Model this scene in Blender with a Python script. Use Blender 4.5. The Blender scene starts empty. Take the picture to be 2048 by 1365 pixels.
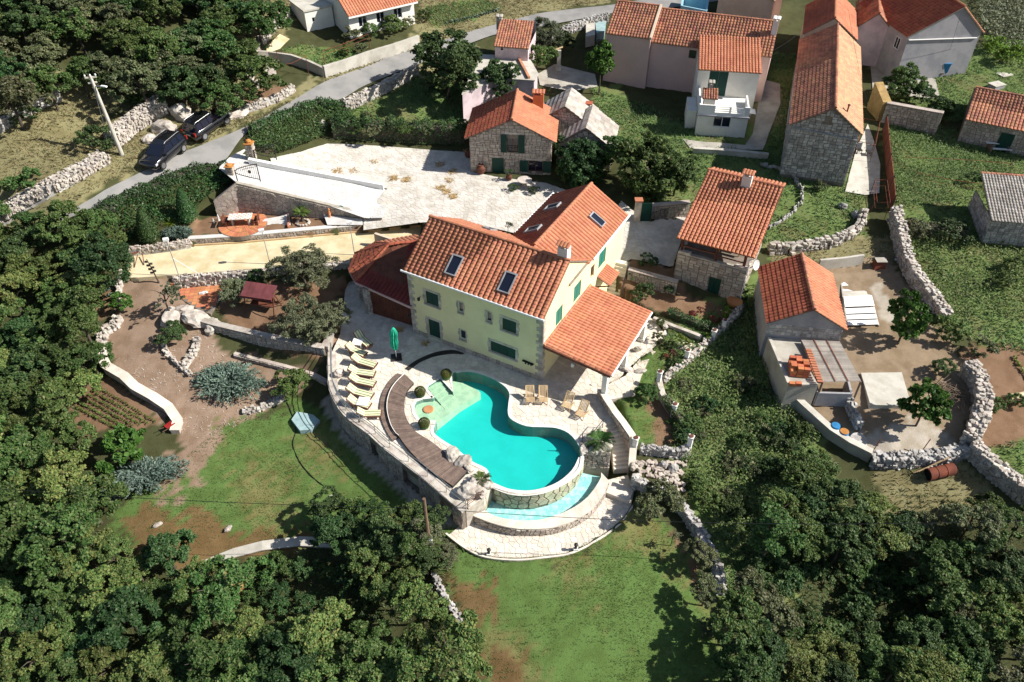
import bpy,math,random
import numpy as np
from mathutils import Vector,Matrix
from mathutils.geometry import tessellate_polygon
SC=bpy.context.scene
COL=SC.collection
CAM_H,PITCH,FOC=41.0,math.radians(41.8),1580.0
cam_d=bpy.data.cameras.new('camera');cam=bpy.data.objects.new('camera',cam_d);COL.objects.link(cam)
cam.location=(0,0,CAM_H);cam.rotation_euler=(math.pi/2-PITCH,0,0)
cam_d.sensor_width=36;cam_d.lens=36*FOC/2048;cam_d.clip_start=0.5;cam_d.clip_end=3000
SC.camera=cam
TOSUN=Vector((0.765,-0.055,0.642)).normalized()
SUN_EL=math.asin(TOSUN.z)
world=bpy.data.worlds.new('World');SC.world=world;world.use_nodes=True
wn=world.node_tree.nodes;wl=world.node_tree.links
sky=wn.new('ShaderNodeTexSky');sky.sky_type='NISHITA';sky.sun_disc=False
sky.sun_elevation=SUN_EL;sky.sun_rotation=math.atan2(TOSUN.x,TOSUN.y)
wl.new(sky.outputs[0],wn['Background'].inputs[0]);wn['Background'].inputs[1].default_value=0.068
sun_d=bpy.data.lights.new('sun','SUN');sun_d.energy=5.0;sun_d.angle=math.radians(0.53);sun_d.color=(1.0,0.955,0.89)
sun=bpy.data.objects.new('sun',sun_d);COL.objects.link(sun)
sun.rotation_euler=TOSUN.to_track_quat('Z','Y').to_euler();sun.location=(60,0,80)
SC.view_settings.view_transform='Standard';SC.view_settings.look='None'
SC.view_settings.exposure=0.66;SC.view_settings.gamma=1.0;SC.view_settings.use_curve_mapping=False
SC.cycles.max_bounces=6;SC.cycles.transparent_max_bounces=8
CP,SP=math.cos(PITCH),math.sin(PITCH)
def ray(u,v):
 a=(u-1024)/FOC;b=-(v-682.5)/FOC
 return Vector((a,CP+b*SP,-SP+b*CP))
def at(u,v,z=0.0):
 d=ray(u,v);t=(z-CAM_H)/d.z
 return Vector((d.x*t,d.y*t,z))
def onplane(u,v,p0,n):
 d=ray(u,v);c=Vector((0,0,CAM_H));t=(Vector(p0)-c).dot(n)/d.dot(n)
 return c+d*t
def pix(p):
 q=Vector(p)-Vector((0,0,CAM_H));w=q.y*CP-q.z*SP
 return 1024+FOC*q.x/w,682.5-FOC*(q.y*SP+q.z*CP)/w
def camdist(p):return(Vector(p)-Vector((0,0,CAM_H))).length
rng=np.random.default_rng(7);RND=random.Random(11)
def link(o,parent=None):
 COL.objects.link(o)
 if parent is not None:o.parent=parent
 return o
def tag(o,label=None,cat=None,group=None,kind=None):
 if label:o['label']=label
 if cat:o['category']=cat
 if group:o['group']=group
 if kind:o['kind']=kind
 return o
def empty(name,loc,label=None,cat=None,group=None,rz=0):
 o=bpy.data.objects.new(name,None);o.location=loc;o.rotation_euler=(0,0,rz);o.empty_display_size=.3
 link(o);return tag(o,label,cat,group)
def wmat(o):
 m=Matrix.LocRotScale(o.location,o.rotation_euler,o.scale)
 return m if o.parent is None else wmat(o.parent)@o.matrix_parent_inverse@m
def W2L(parent):
 return Matrix.Identity(4)if parent is None else wmat(parent).inverted()
def obj(name,me,parent=None,loc=None,world=False):
 o=bpy.data.objects.new(name,me)
 if loc is not None:o.location=loc
 link(o,parent)
 if world and parent is not None:o.matrix_parent_inverse=W2L(parent)
 return o
def copy_tree(o,parent=None):
 c=o.copy();COL.objects.link(c);c.parent=parent
 for ch in list(o.children):
  k=copy_tree(ch,c);k.matrix_parent_inverse=ch.matrix_parent_inverse
 return c
def np_mesh(name,V,F,mats,smooth=False,mi=None):
 me=bpy.data.meshes.new(name)
 V=np.asarray(V,dtype=np.float32).reshape(-1,3);F=np.asarray(F,dtype=np.int32);k=F.shape[1]
 me.vertices.add(len(V));me.vertices.foreach_set('co',V.ravel())
 me.loops.add(F.size);me.loops.foreach_set('vertex_index',F.ravel())
 me.polygons.add(len(F));me.polygons.foreach_set('loop_start',np.arange(0,F.size,k,dtype=np.int32))
 try:me.polygons.foreach_set('loop_total',np.full(len(F),k,dtype=np.int32))
 except Exception:pass
 for m in(mats if isinstance(mats,(list,tuple))else[mats]):me.materials.append(m)
 if mi is not None:me.polygons.foreach_set('material_index',np.asarray(mi,dtype=np.int32))
 if smooth:me.polygons.foreach_set('use_smooth',np.ones(len(F),dtype=bool))
 me.update(calc_edges=True);me.validate()
 return me
class MB:
 """collects simple shapes; build() links them as one mesh object"""
 def __init__(s):s.v=[];s.f=[];s.m=[]
 def add(s,V,F,mi=0):
  b=len(s.v);s.v+=[tuple(p)for p in V];s.f+=[tuple(i+b for i in f)for f in F];s.m+=[mi]*len(F);return s
 def hexa(s,P,mi=0):
  return s.add(P,[(3,2,1,0),(4,5,6,7),(0,1,5,4),(1,2,6,5),(2,3,7,6),(3,0,4,7)],mi)
 def box(s,c,sx,sy,sz,rz=0,mi=0,ux=None):
  c=Vector(c)
  x=Vector((math.cos(rz),math.sin(rz),0))if ux is None else Vector(ux).normalized()
  y=Vector((-x.y,x.x,0)).normalized();z=Vector((0,0,1))
  P=[]
  for k in(-.5,.5):
   for a,b in((-.5,-.5),(.5,-.5),(.5,.5),(-.5,.5)):P.append(c+x*a*sx+y*b*sy+z*k*sz)
  return s.hexa(P,mi)
 def bar(s,a,b,w,h=None,mi=0,up=Vector((0,0,1))):
  a=Vector(a);b=Vector(b);h=h or w;d=(b-a)
  if d.length<1e-6:return s
  d.normalize();x=d.cross(up)
  if x.length<1e-3:x=d.cross(Vector((1,0,0)))
  x.normalize();y=x.cross(d)
  P=[p+x*i*w/2+y*j*h/2 for p in(a,b)for i,j in((-1,-1),(1,-1),(1,1),(-1,1))]
  return s.hexa(P,mi)
 def tube(s,pts,r,n=6,mi=0,r2=None,cap=True):
  pts=[Vector(p)for p in pts];k=len(pts);V=[];F=[]
  for i,p in enumerate(pts):
   d=(pts[min(i+1,k-1)]-pts[max(i-1,0)])
   if d.length<1e-9:d=Vector((0,0,1))
   d.normalize();x=d.cross(Vector((0,0,1)))
   if x.length<.05:x=d.cross(Vector((0,1,0)))
   x.normalize();y=x.cross(d);rr=r if r2 is None else r+(r2-r)*i/max(k-1,1)
   V+=[p+x*rr*math.cos(2*math.pi*j/n)+y*rr*math.sin(2*math.pi*j/n)for j in range(n)]
  for i in range(k-1):
   for j in range(n):F.append((i*n+j,i*n+(j+1)%n,(i+1)*n+(j+1)%n,(i+1)*n+j))
  if cap:F.append(tuple(range(n))[::-1]);F.append(tuple((k-1)*n+j for j in range(n)))
  return s.add(V,F,mi)
 def lathe(s,c,prof,n=16,mi=0):
  c=Vector(c);V=[];F=[]
  for r,z in prof:V+=[c+Vector((r*math.cos(2*math.pi*j/n),r*math.sin(2*math.pi*j/n),z))for j in range(n)]
  for i in range(len(prof)-1):
   for j in range(n):F.append((i*n+j,i*n+(j+1)%n,(i+1)*n+(j+1)%n,(i+1)*n+j))
  F.append(tuple(range(n))[::-1]);F.append(tuple((len(prof)-1)*n+j for j in range(n)))
  return s.add(V,F,mi)
 def prism(s,poly,z0,z1,mi=0,holes=(),cap0=False):
  """poly: 2-D or 3-D points (z1 None = use the points' own z)"""
  loops=[poly]+list(holes);flat=[];top=[];bot=[]
  for L in loops:
   for p in L:flat.append(p)
  top=[Vector((p[0],p[1],p[2]if z1 is None else z1))for p in flat]
  bot=[Vector((p[0],p[1],z0))for p in flat];n=len(flat)
  tris=tessellate_polygon([[Vector((p[0],p[1],0))for p in L]for L in loops])
  F=[]
  for t in tris:
   a,b,c=[top[i]for i in t]
   F.append(tuple(t)if(b-a).cross(c-a).z>0 else tuple(t)[::-1])
  if cap0:F+=[tuple(i+n for i in f[::-1])for f in F]
  k=0
  for li,L in enumerate(loops):
   m=len(L);ar=sum(L[i][0]*L[(i+1)%m][1]-L[(i+1)%m][0]*L[i][1]for i in range(m))
   flip=(ar<0)!=(li>0)
   for i in range(m):
    a,b=k+i,k+(i+1)%m;f=(a+n,b+n,b,a);F.append(f[::-1]if flip else f)
   k+=m
  return s.add(top+bot,F,mi)
 def mesh(s,name,mats):
  me=bpy.data.meshes.new(name);me.from_pydata([tuple(p)for p in s.v],[],s.f)
  for m in(mats if isinstance(mats,(list,tuple))else[mats]):me.materials.append(m)
  me.polygons.foreach_set('material_index',s.m);me.update();return me
 def build(s,name,mats,parent=None,world=True,smooth=False,**kw):
  me=s.mesh(name,mats)
  if smooth:me.polygons.foreach_set('use_smooth',[True]*len(me.polygons))
  o=obj(name,me,parent,world=world);return tag(o,**kw)
def _n(t,ty,**kw):
 n=t.nodes.new(ty)
 for k,v in kw.items():setattr(n,k,v)
 return n
def mat(name,col,col2=None,rough=.85,scale=1.5,var=.25,rnd=0.0,fine=12.0,finev=.2,bump=.0,bscale=25,spec=.25,metal=0,thr=(.42,.62),hue=0.0,vcol=False,coat=0):
 m=bpy.data.materials.new(name);m.use_nodes=True;t=m.node_tree;L=t.links;b=t.nodes['Principled BSDF']
 b.inputs['Roughness'].default_value=rough;b.inputs['Metallic'].default_value=metal
 b.inputs['Specular IOR Level'].default_value=spec
 if coat:b.inputs['Coat Weight'].default_value=coat;b.inputs['Coat Roughness'].default_value=.05
 g=_n(t,'ShaderNodeNewGeometry')
 n1=_n(t,'ShaderNodeTexNoise');n1.inputs['Scale'].default_value=scale;n1.inputs['Detail'].default_value=5;n1.inputs['Roughness'].default_value=.6
 L.new(g.outputs['Position'],n1.inputs['Vector'])
 n2=_n(t,'ShaderNodeTexNoise');n2.inputs['Scale'].default_value=fine;n2.inputs['Detail'].default_value=4;n2.inputs['Roughness'].default_value=.65
 L.new(g.outputs['Position'],n2.inputs['Vector'])
 mx=_n(t,'ShaderNodeMix',data_type='RGBA')
 r=_n(t,'ShaderNodeMapRange');r.inputs[1].default_value,r.inputs[2].default_value=thr
 L.new(n1.outputs['Fac'],r.inputs[0]);L.new(r.outputs[0],mx.inputs['Factor'])
 c2=col2 or tuple(c*(1-var)for c in col)
 if vcol:
  a=_n(t,'ShaderNodeVertexColor',layer_name='cover');L.new(a.outputs['Color'],mx.inputs['A'])
  mm=_n(t,'ShaderNodeMix',data_type='RGBA',blend_type='MULTIPLY');mm.inputs['Factor'].default_value=1
  L.new(a.outputs['Color'],mm.inputs['A']);mm.inputs['B'].default_value=(*c2,1);L.new(mm.outputs['Result'],mx.inputs['B'])
 else:
  mx.inputs['A'].default_value=(*col,1);mx.inputs['B'].default_value=(*c2,1)
 hs=_n(t,'ShaderNodeHueSaturation')
 L.new(mx.outputs['Result'],hs.inputs['Color'])
 v1=_n(t,'ShaderNodeMath',operation='MULTIPLY_ADD');v1.inputs[1].default_value=finev*3;v1.inputs[2].default_value=1-finev*1.5
 L.new(n2.outputs['Fac'],v1.inputs[0]);last=v1
 if rnd or hue:
  oi=_n(t,'ShaderNodeObjectInfo');ad=_n(t,'ShaderNodeMath',operation='ADD');fr=_n(t,'ShaderNodeMath',operation='FRACT')
  L.new(g.outputs['Random Per Island'],ad.inputs[0]);L.new(oi.outputs['Random'],ad.inputs[1]);L.new(ad.outputs[0],fr.inputs[0])
  v2=_n(t,'ShaderNodeMath',operation='MULTIPLY_ADD');v2.inputs[1].default_value=rnd*2;L.new(fr.outputs[0],v2.inputs[0])
  sb=_n(t,'ShaderNodeMath',operation='SUBTRACT');L.new(v1.outputs[0],sb.inputs[0]);sb.inputs[1].default_value=rnd
  L.new(sb.outputs[0],v2.inputs[2]);last=v2
  if hue:
   h=_n(t,'ShaderNodeMath',operation='MULTIPLY_ADD');h.inputs[1].default_value=hue*2;h.inputs[2].default_value=.5-hue
   f2=_n(t,'ShaderNodeMath',operation='MULTIPLY');f2.inputs[1].default_value=7.13;f3=_n(t,'ShaderNodeMath',operation='FRACT')
   L.new(fr.outputs[0],f2.inputs[0]);L.new(f2.outputs[0],f3.inputs[0]);L.new(f3.outputs[0],h.inputs[0]);L.new(h.outputs[0],hs.inputs['Hue'])
 L.new(last.outputs[0],hs.inputs['Value']);L.new(hs.outputs['Color'],b.inputs['Base Color'])
 if bump:
  n3=_n(t,'ShaderNodeTexNoise');n3.inputs['Scale'].default_value=bscale;n3.inputs['Detail'].default_value=4
  L.new(g.outputs['Position'],n3.inputs['Vector'])
  bp=_n(t,'ShaderNodeBump');bp.inputs['Strength'].default_value=bump;bp.inputs['Distance'].default_value=.03
  L.new(n3.outputs['Fac'],bp.inputs['Height']);L.new(bp.outputs[0],b.inputs['Normal'])
 return m
def leafmat(name,cols,hue=.025,val=.42,transl=.3,rough=.6):
 m=bpy.data.materials.new(name);m.use_nodes=True;t=m.node_tree;L=t.links;b=t.nodes['Principled BSDF'];out=t.nodes['Material Output']
 g=_n(t,'ShaderNodeNewGeometry');oi=_n(t,'ShaderNodeObjectInfo');cr=_n(t,'ShaderNodeValToRGB')
 e=cr.color_ramp.elements
 while len(e)<len(cols):e.new(.5)
 for i,c in enumerate(cols):e[i].position=i/(len(cols)-1)if len(cols)>1 else 0;e[i].color=(*c,1)
 L.new(g.outputs['Random Per Island'],cr.inputs[0])
 hs=_n(t,'ShaderNodeHueSaturation');L.new(cr.outputs[0],hs.inputs['Color'])
 h=_n(t,'ShaderNodeMath',operation='MULTIPLY_ADD');h.inputs[1].default_value=hue*2;h.inputs[2].default_value=.5-hue;L.new(oi.outputs['Random'],h.inputs[0]);L.new(h.outputs[0],hs.inputs['Hue'])
 f=_n(t,'ShaderNodeMath',operation='MULTIPLY');f.inputs[1].default_value=5.37;L.new(oi.outputs['Random'],f.inputs[0]);f2=_n(t,'ShaderNodeMath',operation='FRACT');L.new(f.outputs[0],f2.inputs[0])
 n1=_n(t,'ShaderNodeTexNoise');n1.inputs['Scale'].default_value=.55;n1.inputs['Detail'].default_value=3;L.new(g.outputs['Position'],n1.inputs['Vector'])
 va=_n(t,'ShaderNodeMath',operation='MULTIPLY_ADD');va.inputs[1].default_value=val;va.inputs[2].default_value=1-val;L.new(f2.outputs[0],va.inputs[0])
 vb=_n(t,'ShaderNodeMath',operation='MULTIPLY_ADD');vb.inputs[1].default_value=.9;L.new(n1.outputs['Fac'],vb.inputs[0]);sb=_n(t,'ShaderNodeMath',operation='SUBTRACT');sb.inputs[1].default_value=.42
 L.new(va.outputs[0],sb.inputs[0]);L.new(sb.outputs[0],vb.inputs[2]);L.new(vb.outputs[0],hs.inputs['Value'])
 b.inputs['Roughness'].default_value=rough;b.inputs['Specular IOR Level'].default_value=.28
 L.new(hs.outputs[0],b.inputs['Base Color'])
 tr=_n(t,'ShaderNodeBsdfTranslucent');mx=_n(t,'ShaderNodeMixShader');mx.inputs[0].default_value=transl
 L.new(hs.outputs[0],tr.inputs[0]);L.new(b.outputs[0],mx.inputs[1]);L.new(tr.outputs[0],mx.inputs[2]);L.new(mx.outputs[0],out.inputs[0])
 return m
def watermat(name,tint,bump=.05,scale=6):
 m=bpy.data.materials.new(name);m.use_nodes=True;t=m.node_tree;L=t.links;t.nodes.remove(t.nodes['Principled BSDF']);out=t.nodes['Material Output']
 tp=_n(t,'ShaderNodeBsdfTransparent');tp.inputs[0].default_value=(*tint,1);gl=_n(t,'ShaderNodeBsdfGlossy');gl.inputs['Roughness'].default_value=.03
 mx=_n(t,'ShaderNodeMixShader');dt=_n(t,'ShaderNodeVectorMath',operation='DOT_PRODUCT');ab=_n(t,'ShaderNodeMath',operation='ABSOLUTE');om=_n(t,'ShaderNodeMath',operation='SUBTRACT');om.inputs[0].default_value=1;pw=_n(t,'ShaderNodeMath',operation='POWER');pw.inputs[1].default_value=5;fr=_n(t,'ShaderNodeMath',operation='MULTIPLY_ADD');fr.inputs[1].default_value=.98;fr.inputs[2].default_value=.02
 g=_n(t,'ShaderNodeNewGeometry');n=_n(t,'ShaderNodeTexNoise');n.inputs['Scale'].default_value=scale;n.inputs['Detail'].default_value=3;L.new(g.outputs['Position'],n.inputs['Vector'])
 bp=_n(t,'ShaderNodeBump');bp.inputs['Strength'].default_value=bump;bp.inputs['Distance'].default_value=.05
 L.new(n.outputs['Fac'],bp.inputs['Height']);L.new(bp.outputs[0],gl.inputs['Normal']);L.new(bp.outputs[0],dt.inputs[0]);L.new(g.outputs['Incoming'],dt.inputs[1]);L.new(dt.outputs['Value'],ab.inputs[0]);L.new(ab.outputs[0],om.inputs[1]);L.new(om.outputs[0],pw.inputs[0]);L.new(pw.outputs[0],fr.inputs[0])
 L.new(fr.outputs[0],mx.inputs[0]);L.new(tp.outputs[0],mx.inputs[1]);L.new(gl.outputs[0],mx.inputs[2]);L.new(mx.outputs[0],out.inputs[0]);return m
M={}
M['ground']=mat('ground',(.1,.1,.1),(.80,.77,.72),vcol=True,scale=.9,fine=20,finev=.32,rough=.95,spec=.1,bump=.7,bscale=14)
M['asphalt']=mat('asphalt',(.27,.26,.245),(.21,.205,.195),scale=.5,fine=40,finev=.12,rough=.9)
M['paving']=mat('paving',(.70,.64,.545),(.60,.535,.44),scale=1.2,fine=18,finev=.12,rnd=.10,hue=.012,bump=.15,bscale=20)
M['paving_court']=mat('paving_court',(.60,.56,.50),(.50,.46,.395),scale=1.0,fine=16,finev=.14,rnd=.09,hue=.01,bump=.2)
M['paving_white']=mat('paving_white',(.60,.585,.555),(.52,.50,.47),scale=.8,fine=18,finev=.1,rnd=.07,hue=.008,bump=.15)
M['joint']=mat('joint',(.60,.535,.44),(.34,.27,.17),scale=.5,fine=6,finev=.25,thr=(.5,.7))
M['coping']=mat('coping',(.72,.70,.64),rnd=.04,finev=.06,var=.1)
M['plaster_yellow']=mat('plaster_yellow',(.80,.725,.43),(.74,.665,.39),scale=.6,fine=9,finev=.06,rough=.95)
M['plaster_white']=mat('plaster_white',(.78,.76,.70),(.70,.67,.60),scale=.7,fine=8,finev=.06,rough=.95)
M['plaster_cream']=mat('plaster_cream',(.62,.50,.38),(.54,.43,.32),scale=.7,fine=8,finev=.08,rough=.95)
M['plaster_pink']=mat('plaster_pink',(.62,.43,.385),(.56,.385,.345),scale=.6,fine=8,finev=.06,rough=.95)
M['plaster_grey']=mat('plaster_grey',(.36,.35,.36),(.28,.28,.30),scale=.8,fine=8,finev=.12,rough=.95)
M['plaster_lilac']=mat('plaster_lilac',(.62,.50,.52),scale=.8,finev=.08)
M['concrete']=mat('concrete',(.44,.41,.35),(.33,.30,.25),scale=.7,fine=14,finev=.18,bump=.2)
M['concrete_pale']=mat('concrete_pale',(.54,.51,.44),(.42,.39,.33),scale=.8,fine=14,finev=.14,bump=.15)
M['stone']=mat('stone',(.47,.41,.35),(.37,.31,.26),scale=1.6,fine=16,finev=.2,rnd=.22,hue=.02,bump=.5,bscale=18)
M['stone_pale']=mat('stone_pale',(.52,.47,.41),(.36,.31,.26),scale=1.6,fine=16,finev=.2,rnd=.2,hue=.015,bump=.5,bscale=18)
M['stone_grey']=mat('stone_grey',(.46,.44,.41),(.28,.26,.24),scale=1.8,fine=14,finev=.25,rnd=.28,hue=.012,bump=.7,bscale=12)
M['stone_green']=mat('stone_green',(.48,.47,.33),(.36,.36,.24),scale=1.2,fine=14,finev=.18,rnd=.2,hue=.03,bump=.3)
M['mortar']=mat('mortar',(.22,.185,.15),(.16,.13,.105),scale=2,finev=.2)
M['mortar_dark']=mat('mortar_dark',(.10,.085,.065),(.06,.05,.04),scale=2,finev=.3)
M['tile']=mat('tile',(.47,.19,.105),(.40,.15,.08),scale=.8,fine=10,finev=.12,rnd=.065,hue=.005,rough=.75)
M['tile_red']=mat('tile_red',(.37,.11,.058),(.29,.08,.044),scale=.8,fine=10,finev=.15,rnd=.12,hue=.006,rough=.75)  # also the darker copy of tile for slopes turned from the sun
M['tile_old']=mat('tile_old',(.44,.19,.11),(.31,.14,.09),scale=.7,fine=9,finev=.25,rnd=.22,hue=.012,rough=.85)
M['tile_sunlit']=mat('tile_sunlit',(.52,.30,.17),(.44,.26,.16),scale=.7,fine=9,finev=.2,rnd=.14,hue=.008,rough=.85)  # paler tile for sun-facing slopes; sunlight put into the colour
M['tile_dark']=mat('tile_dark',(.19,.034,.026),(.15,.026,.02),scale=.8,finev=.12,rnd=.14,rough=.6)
M['slate']=mat('slate',(.43,.39,.34),(.33,.29,.25),scale=1.3,fine=14,finev=.2,rnd=.2,hue=.01,bump=.3)
M['white']=mat('white',(.80,.79,.76),var=.05,finev=.04,rough=.6)
M['green']=mat('green',(.009,.05,.038),var=.1,finev=.08,rough=.5,rnd=.08)
M['green_lit']=mat('green_lit',(.03,.17,.125),var=.1,finev=.08,rough=.5)  # shutter green as sunlight shows it; light put into the colour
M['dark']=mat('dark',(.012,.012,.014),var=.1,finev=.05,rough=.5)
M['glass']=mat('glass',(.012,.016,.03),var=.05,finev=.02,rough=.06,spec=.6)
M['lead']=mat('lead',(.32,.32,.33),finev=.05,rough=.45)
M['iron']=mat('iron',(.035,.032,.03),finev=.1,rough=.55)
M['rust']=mat('rust',(.22,.065,.035),(.14,.045,.03),finev=.3,rough=.85)
M['steel']=mat('steel',(.55,.55,.54),finev=.05,rough=.3,metal=.8)
M['wood']=mat('wood',(.20,.145,.115),(.15,.105,.085),scale=2.5,fine=25,finev=.25,rnd=.18,hue=.008,rough=.8)
M['wood_red']=mat('wood_red',(.15,.055,.032),(.10,.035,.022),finev=.2,rnd=.1,rough=.7)
M['wood_pale']=mat('wood_pale',(.55,.40,.22),(.48,.33,.18),finev=.15,rnd=.1,rough=.7)
M['pole_wood']=mat('pole_wood',(.20,.13,.085),(.14,.09,.06),fine=20,finev=.25)
M['cush']=mat('cush',(.68,.65,.42),finev=.06,var=.08,rough=.95)
M['cush_green']=mat('cush_green',(.10,.22,.10),finev=.06,var=.08,rough=.95)
M['umbrella']=mat('umbrella',(.03,.42,.27),(.02,.34,.22),finev=.1,rough=.85)
M['pool']=mat('pool',(.012,.51,.455),(.010,.475,.42),scale=.8,fine=24,finev=.07,rough=.5)
M['pool_shelf']=mat('pool_shelf',(.44,.60,.40),(.34,.50,.33),scale=2,fine=14,finev=.12,rough=.6)
M['pool_low']=mat('pool_low',(.26,.60,.57),(.52,.72,.68),scale=3.5,fine=9,finev=.3,rough=.5)
M['water']=watermat('water',(.93,.985,.985))
M['brick']=mat('brick',(.50,.165,.075),(.44,.14,.06),finev=.15,rnd=.15,hue=.01)
M['terracotta']=mat('terracotta',(.52,.21,.10),(.46,.17,.08),finev=.12,rnd=.16,hue=.012)
M['sand']=mat('sand',(.64,.55,.36),(.50,.41,.23),scale=.6,fine=22,finev=.12,rough=.95)
M['carpaint']=mat('carpaint',(.008,.008,.010),finev=.01,var=.05,rough=.18,spec=.6,coat=.8)
M['tyre']=mat('tyre',(.018,.018,.018),rough=.9)
M['rim']=mat('rim',(.42,.42,.43),rough=.3,metal=.7)
M['red']=mat('red',(.32,.025,.02),rough=.3,finev=.05)
M['maroon']=mat('maroon',(.17,.05,.052),finev=.12,rnd=.1)
M['lens']=mat('lens',(.6,.6,.6),rough=.15,spec=.6)
M['blue']=mat('blue',(.04,.22,.45),(.03,.17,.36),finev=.12,rough=.5)
M['bluewall']=mat('bluewall',(.30,.52,.62),finev=.06,var=.1)
M['cyan']=mat('cyan',(.33,.46,.46),finev=.1)
M['orange']=mat('orange',(.5,.22,.06),finev=.15)
M['hay']=mat('hay',(.48,.33,.13),(.36,.23,.09),fine=25,finev=.35,rnd=.25)
M['bark']=mat('bark',(.10,.08,.06),(.06,.05,.04),fine=15,finev=.3)
M['stick']=mat('stick',(.20,.15,.11),finev=.3,rnd=.3)
M['checker']=mat('checker',(.74,.72,.66),finev=.05)
G1,G2,G3=(.048,.105,.024),(.095,.175,.042),(.17,.25,.075)
M['leaf']=leafmat('leaf',[G1,(.072,.14,.034),G2,(.13,.20,.056),(.19,.21,.085)])
M['leaf_yellow']=leafmat('leaf_yellow',[(.08,.14,.03),G2,G3,(.21,.26,.075),(.26,.25,.08)])
M['leaf_dark']=leafmat('leaf_dark',[(.026,.068,.02),(.05,.11,.032),(.085,.155,.048),(.13,.175,.07)])
M['leaf_bright']=leafmat('leaf_bright',[(.05,.11,.016),(.09,.17,.028),(.14,.22,.045)])
M['leaf_olive']=leafmat('leaf_olive',[(.09,.11,.055),(.16,.175,.09),(.26,.27,.155)],transl=.2)
M['leaf_dusty']=leafmat('leaf_dusty',[(.075,.11,.04),(.13,.165,.068),(.19,.215,.10),(.25,.225,.125)],transl=.25)
M['leaf_juniper']=leafmat('leaf_juniper',[(.08,.13,.095),(.14,.20,.15),(.21,.28,.22)],transl=.1)
M['leaf_ivy']=leafmat('leaf_ivy',[(.025,.065,.018),(.045,.10,.028),(.085,.145,.045)],transl=.2,rough=.45)
M['leaf_lime']=leafmat('leaf_lime',[(.10,.18,.018),(.16,.25,.025),(.22,.29,.04)])
M['leaf_red']=leafmat('leaf_red',[(.24,.035,.035),(.38,.07,.07),(.12,.10,.035)])
M['box']=leafmat('box',[(.06,.08,.016),(.10,.12,.024),(.14,.15,.034)])
M['palm']=leafmat('palm',[(.03,.08,.016),(.07,.14,.024),(.13,.20,.04)],transl=.2)
M['grass']=leafmat('grass',[(.075,.135,.032),(.09,.155,.04),(.12,.175,.05),(.16,.17,.065)],transl=.35,rough=.8,val=0)
M['weed']=leafmat('weed',[(.09,.16,.045),(.13,.21,.06),(.18,.245,.085),(.22,.22,.11)],transl=.35,rough=.7,val=0)
M['drygrass']=leafmat('drygrass',[(.13,.14,.055),(.22,.19,.09),(.30,.25,.14),(.11,.135,.045)],transl=.35,rough=.8,val=0)
M['under']=leafmat('under',[(.03,.07,.02),(.06,.115,.03),(.11,.15,.05),(.15,.13,.06)],val=0)
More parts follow.
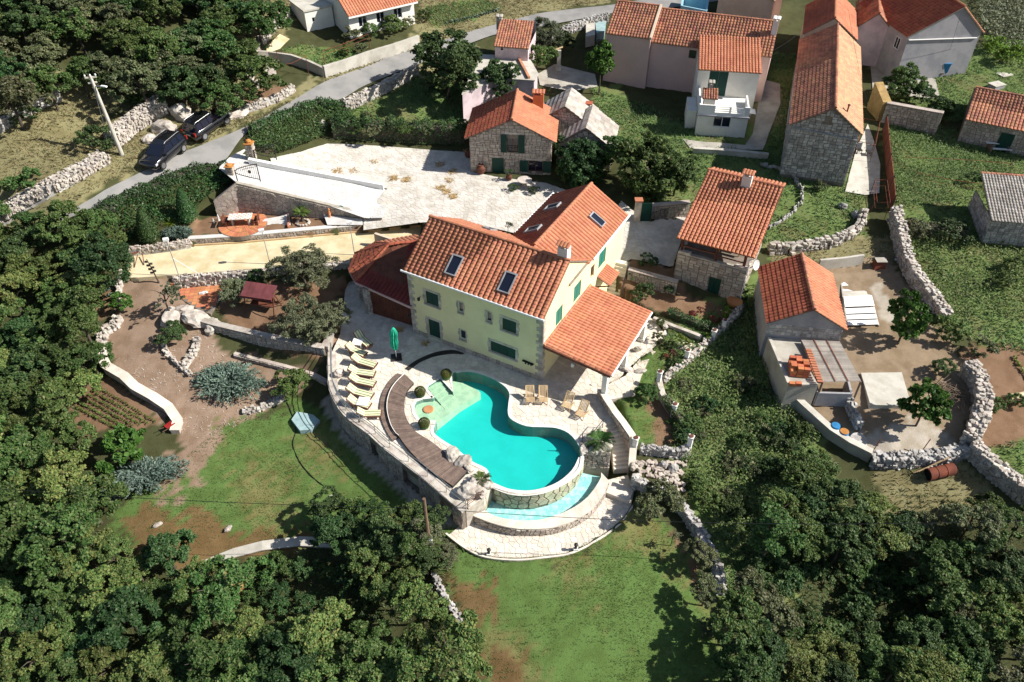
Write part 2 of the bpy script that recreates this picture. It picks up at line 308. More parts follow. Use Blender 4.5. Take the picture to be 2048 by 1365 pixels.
# ================================================================ terrain
CTRL=[(900,1150,-1.9),(1100,1180,-1.95),(1300,1300,-2.4),(1100,1350,-2.6),(600,950,-2.5),(450,1000,-2.6),(300,1080,-2.8),(760,990,-2.4),(560,830,-2.0),(430,830,-1.6),(300,700,-.5),(270,600,.3),(400,780,-1.2),(240,820,-1.5),(170,810,-1.7),(100,700,-1.2),(100,900,-2.5),(50,550,.8),(150,500,1.8),(0,1000,-3.5),(100,1250,-4.6),(400,1260,-4.5),(650,1200,-4.0),(800,1250,-3.8),(0,1365,-5.2),(900,1365,-3.4),(520,1100,-2.9),(560,620,.3),(620,690,.2),(470,620,.3),(500,730,-1.3),(600,770,-1.9),(250,480,1.6),(300,560,1.2),(400,590,.3),(450,450,1.9),(700,440,2.2),(560,440,1.95),(900,350,2.6),(1000,420,2.6),(840,450,2.55),(1080,370,2.6),(830,300,2.8),(655,288,3.4),(540,320,4.4),(730,400,2.75),(640,370,3.4),(300,350,5.2),(150,430,4.9),(225,390,5.0),(330,345,5.2),(400,300,5.3),(480,270,5.4),(570,225,5.6),(650,190,5.8),(760,140,6.0),(850,110,6.2),(1000,60,6.6),(1100,40,6.8),(1300,10,7.2),(200,200,8.0),(100,200,8.5),(0,300,7.2),(0,100,12),(300,50,12),(500,50,9.5),(200,60,12),(100,380,5.9),(250,270,6.3),(450,180,7),(380,190,7.6),(500,150,6.8),(560,190,6.2),(620,60,8),(750,70,7.8),(620,100,7.4),(700,30,8.2),(640,120,7.0),(540,120,7.2),(860,40,7.6),(1000,15,7.4),(930,20,7.5),(890,200,4.6),(800,210,4.7),(700,210,5.0),(750,260,3.6),(960,150,4.8),(1060,150,4.6),(1110,100,5.2),(1180,160,4.3),(1200,290,3.2),(1280,220,3.6),(1350,240,3.6),(1440,290,3.5),(1300,175,4.0),(1550,150,4.5),(1540,260,3.8),(1600,10,6),(1460,20,6.5),(1630,345,3.2),(1490,330,3.0),(1580,400,2.6),(1650,430,2.4),(1700,470,1.9),(1560,495,1.5),(1600,515,1.2),(1710,360,3.0),(1740,450,1.9),(1740,560,.7),(1850,330,3.1),(1950,300,3.3),(2040,320,3.3),(1850,430,2.4),(1950,520,1.6),(1900,600,.9),(2040,600,1.0),(2000,720,.2),(1830,180,4.2),(1850,250,3.7),(1960,150,5.0),(2040,120,5.6),(2000,60,6.2),(1770,120,4.6),(1700,530,.9),(1740,600,.4),(1750,700,.2),(1800,760,0),(1850,850,-.4),(1780,880,-.6),(1640,850,-.7),(1560,700,0),(1990,850,-.5),(2030,930,-1),(1850,965,-2),(1950,1010,-2.5),(1740,960,-2.2),(1700,1060,-3.2),(1900,1150,-4.2),(1700,1250,-4.0),(2040,1350,-5.4),(1500,1320,-2.9),(1500,640,0),(1450,760,-.6),(1540,790,-.5),(1450,900,-1.5),(1600,950,-2.0),(1400,1000,-1.9),(1500,1120,-2.6),(1290,720,0),(1260,810,-.1),(1330,870,-.7),(1310,960,-1.5),(1330,1050,-1.9),(1400,630,.3),(1300,600,.4),(1430,610,.4),(1280,500,2.3),(1300,450,2.5),(1330,420,2.7),(1250,560,1.2),(1380,470,2.3),(1260,380,2.9),(690,600,.1),(720,560,.4),(640,560,.7),(1400,650,.1),(1350,690,.05),(1340,330,3.2),(1430,320,3.2),(1250,330,3.0)]
cw=np.array([tuple(at(u,v,z))for u,v,z in CTRL])
for x,y,z in((-120,130,14),(0,190,12),(120,150,9),(-120,40,0),(-60,5,-6),(60,5,-6),(120,40,-3),(-90,95,12)):cw=np.vstack([cw,(x,y,z)])
_D=np.linalg.norm(cw[:,None,:2]-cw[None,:,:2],axis=2)
_A=np.zeros((len(cw)+1,)*2);_A[:-1,:-1]=-_D+np.eye(len(cw))*(-.0);_A[:-1,-1]=1;_A[-1,:-1]=1
_A[:-1,:-1]+=np.eye(len(cw))*.6
_S=np.linalg.solve(_A,np.append(cw[:,2],0))
def rbf(XY):
 out=np.empty(len(XY))
 for i in range(0,len(XY),20000):
  q=XY[i:i+20000];out[i:i+20000]=-np.linalg.norm(q[:,None]-cw[None,:,:2],axis=2)@_S[:-1]+_S[-1]
 return np.clip(out,-7,16)
def axis(lo,hi,step,far):
 c=list(np.arange(lo,hi+1e-6,step));s=step;x=hi;r=[]
 while x<far:s*=1.35;x+=s;r.append(x)
 s=step;x=lo;l=[]
 while x>-far:s*=1.35;x-=s;l.append(x)
 return np.array(l[::-1]+c+r)
AX=axis(-50,48,.36,700);AY=axis(14,104,.36,700)
GX,GY=np.meshgrid(AX,AY);XY=np.stack([GX.ravel(),GY.ravel()],1)
GZ0=rbf(XY).reshape(GX.shape)
def gz(x,y):
 i=min(max(np.searchsorted(AX,x)-1,0),len(AX)-2);j=min(max(np.searchsorted(AY,y)-1,0),len(AY)-2)
 a=(x-AX[i])/(AX[i+1]-AX[i]);b=(y-AY[j])/(AY[j+1]-AY[j])
 return float((GZ0[j,i]*(1-a)+GZ0[j,i+1]*a)*(1-b)+(GZ0[j+1,i]*(1-a)+GZ0[j+1,i+1]*a)*b)
def on(u,v,dz=0.0):
 z=0.0
 for _ in range(25):
  p=at(u,v,z+dz);z+=.6*(gz(p.x,p.y)-z)
 p=at(u,v,z+dz);return p
def W(poly,z=None):
 return[at(*p)if len(p)==3 else(on(*p)if z is None else at(p[0],p[1],z))for p in poly]
def inpoly(X,Y,poly):
 r=np.zeros(np.shape(X),bool);n=len(poly)
 for i in range(n):
  x1,y1=poly[i][0],poly[i][1];x2,y2=poly[(i+1)%n][0],poly[(i+1)%n][1]
  c=((y1>Y)!=(y2>Y));r^=c&(X<(x2-x1)*(Y-y1)/((y2-y1)if y2!=y1 else 1e-12)+x1)
 return r
def smooth(poly,n=4,closed=True):
 P=[Vector(p)for p in poly];m=len(P);out=[]
 for i in range(m if closed else m-1):
  g=(lambda k:P[k%m])if closed else(lambda k:P[min(max(k,0),m-1)])
  a,b,c,d=g(i-1),g(i),g(i+1),g(i+2)
  for k in range(n):
   t=k/n;out.append(.5*((2*b)+(c-a)*t+(2*a-5*b+4*c-d)*t*t+(-a+3*b-3*c+d)*t**3))
 if not closed:out.append(P[-1])
 return out
POOL=smooth(W([(904,752),(914,746),(939,744),(965,750),(991,761),(1011,775),(1019,789),(1017,806),(1016,828),(1025,841),(1053,853),(1088,855),(1113,857),(1137,867),(1154,886),(1161,906),(1157,935),(1136,957),(1108,972),(1072,981),(1034,981),(1003,974),(983,965),(978,946),(970,936),(945,924),(930,912),(907,894),(886,881),(868,866),(870,850),(873,842)],0),3)[:-3]
POOL+=W([(872,842),(852,841),(838,837),(831,826),(829,812),(833,804),(846,799),(866,797),(869,794.5),(852.7,775.5),(880,757.5),(906,785)],0)
SHELF=W([(873,842),(852,841),(838,837),(831,826),(829,812),(833,804),(846,799),(866,797),(869,794.5),(852.7,775.5),(880,757.5),(907,786),(904,770),(905,756),(925,760),(957,775),(961,780),(918,806),(888,830)],0)
DECK=smooth(W([(664,705),(665,763),(672,789),(686,815),(703,834),(724,850),(746,866),(780,897),(843,945),(886,981),(932,1020)],0),3,False)+W([(968,994)],0)
_rim=smooth(W([(983,973),(1016,986),(1049,989.5),(1085,985),(1123,970),(1153,944),(1167,917)],0),3,False)
DECK+=_rim+W([(1171,903),(1222,907),(1216,880),(1205,853),(1231,842),(1212,812),(1200,789),(1206,772),(1240,752),(1330,668),(1308,640),(1262,610),(1230,590),(1206,560),(1080,640),(828,664),(824,612),(700,560),(690,580),(684,640),(680,668)],0)
CATCH_IN=W([(975,1010),(970,1024),(983,1032),(996,1037),(1034,1044),(1085,1041.5),(1135.5,1024),(1174,998),(1200,962),(1202,948)],-1.2)
CATCH_IN=W([(972,1015)],-1.2)+smooth(CATCH_IN[1:],3,False)
CATCH_OUT=smooth(W([(945,1031),(983,1046),(1034,1057.7),(1097,1056.5),(1148,1041),(1186,1016),(1209,985),(1218,962)],-1.05),3,False)
PATIO=smooth(W([(894,1072),(932,1094.5),(973,1111),(1034,1116),(1090,1111),(1135.5,1104.5),(1176,1087),(1237,1046),(1262,1011)],-1.8),3,False)+W([(1268,985),(1256,950),(1215,960),(1100,1010),(960,1005),(932,1030),(916,1055)],-1.8)
BOCCE=W([(253,557),(259,506),(300,500),(380,492),(485,486),(582,477),(728,464),(842,452),(850,490),(700,520),(540,535),(345,551)],1.35)
REDPATIO=W([(352,592),(345,575),(365,566),(500,560),(455,572),(438,603),(421,628),(395,618)],.32)
ROAD_N=[(100,452),(140,437),(173,424),(244,391),(328,358),(380,335),(437,335),(458,312),(498,262),(561,234),(637,207),(683,199),(723,175),(777,152),(830,132),(880,110),(960,80),(1000,68),(1122,46),(1218,28),(1340,16),(1440,2),(1560,-14)]
ROAD_F=[(95,436),(141,423),(190,394),(282,345),(330,326),(365,306),(425,282),(470,264),(518,240),(584,203),(652,163),(716,140),(779,114),(838,98),(932,66),(1018,43),(1076,28),(1160,17),(1218,11),(1279,1),(1340,-9),(1440,-24),(1560,-40)]
DRIVE=W([(437,337,5.25),(470,361,5.0),(560,387,4.1),(660,416,3.1),(727,437,2.62),(770,436,2.6),(775,378,2.68),(640,347,3.75),(540,329,4.6),(497,319,5.05),(490,296,5.3),(462,312,5.3)])
COURT=W([(775,378),(640,347),(545,330),(540,318),(600,305),(655,288),(720,290),(830,298),(880,302),(938,305),(945,345),(1000,356),(1090,366),(1130,380),(1200,420),(1240,400),(1290,442),(1385,430),(1356,500),(1346,535),(1262,519),(1238,530),(1150,460),(1040,470),(916,440),(842,446),(770,455),(727,461),(727,437)])
def roadside(E,n):
 P=[on(u,v)for u,v in E];s=smooth(P,5,False);d=np.cumsum([0]+[(s[i+1]-s[i]).length for i in range(len(s)-1)]);q=np.linspace(0,d[-1],n);out=[]
 for t in q:
  i=min(int(np.searchsorted(d,t,'right'))-1,len(s)-2);f=(t-d[i])/max(d[i+1]-d[i],1e-6);out.append(s[i].lerp(s[i+1],f))
 return out
RN,RF=roadside(ROAD_N,90),roadside(ROAD_F,90)
GZ=GZ0.copy()
def grow(poly,d):
 poly=[Vector((*p,0))if len(p)==2 else Vector(p)for p in poly];c=sum(poly,Vector())/len(poly);return[p+(p-c).normalized()*d for p in poly]
def stamp(poly,z,d=0.0):
 m=inpoly(GX,GY,grow(poly,d)if d else poly);
 if callable(z):GZ[m]=np.minimum(GZ[m],z(GZ0[m]))
 else:GZ[m]=z
stamp(DECK,-2.7);stamp(PATIO,-2.3);stamp(BOCCE,1.1);stamp(REDPATIO,.2);stamp(W([(388,430),(470,408),(600,420),(735,438),(728,447),(582,459),(485,467),(388,474)],1.95),1.95);stamp(COURT,lambda z:z-.25);stamp(RN+RF[::-1],lambda z:z-.14)
stamp(DRIVE,lambda z:z-.3);stamp(W([(1196,790),(1205,772),(1240,820),(1262,880),(1272,985),(1209,990),(1222,950),(1215,905),(1203,853)],-.5),lambda z:np.minimum(z,-2.2));stamp(CATCH_OUT+POOL[:4],-2.6);stamp(W([(1160,900),(1230,900),(1230,975),(1195,985),(1150,945)],-1.5),-2.6)
COURTP=[p for p in COURT]
C_UNDER,C_DRY,C_MEAD,C_LAWN,C_SOIL,C_PATH,C_YARD,C_GRAV,C_LEAF=(.065,.07,.03),(.225,.205,.105),(.135,.19,.06),(.10,.165,.045),(.21,.13,.08),(.27,.19,.135),(.28,.21,.14),(.44,.39,.32),(.17,.11,.05)
COVER=[(C_MEAD,.6,[(690,220),(860,150),(940,180),(935,245),(700,245)]),(C_MEAD,.6,[(1530,110),(1610,110),(1570,340),(1525,330)]),(C_MEAD,.6,[(1740,110),(2070,90),(2070,215),(1900,245),(1760,190)]),(C_DRY,.8,[(-100,130),(120,150),(200,180),(300,190),(400,200),(480,215),(520,235),(360,310),(130,425),(-60,470)]),(C_DRY,.6,[(470,-10),(640,-10),(570,60),(520,120),(500,200),(560,180),(660,150),(560,215),(480,235),(470,150)]),(C_MEAD,.5,[(560,100),(600,90),(720,110),(660,140),(580,130)]),(C_SOIL,.4,[(480,180),(520,165),(580,170),(590,180),(490,215)]),(C_DRY,.5,[(650,165),(840,95),(1080,25),(1300,-10),(840,-10),(830,70),(660,145)]),(C_MEAD,.5,[(860,50),(850,15),(960,-5),(1010,15),(900,55)]),(C_DRY,.4,[(690,200),(840,132),(950,90),(960,105),(840,160),(740,210)]),(C_MEAD,.6,[(1180,175),(1240,170),(1260,230),(1400,250),(1600,200),(1560,330),(1720,310),(1730,470),(1560,520),(1330,420),(1240,300)]),(C_DRY,.5,[(1500,180),(1580,180),(1570,250),(1500,250)]),(C_MEAD,.8,[(1770,250),(2080,260),(2080,720),(1960,690),(1880,640),(1830,540),(1790,430)]),(C_DRY,.6,[(1520,500),(1700,480),(1790,470),(1790,530),(1560,530)]),(C_YARD,.5,[(1660,520),(1780,510),(1900,680),(1960,760),(1920,900),(1740,915),(1570,800),(1540,640)]),(C_GRAV,.6,[(1690,870),(1780,850),(1870,850),(1920,890),(1900,920),(1750,930)]),(C_GRAV,.3,[(1740,560),(1760,560),(1800,650),(1760,640)]),(C_SOIL,.5,[(1920,700),(2080,680),(2080,900),(2080,1010),(2000,960),(1960,880),(1970,770)]),(C_MEAD,.5,[(1980,890),(2080,880),(2080,1000),(2010,950)]),(C_DRY,.6,[(1740,950),(1900,920),(1990,970),(1960,1040),(1760,1040)]),(C_MEAD,.8,[(1330,660),(1530,540),(1540,800),(1640,880),(1700,1000),(1500,1300),(1440,1200),(1380,1000),(1340,870)]),(C_LAWN,.25,[(1210,790),(1260,760),(1310,740),(1330,690),(1350,690),(1300,790),(1340,885),(1265,890)]),(C_SOIL,.3,[(1290,800),(1330,800),(1370,890),(1320,890)]),(C_LAWN,.3,[(1265,725),(1280,690),(1330,690),(1325,740),(1280,745)]),(C_SOIL,.4,[(1240,520),(1350,530),(1380,600),(1480,620),(1480,640),(1300,620),(1240,580)]),(C_SOIL,.5,[(390,420),(470,400),(740,430),(740,455),(380,480)]),(C_PATH,.5,[(240,560),(330,560),(420,600),(440,700),(640,740),(560,800),(430,880),(360,880),(330,830),(215,730),(215,640)]),(C_SOIL,.4,[(440,600),(540,570),(690,560),(680,680),(640,720),(450,660)]),(C_SOIL,.4,[(140,800),(210,750),(330,830),(310,860),(170,870)]),(C_SOIL,.4,[(150,560),(245,555),(240,620),(190,640)]),(C_LAWN,1.0,[(390,900),(440,850),(600,800),(700,850),(960,1060),(1000,1110),(1140,1110),(1280,1000),(1340,1060),(1420,1230),(1480,1330),(1520,1400),(1000,1400),(930,1280),(880,1120),(660,1080),(400,1140),(200,1090),(230,1000),(330,950)]),(C_LEAF,1.0,[(240,1030),(330,1010),(440,1050),(660,1075),(560,1100),(400,1150),(230,1110)]),(C_PATH,.9,[(340,890),(420,860),(470,840),(430,900),(380,980),(330,1010)]),(C_LEAF,.8,[(895,1150),(960,1160),(990,1230),(960,1260),(920,1230)]),(C_LEAF,.7,[(960,1310),(1030,1290),(1030,1370),(990,1380)]),(C_SOIL,.4,[(1335,1050),(1350,1060),(1420,1200),(1400,1200)]),(C_GRAV,.25,[(640,800),(660,790),(720,860),(860,960),(930,1040),(900,1060),(800,990),(690,890)])]
cov=np.tile(np.array(C_UNDER),(XY.shape[0],1));nz=np.random.default_rng(3)
wob=lambda a,b:np.sin(XY[:,0]*a+XY[:,1]*b*.7+1.3)+np.sin(XY[:,1]*a-XY[:,0]*b+.4)+np.sin(XY[:,0]*a*2.3+XY[:,1]*a*1.9)
w1,w2=wob(1.1,.6),wob(.9,1.3)
LAWNP=[]
for c,e,poly in COVER:
 P=W(poly);X=XY[:,0]+e*.33*w1+nz.normal(0,e*.3,len(XY));Y=XY[:,1]+e*.33*w2+nz.normal(0,e*.3,len(XY))
 m=inpoly(X,Y,P);cov[m]=np.array(c)
 if c==C_LAWN:LAWNP.append(P)
m=(np.abs(cov-np.array(C_LAWN)).sum(1)<1e-6);t=np.clip((wob(.35,.5)+nz.normal(0,.7,len(XY))-.5)*.45,0,.75)
cov[m]=cov[m]*(1-t[m,None])+np.array((.20,.165,.07))*t[m,None]
t=np.clip((wob(.8,.3)+nz.normal(0,.8,len(XY))-.2)*.3,0,.6);m=(np.abs(cov-np.array(C_MEAD)).sum(1)<1e-6)
cov[m]=cov[m]*(1-t[m,None])+np.array((.17,.14,.07))*t[m,None]
nr,nc=GX.shape;ii=np.arange(nr*nc).reshape(nr,nc)
F=np.stack([ii[:-1,:-1],ii[:-1,1:],ii[1:,1:],ii[1:,:-1]],-1).reshape(-1,4)
GZb=GZ+nz.normal(0,.025,GZ.shape)
me=np_mesh('ground',np.stack([GX,GY,GZb],-1).reshape(-1,3),F,M['ground'],smooth=True)
ca=me.color_attributes.new('cover','FLOAT_COLOR','POINT');ca.data.foreach_set('color',np.concatenate([cov,np.ones((len(cov),1))],1).astype(np.float32).ravel())
tag(obj('ground',me),kind='structure')
V=[];F=[]
for i in range(90):
 for k in range(5):
  p=RN[i].lerp(RF[i],k/4);V.append((p.x,p.y,gz(p.x,p.y)+.03+.05*(1-abs(k-2)/2)))
for i in range(89):
 for k in range(4):a=i*5+k;F.append((a,a+5,a+6,a+1))
V=np.array(V);V[:,2]=np.convolve(np.pad(V[:,2],25,'edge'),np.ones(5)/5,'same')[25:-25]if False else V[:,2]
me=np_mesh('road',V,np.array(F)[:,::-1],M['asphalt'],smooth=True);tag(obj('road',me),kind='structure')
def clip_half(P,nx,ny,c):
 out=[];n=len(P)
 for i in range(n):
  a,b=P[i],P[(i+1)%n];da=nx*a[0]+ny*a[1]-c;db=nx*b[0]+ny*b[1]-c
  if da<=0:out.append(a)
  if(da<0<db)or(db<0<da):t=da/(da-db);out.append((a[0]+(b[0]-a[0])*t,a[1]+(b[1]-a[1])*t))
 return out
def voronoi(poly,s,rs,holes=(),sx=1.0,ja=.08):
 xs=[p[0]for p in poly];ys=[p[1]for p in poly];x0,y0=min(xs)-2*s,min(ys)-2*s;nx,ny=int((max(xs)-x0)/(s*sx))+4,int((max(ys)-y0)/s)+4
 J=rs.uniform(ja,1-ja,(ny,nx,2));J[1::2,:,0]+=.5*(ja>.1);px=x0+(np.arange(nx)[None,:]+J[...,0])*s*sx;py=y0+(np.arange(ny)[:,None]+J[...,1])*s
 near=inpoly(px,py,grow(poly,1.2*s*max(sx,1)))
 cells=[]
 for j in range(2,ny-2):
  for i in range(2,nx-2):
   if not near[j,i]:continue
   cx,cy=px[j,i],py[j,i];P=[(cx-2*s*sx,cy-2*s),(cx+2*s*sx,cy-2*s),(cx+2*s*sx,cy+2*s),(cx-2*s*sx,cy+2*s)]
   for dj in(-2,-1,0,1,2):
    for di in(-2,-1,0,1,2):
     if di or dj:
      qx,qy=px[j+dj,i+di],py[j+dj,i+di];P=clip_half(P,qx-cx,qy-cy,((qx*qx+qy*qy)-(cx*cx+cy*cy))/2)
      if len(P)<3:break
    if len(P)<3:break
   if len(P)<3:continue
   A=np.array(P);ins=inpoly(A[:,0],A[:,1],poly)
   for h in holes:ins&=~inpoly(A[:,0],A[:,1],h)
   if not ins.all():
    if not ins.any():continue
    if holes and any(inpoly(A[:,0],A[:,1],h).any()for h in holes):
     A=A[ins];P=[tuple(a)for a in A]
    else:
     S=[(p[0],p[1])for p in poly]
     for k in range(len(P)):
      a,b=P[k],P[(k+1)%len(P)];nxx,nyy=b[1]-a[1],a[0]-b[0];S=clip_half(S,nxx,nyy,nxx*a[0]+nyy*a[1])
      if len(S)<3:break
     P=S
    if len(P)<3:continue
   ar=abs(sum(P[k][0]*P[(k+1)%len(P)][1]-P[(k+1)%len(P)][0]*P[k][1]for k in range(len(P))))/2
   if ar>.012*s*s/.2:cells.append(P)
 return cells
def stone_slab(P,zf,gap,th,tilt=0):
 c=np.mean(np.array(P),0);d=max(np.mean([math.hypot(p[0]-c[0],p[1]-c[1])for p in P]),.05);k=max(1-gap/d,.5);n=len(P);dz=RND.uniform(-tilt,tilt)
 Q=[(c[0]+(p[0]-c[0])*k,c[1]+(p[1]-c[1])*k)for p in P]
 top=[(q[0],q[1],zf(*q)+dz)for q in Q];bot=[(p[0],p[1],t[2]-th)for p,t in zip([(c[0]+(p[0]-c[0])*min(k*1.02,1),c[1]+(p[1]-c[1])*min(k*1.02,1))for p in P],top)]
 ar=sum(P[i][0]*P[(i+1)%n][1]-P[(i+1)%n][0]*P[i][1]for i in range(n));F=[tuple(range(n))]+[(i+n,(i+1)%n+n,(i+1)%n,i)for i in range(n)]
 if ar<0:F=[f[::-1]for f in F]
 return top+bot,F,c
def paved(name,poly,zf,s,mstone,mjoint,singles=0,holes=(),gap=.017,tilt=.006,depth=None,rs=None,base=True,stone='paving_stone',**kw):
 rs=rs or np.random.default_rng(len(name)*7+3)
 cells=voronoi(poly,s,rs,holes);f=zf if callable(zf)else(lambda x,y:zf)
 b=MB()
 if base and not callable(zf):b.prism(poly,zf-.03-(depth or .3),zf-.022,holes=holes)
 else:
  for P in cells:
   n=len(P);b.add([(p[0],p[1],f(*p)-.022)for p in P],[tuple(range(n))if sum(P[i][0]*P[(i+1)%n][1]-P[(i+1)%n][0]*P[i][1]for i in range(n))>0 else tuple(range(n))[::-1]])
 o=b.build(name,mjoint,**kw)
 items=[]
 for P in cells:
  V,F,c=stone_slab(P,f,gap,.02,tilt);a=(f(*c));items.append((camdist((c[0],c[1],a))/max(len(P),1)**0,V,F,c,a))
 items.sort(key=lambda t:t[0]);rest=MB()
 for k,(d,V,F,c,a)in enumerate(items):
  if k<singles:
   q=MB();q.add([(x-c[0],y-c[1],z-a)for x,y,z in V],F);oo=obj(stone,q.mesh(stone,mstone),o,loc=(c[0],c[1],a))
  else:rest.add(V,F)
 if rest.v:rest.build(stone+'s',mstone,o,kind='stuff')
 return o
def inhouse(x,y):return 0
deck=paved('pool_deck',DECK,0.0,.42,M['paving'],M['joint'],300,holes=[POOL],depth=2.6,kind='structure')
paved('lower_patio',PATIO,-1.8,.36,M['paving'],M['joint'],200,depth=.5,kind='structure')
paved('courtyard',COURT,lambda x,y:gz(x,y)+.03,.40,M['paving_court'],M['joint'],300,gap=.016,kind='structure')
_dz=[(p.x,p.y,p.z)for p in DRIVE]
def drivez(x,y):
 w=[1/((x-a)**2+(y-b)**2+.05)**1.5 for a,b,_ in _dz];return sum(q*c for q,(_,_,c)in zip(w,_dz))/sum(w)
_pl=np.linalg.lstsq(np.array([(a,b,1)for a,b,_ in _dz]),np.array([c for*_,c in _dz]),rcond=None)[0]
def drivez(x,y):return max(float(_pl[0]*x+_pl[1]*y+_pl[2]),2.62)
paved('driveway',DRIVE,drivez,.30,M['paving_white'],M['paving_white'],200,gap=.012,tilt=.004,stone='cobble',kind='structure')
b=MB();b.prism(BOCCE,.2,1.35);b.build('bocce_court',M['sand'],kind='structure')
b=MB();b.prism(REDPATIO,-.3,.30);rp=b.build('tiled_patio',M['mortar'],kind='structure')
ax=(at(455,572,.32)-at(352,580,.32)).normalized();ay=Vector((-ax.y,ax.x,0));o0=at(395,618,.32);ts=.40;b=MB();b.box((0,0,0),ts-.03,ts-.03,.03,ux=ax);tm=b.mesh('patio_tile',M['terracotta']);rest=[]
for i in range(-14,22):
 for j in range(-12,16):
  p=o0+ax*i*ts+ay*j*ts;cs=[p+ax*a+ay*c for a in(-.2,.2)for c in(-.2,.2)]
  if all(inpoly(np.array([c.x]),np.array([c.y]),REDPATIO)[0]for c in cs):obj('patio_tile',tm,rp,loc=(p.x,p.y,.302+RND.uniform(-.004,.004)))
pool=empty('swimming_pool',at(1020,870),'large turquoise free-form pool with a curved overflow edge','swimming pool')
b=MB();F=[];n=len(POOL)
b.v=[(p.x,p.y,-.0)for p in POOL]+[(p.x,p.y,-1.02)for p in POOL];b.f=[(i,(i+1)%n,(i+1)%n+n,i+n)for i in range(n)]
tr=tessellate_polygon([[Vector((p.x,p.y,0))for p in POOL]])
for t in tr:
 a,c,d=[POOL[i]for i in t];f=tuple(i+n for i in t);b.f.append(f if(c-a).cross(d-a).z>0 else f[::-1])
b.m=[0]*len(b.f);b.build('pool_basin',M['pool'],pool)
b=MB();b.prism(SHELF,-1.01,-.34);b.build('shallow_shelf',M['pool_shelf'],pool)
sa,sb_=at(852.7,775.5),at(880,757.5);sd=(at(907,786)-at(880,757.5));L_=sd.length;sd.normalize()
for k in range(5):
 b=MB();q0=sd*(k*.52+.03);q1=sd*(k*.52+.55);z=-.10-k*.055
 i0=.06
 P=[sa.lerp(sb_,i0)+q0*.9,sa.lerp(sb_,i0)+q1*.9,sa.lerp(sb_,1-i0*.6)+q1*.9,sa.lerp(sb_,1-i0*.6)+q0*.9]
 b.prism([(p.x,p.y,0)for p in P],-.5,z);b.build('pool_step',M['pool_shelf'],pool)
b=MB();b.lathe(at(857,822,-.45),[(.38,0),(.38,.18),(.3,.2)],14);b.build('spa_seat',M['terracotta'],pool)
b=MB();tris=tessellate_polygon([[Vector((p.x,p.y,0))for p in POOL]]);b.v=[(p.x,p.y,-.055)for p in POOL]
for t in tris:
 a,c,d=[POOL[i]for i in t];b.f.append(tuple(t)if(c-a).cross(d-a).z>0 else tuple(t)[::-1])
b.m=[0]*len(b.f);b.build('pool_water',M['water'],pool)
def offset(P,d,closed=True):
 out=[];n=len(P)
 for i in range(n):
  a=P[(i-1)%n]if closed or i>0 else P[i];c=P[(i+1)%n]if closed or i<n-1 else P[i];t=(c-a);t.z=0;t.normalize();out.append(P[i]+Vector((t.y,-t.x,0))*d)
 return out
area2=sum(POOL[i].x*POOL[(i+1)%n].y-POOL[(i+1)%n].x*POOL[i].y for i in range(n));sg=1 if area2>0 else-1
outer=offset(POOL,.24*sg);cb=MB()
for i in range(n):
 j=(i+1)%n;a,c,d,e=POOL[i],POOL[j],outer[j],outer[i]
 if(c-a).length<.02 or(d-e).dot(c-a)<=0:continue
 Q=[a,c,d,e];Q=Q[::-1]if sg>0 else Q
 cb.hexa([Vector((q.x,q.y,-.03))for q in Q]+[Vector((q.x,q.y,.022))for q in Q])
cb.build('coping',M['coping'],pool)
WT,WB=-.06,-1.5
path=[Vector((p.x,p.y,0.0))for p in _rim];dl=np.cumsum([0]+[(path[i+1]-path[i]).length for i in range(len(path)-1)])
def along(P,dl,s):
 s=min(max(s,0),dl[-1]-1e-6);i=min(int(np.searchsorted(dl,s,'right'))-1,len(P)-2);f=(s-dl[i])/(dl[i+1]-dl[i]);p=P[i].lerp(P[i+1],f);t=(P[i+1]-P[i]).normalized();return p,t
ow=MB()
inner=offset(path,-.35,False)
m0=sum(((p for p in POOL)),Vector())/len(POOL)
if(inner[5]-m0).length>(path[5]-m0).length:inner=offset(path,.35,False)
for i in range(len(path)-1):
 Q=[path[i],path[i+1],inner[i+1],inner[i]]
 ow.hexa([Vector((q.x,q.y,-2.2))for q in Q]+[Vector((q.x,q.y,-.045))for q in Q])
owall=ow.build('overflow_wall',M['mortar_dark'],pool)
cells=voronoi([(0,0),(dl[-1],0),(dl[-1],WT-WB),(0,WT-WB)],.46,np.random.default_rng(21),sx=1.25)
def wrap_cells(cells,path,dl,z0,mats,parent,name,proud=.05,gap=.035,outside=m0,singles=300):
 rest=MB()
 for k,P in enumerate(cells):
  c=np.mean(np.array(P),0);d=max(np.mean([math.hypot(p[0]-c[0],p[1]-c[1])for p in P]),.05);kk=max(1-gap/d,.45);V=[];n=len(P)
  pr=proud*RND.uniform(.7,1.3)
  for off,q in((pr,kk*.93),(-.02,kk)):
   for p in P:
    x,y=c[0]+(p[0]-c[0])*q,c[1]+(p[1]-c[1])*q;w,t=along(path,dl,x);nn=Vector((t.y,-t.x,0))
    if nn.dot(w-outside)<0:nn=-nn
    V.append(w+nn*off+Vector((0,0,z0+y)))
  Fq=[tuple(range(n))]+[(i,i+n,(i+1)%n+n,(i+1)%n)for i in range(n)]
  a,b2,c2=V[0],V[1],V[2];w,t=along(path,dl,c[0]);nn=Vector((t.y,-t.x,0));nn=nn if nn.dot(w-outside)>0 else-nn
  if(b2-a).cross(c2-b2).dot(nn)<0:Fq=[f[::-1]for f in Fq]
  if k<singles:
   ctr=sum(V,Vector())/len(V);q=MB();q.add([v-ctr for v in V],Fq);me=q.mesh(name,mats);oo=obj(name,me,parent);oo.location=ctr;oo.matrix_parent_inverse=W2L(parent)
  else:rest.add(V,Fq)
 if rest.v:rest.build(name+'s',mats,parent,kind='stuff')
wrap_cells(cells,path,dl,WB,M['stone_green'],owall,'wall_stone')
rim_o=offset(path,.07,False);rim_i=offset(path,-.34,False)
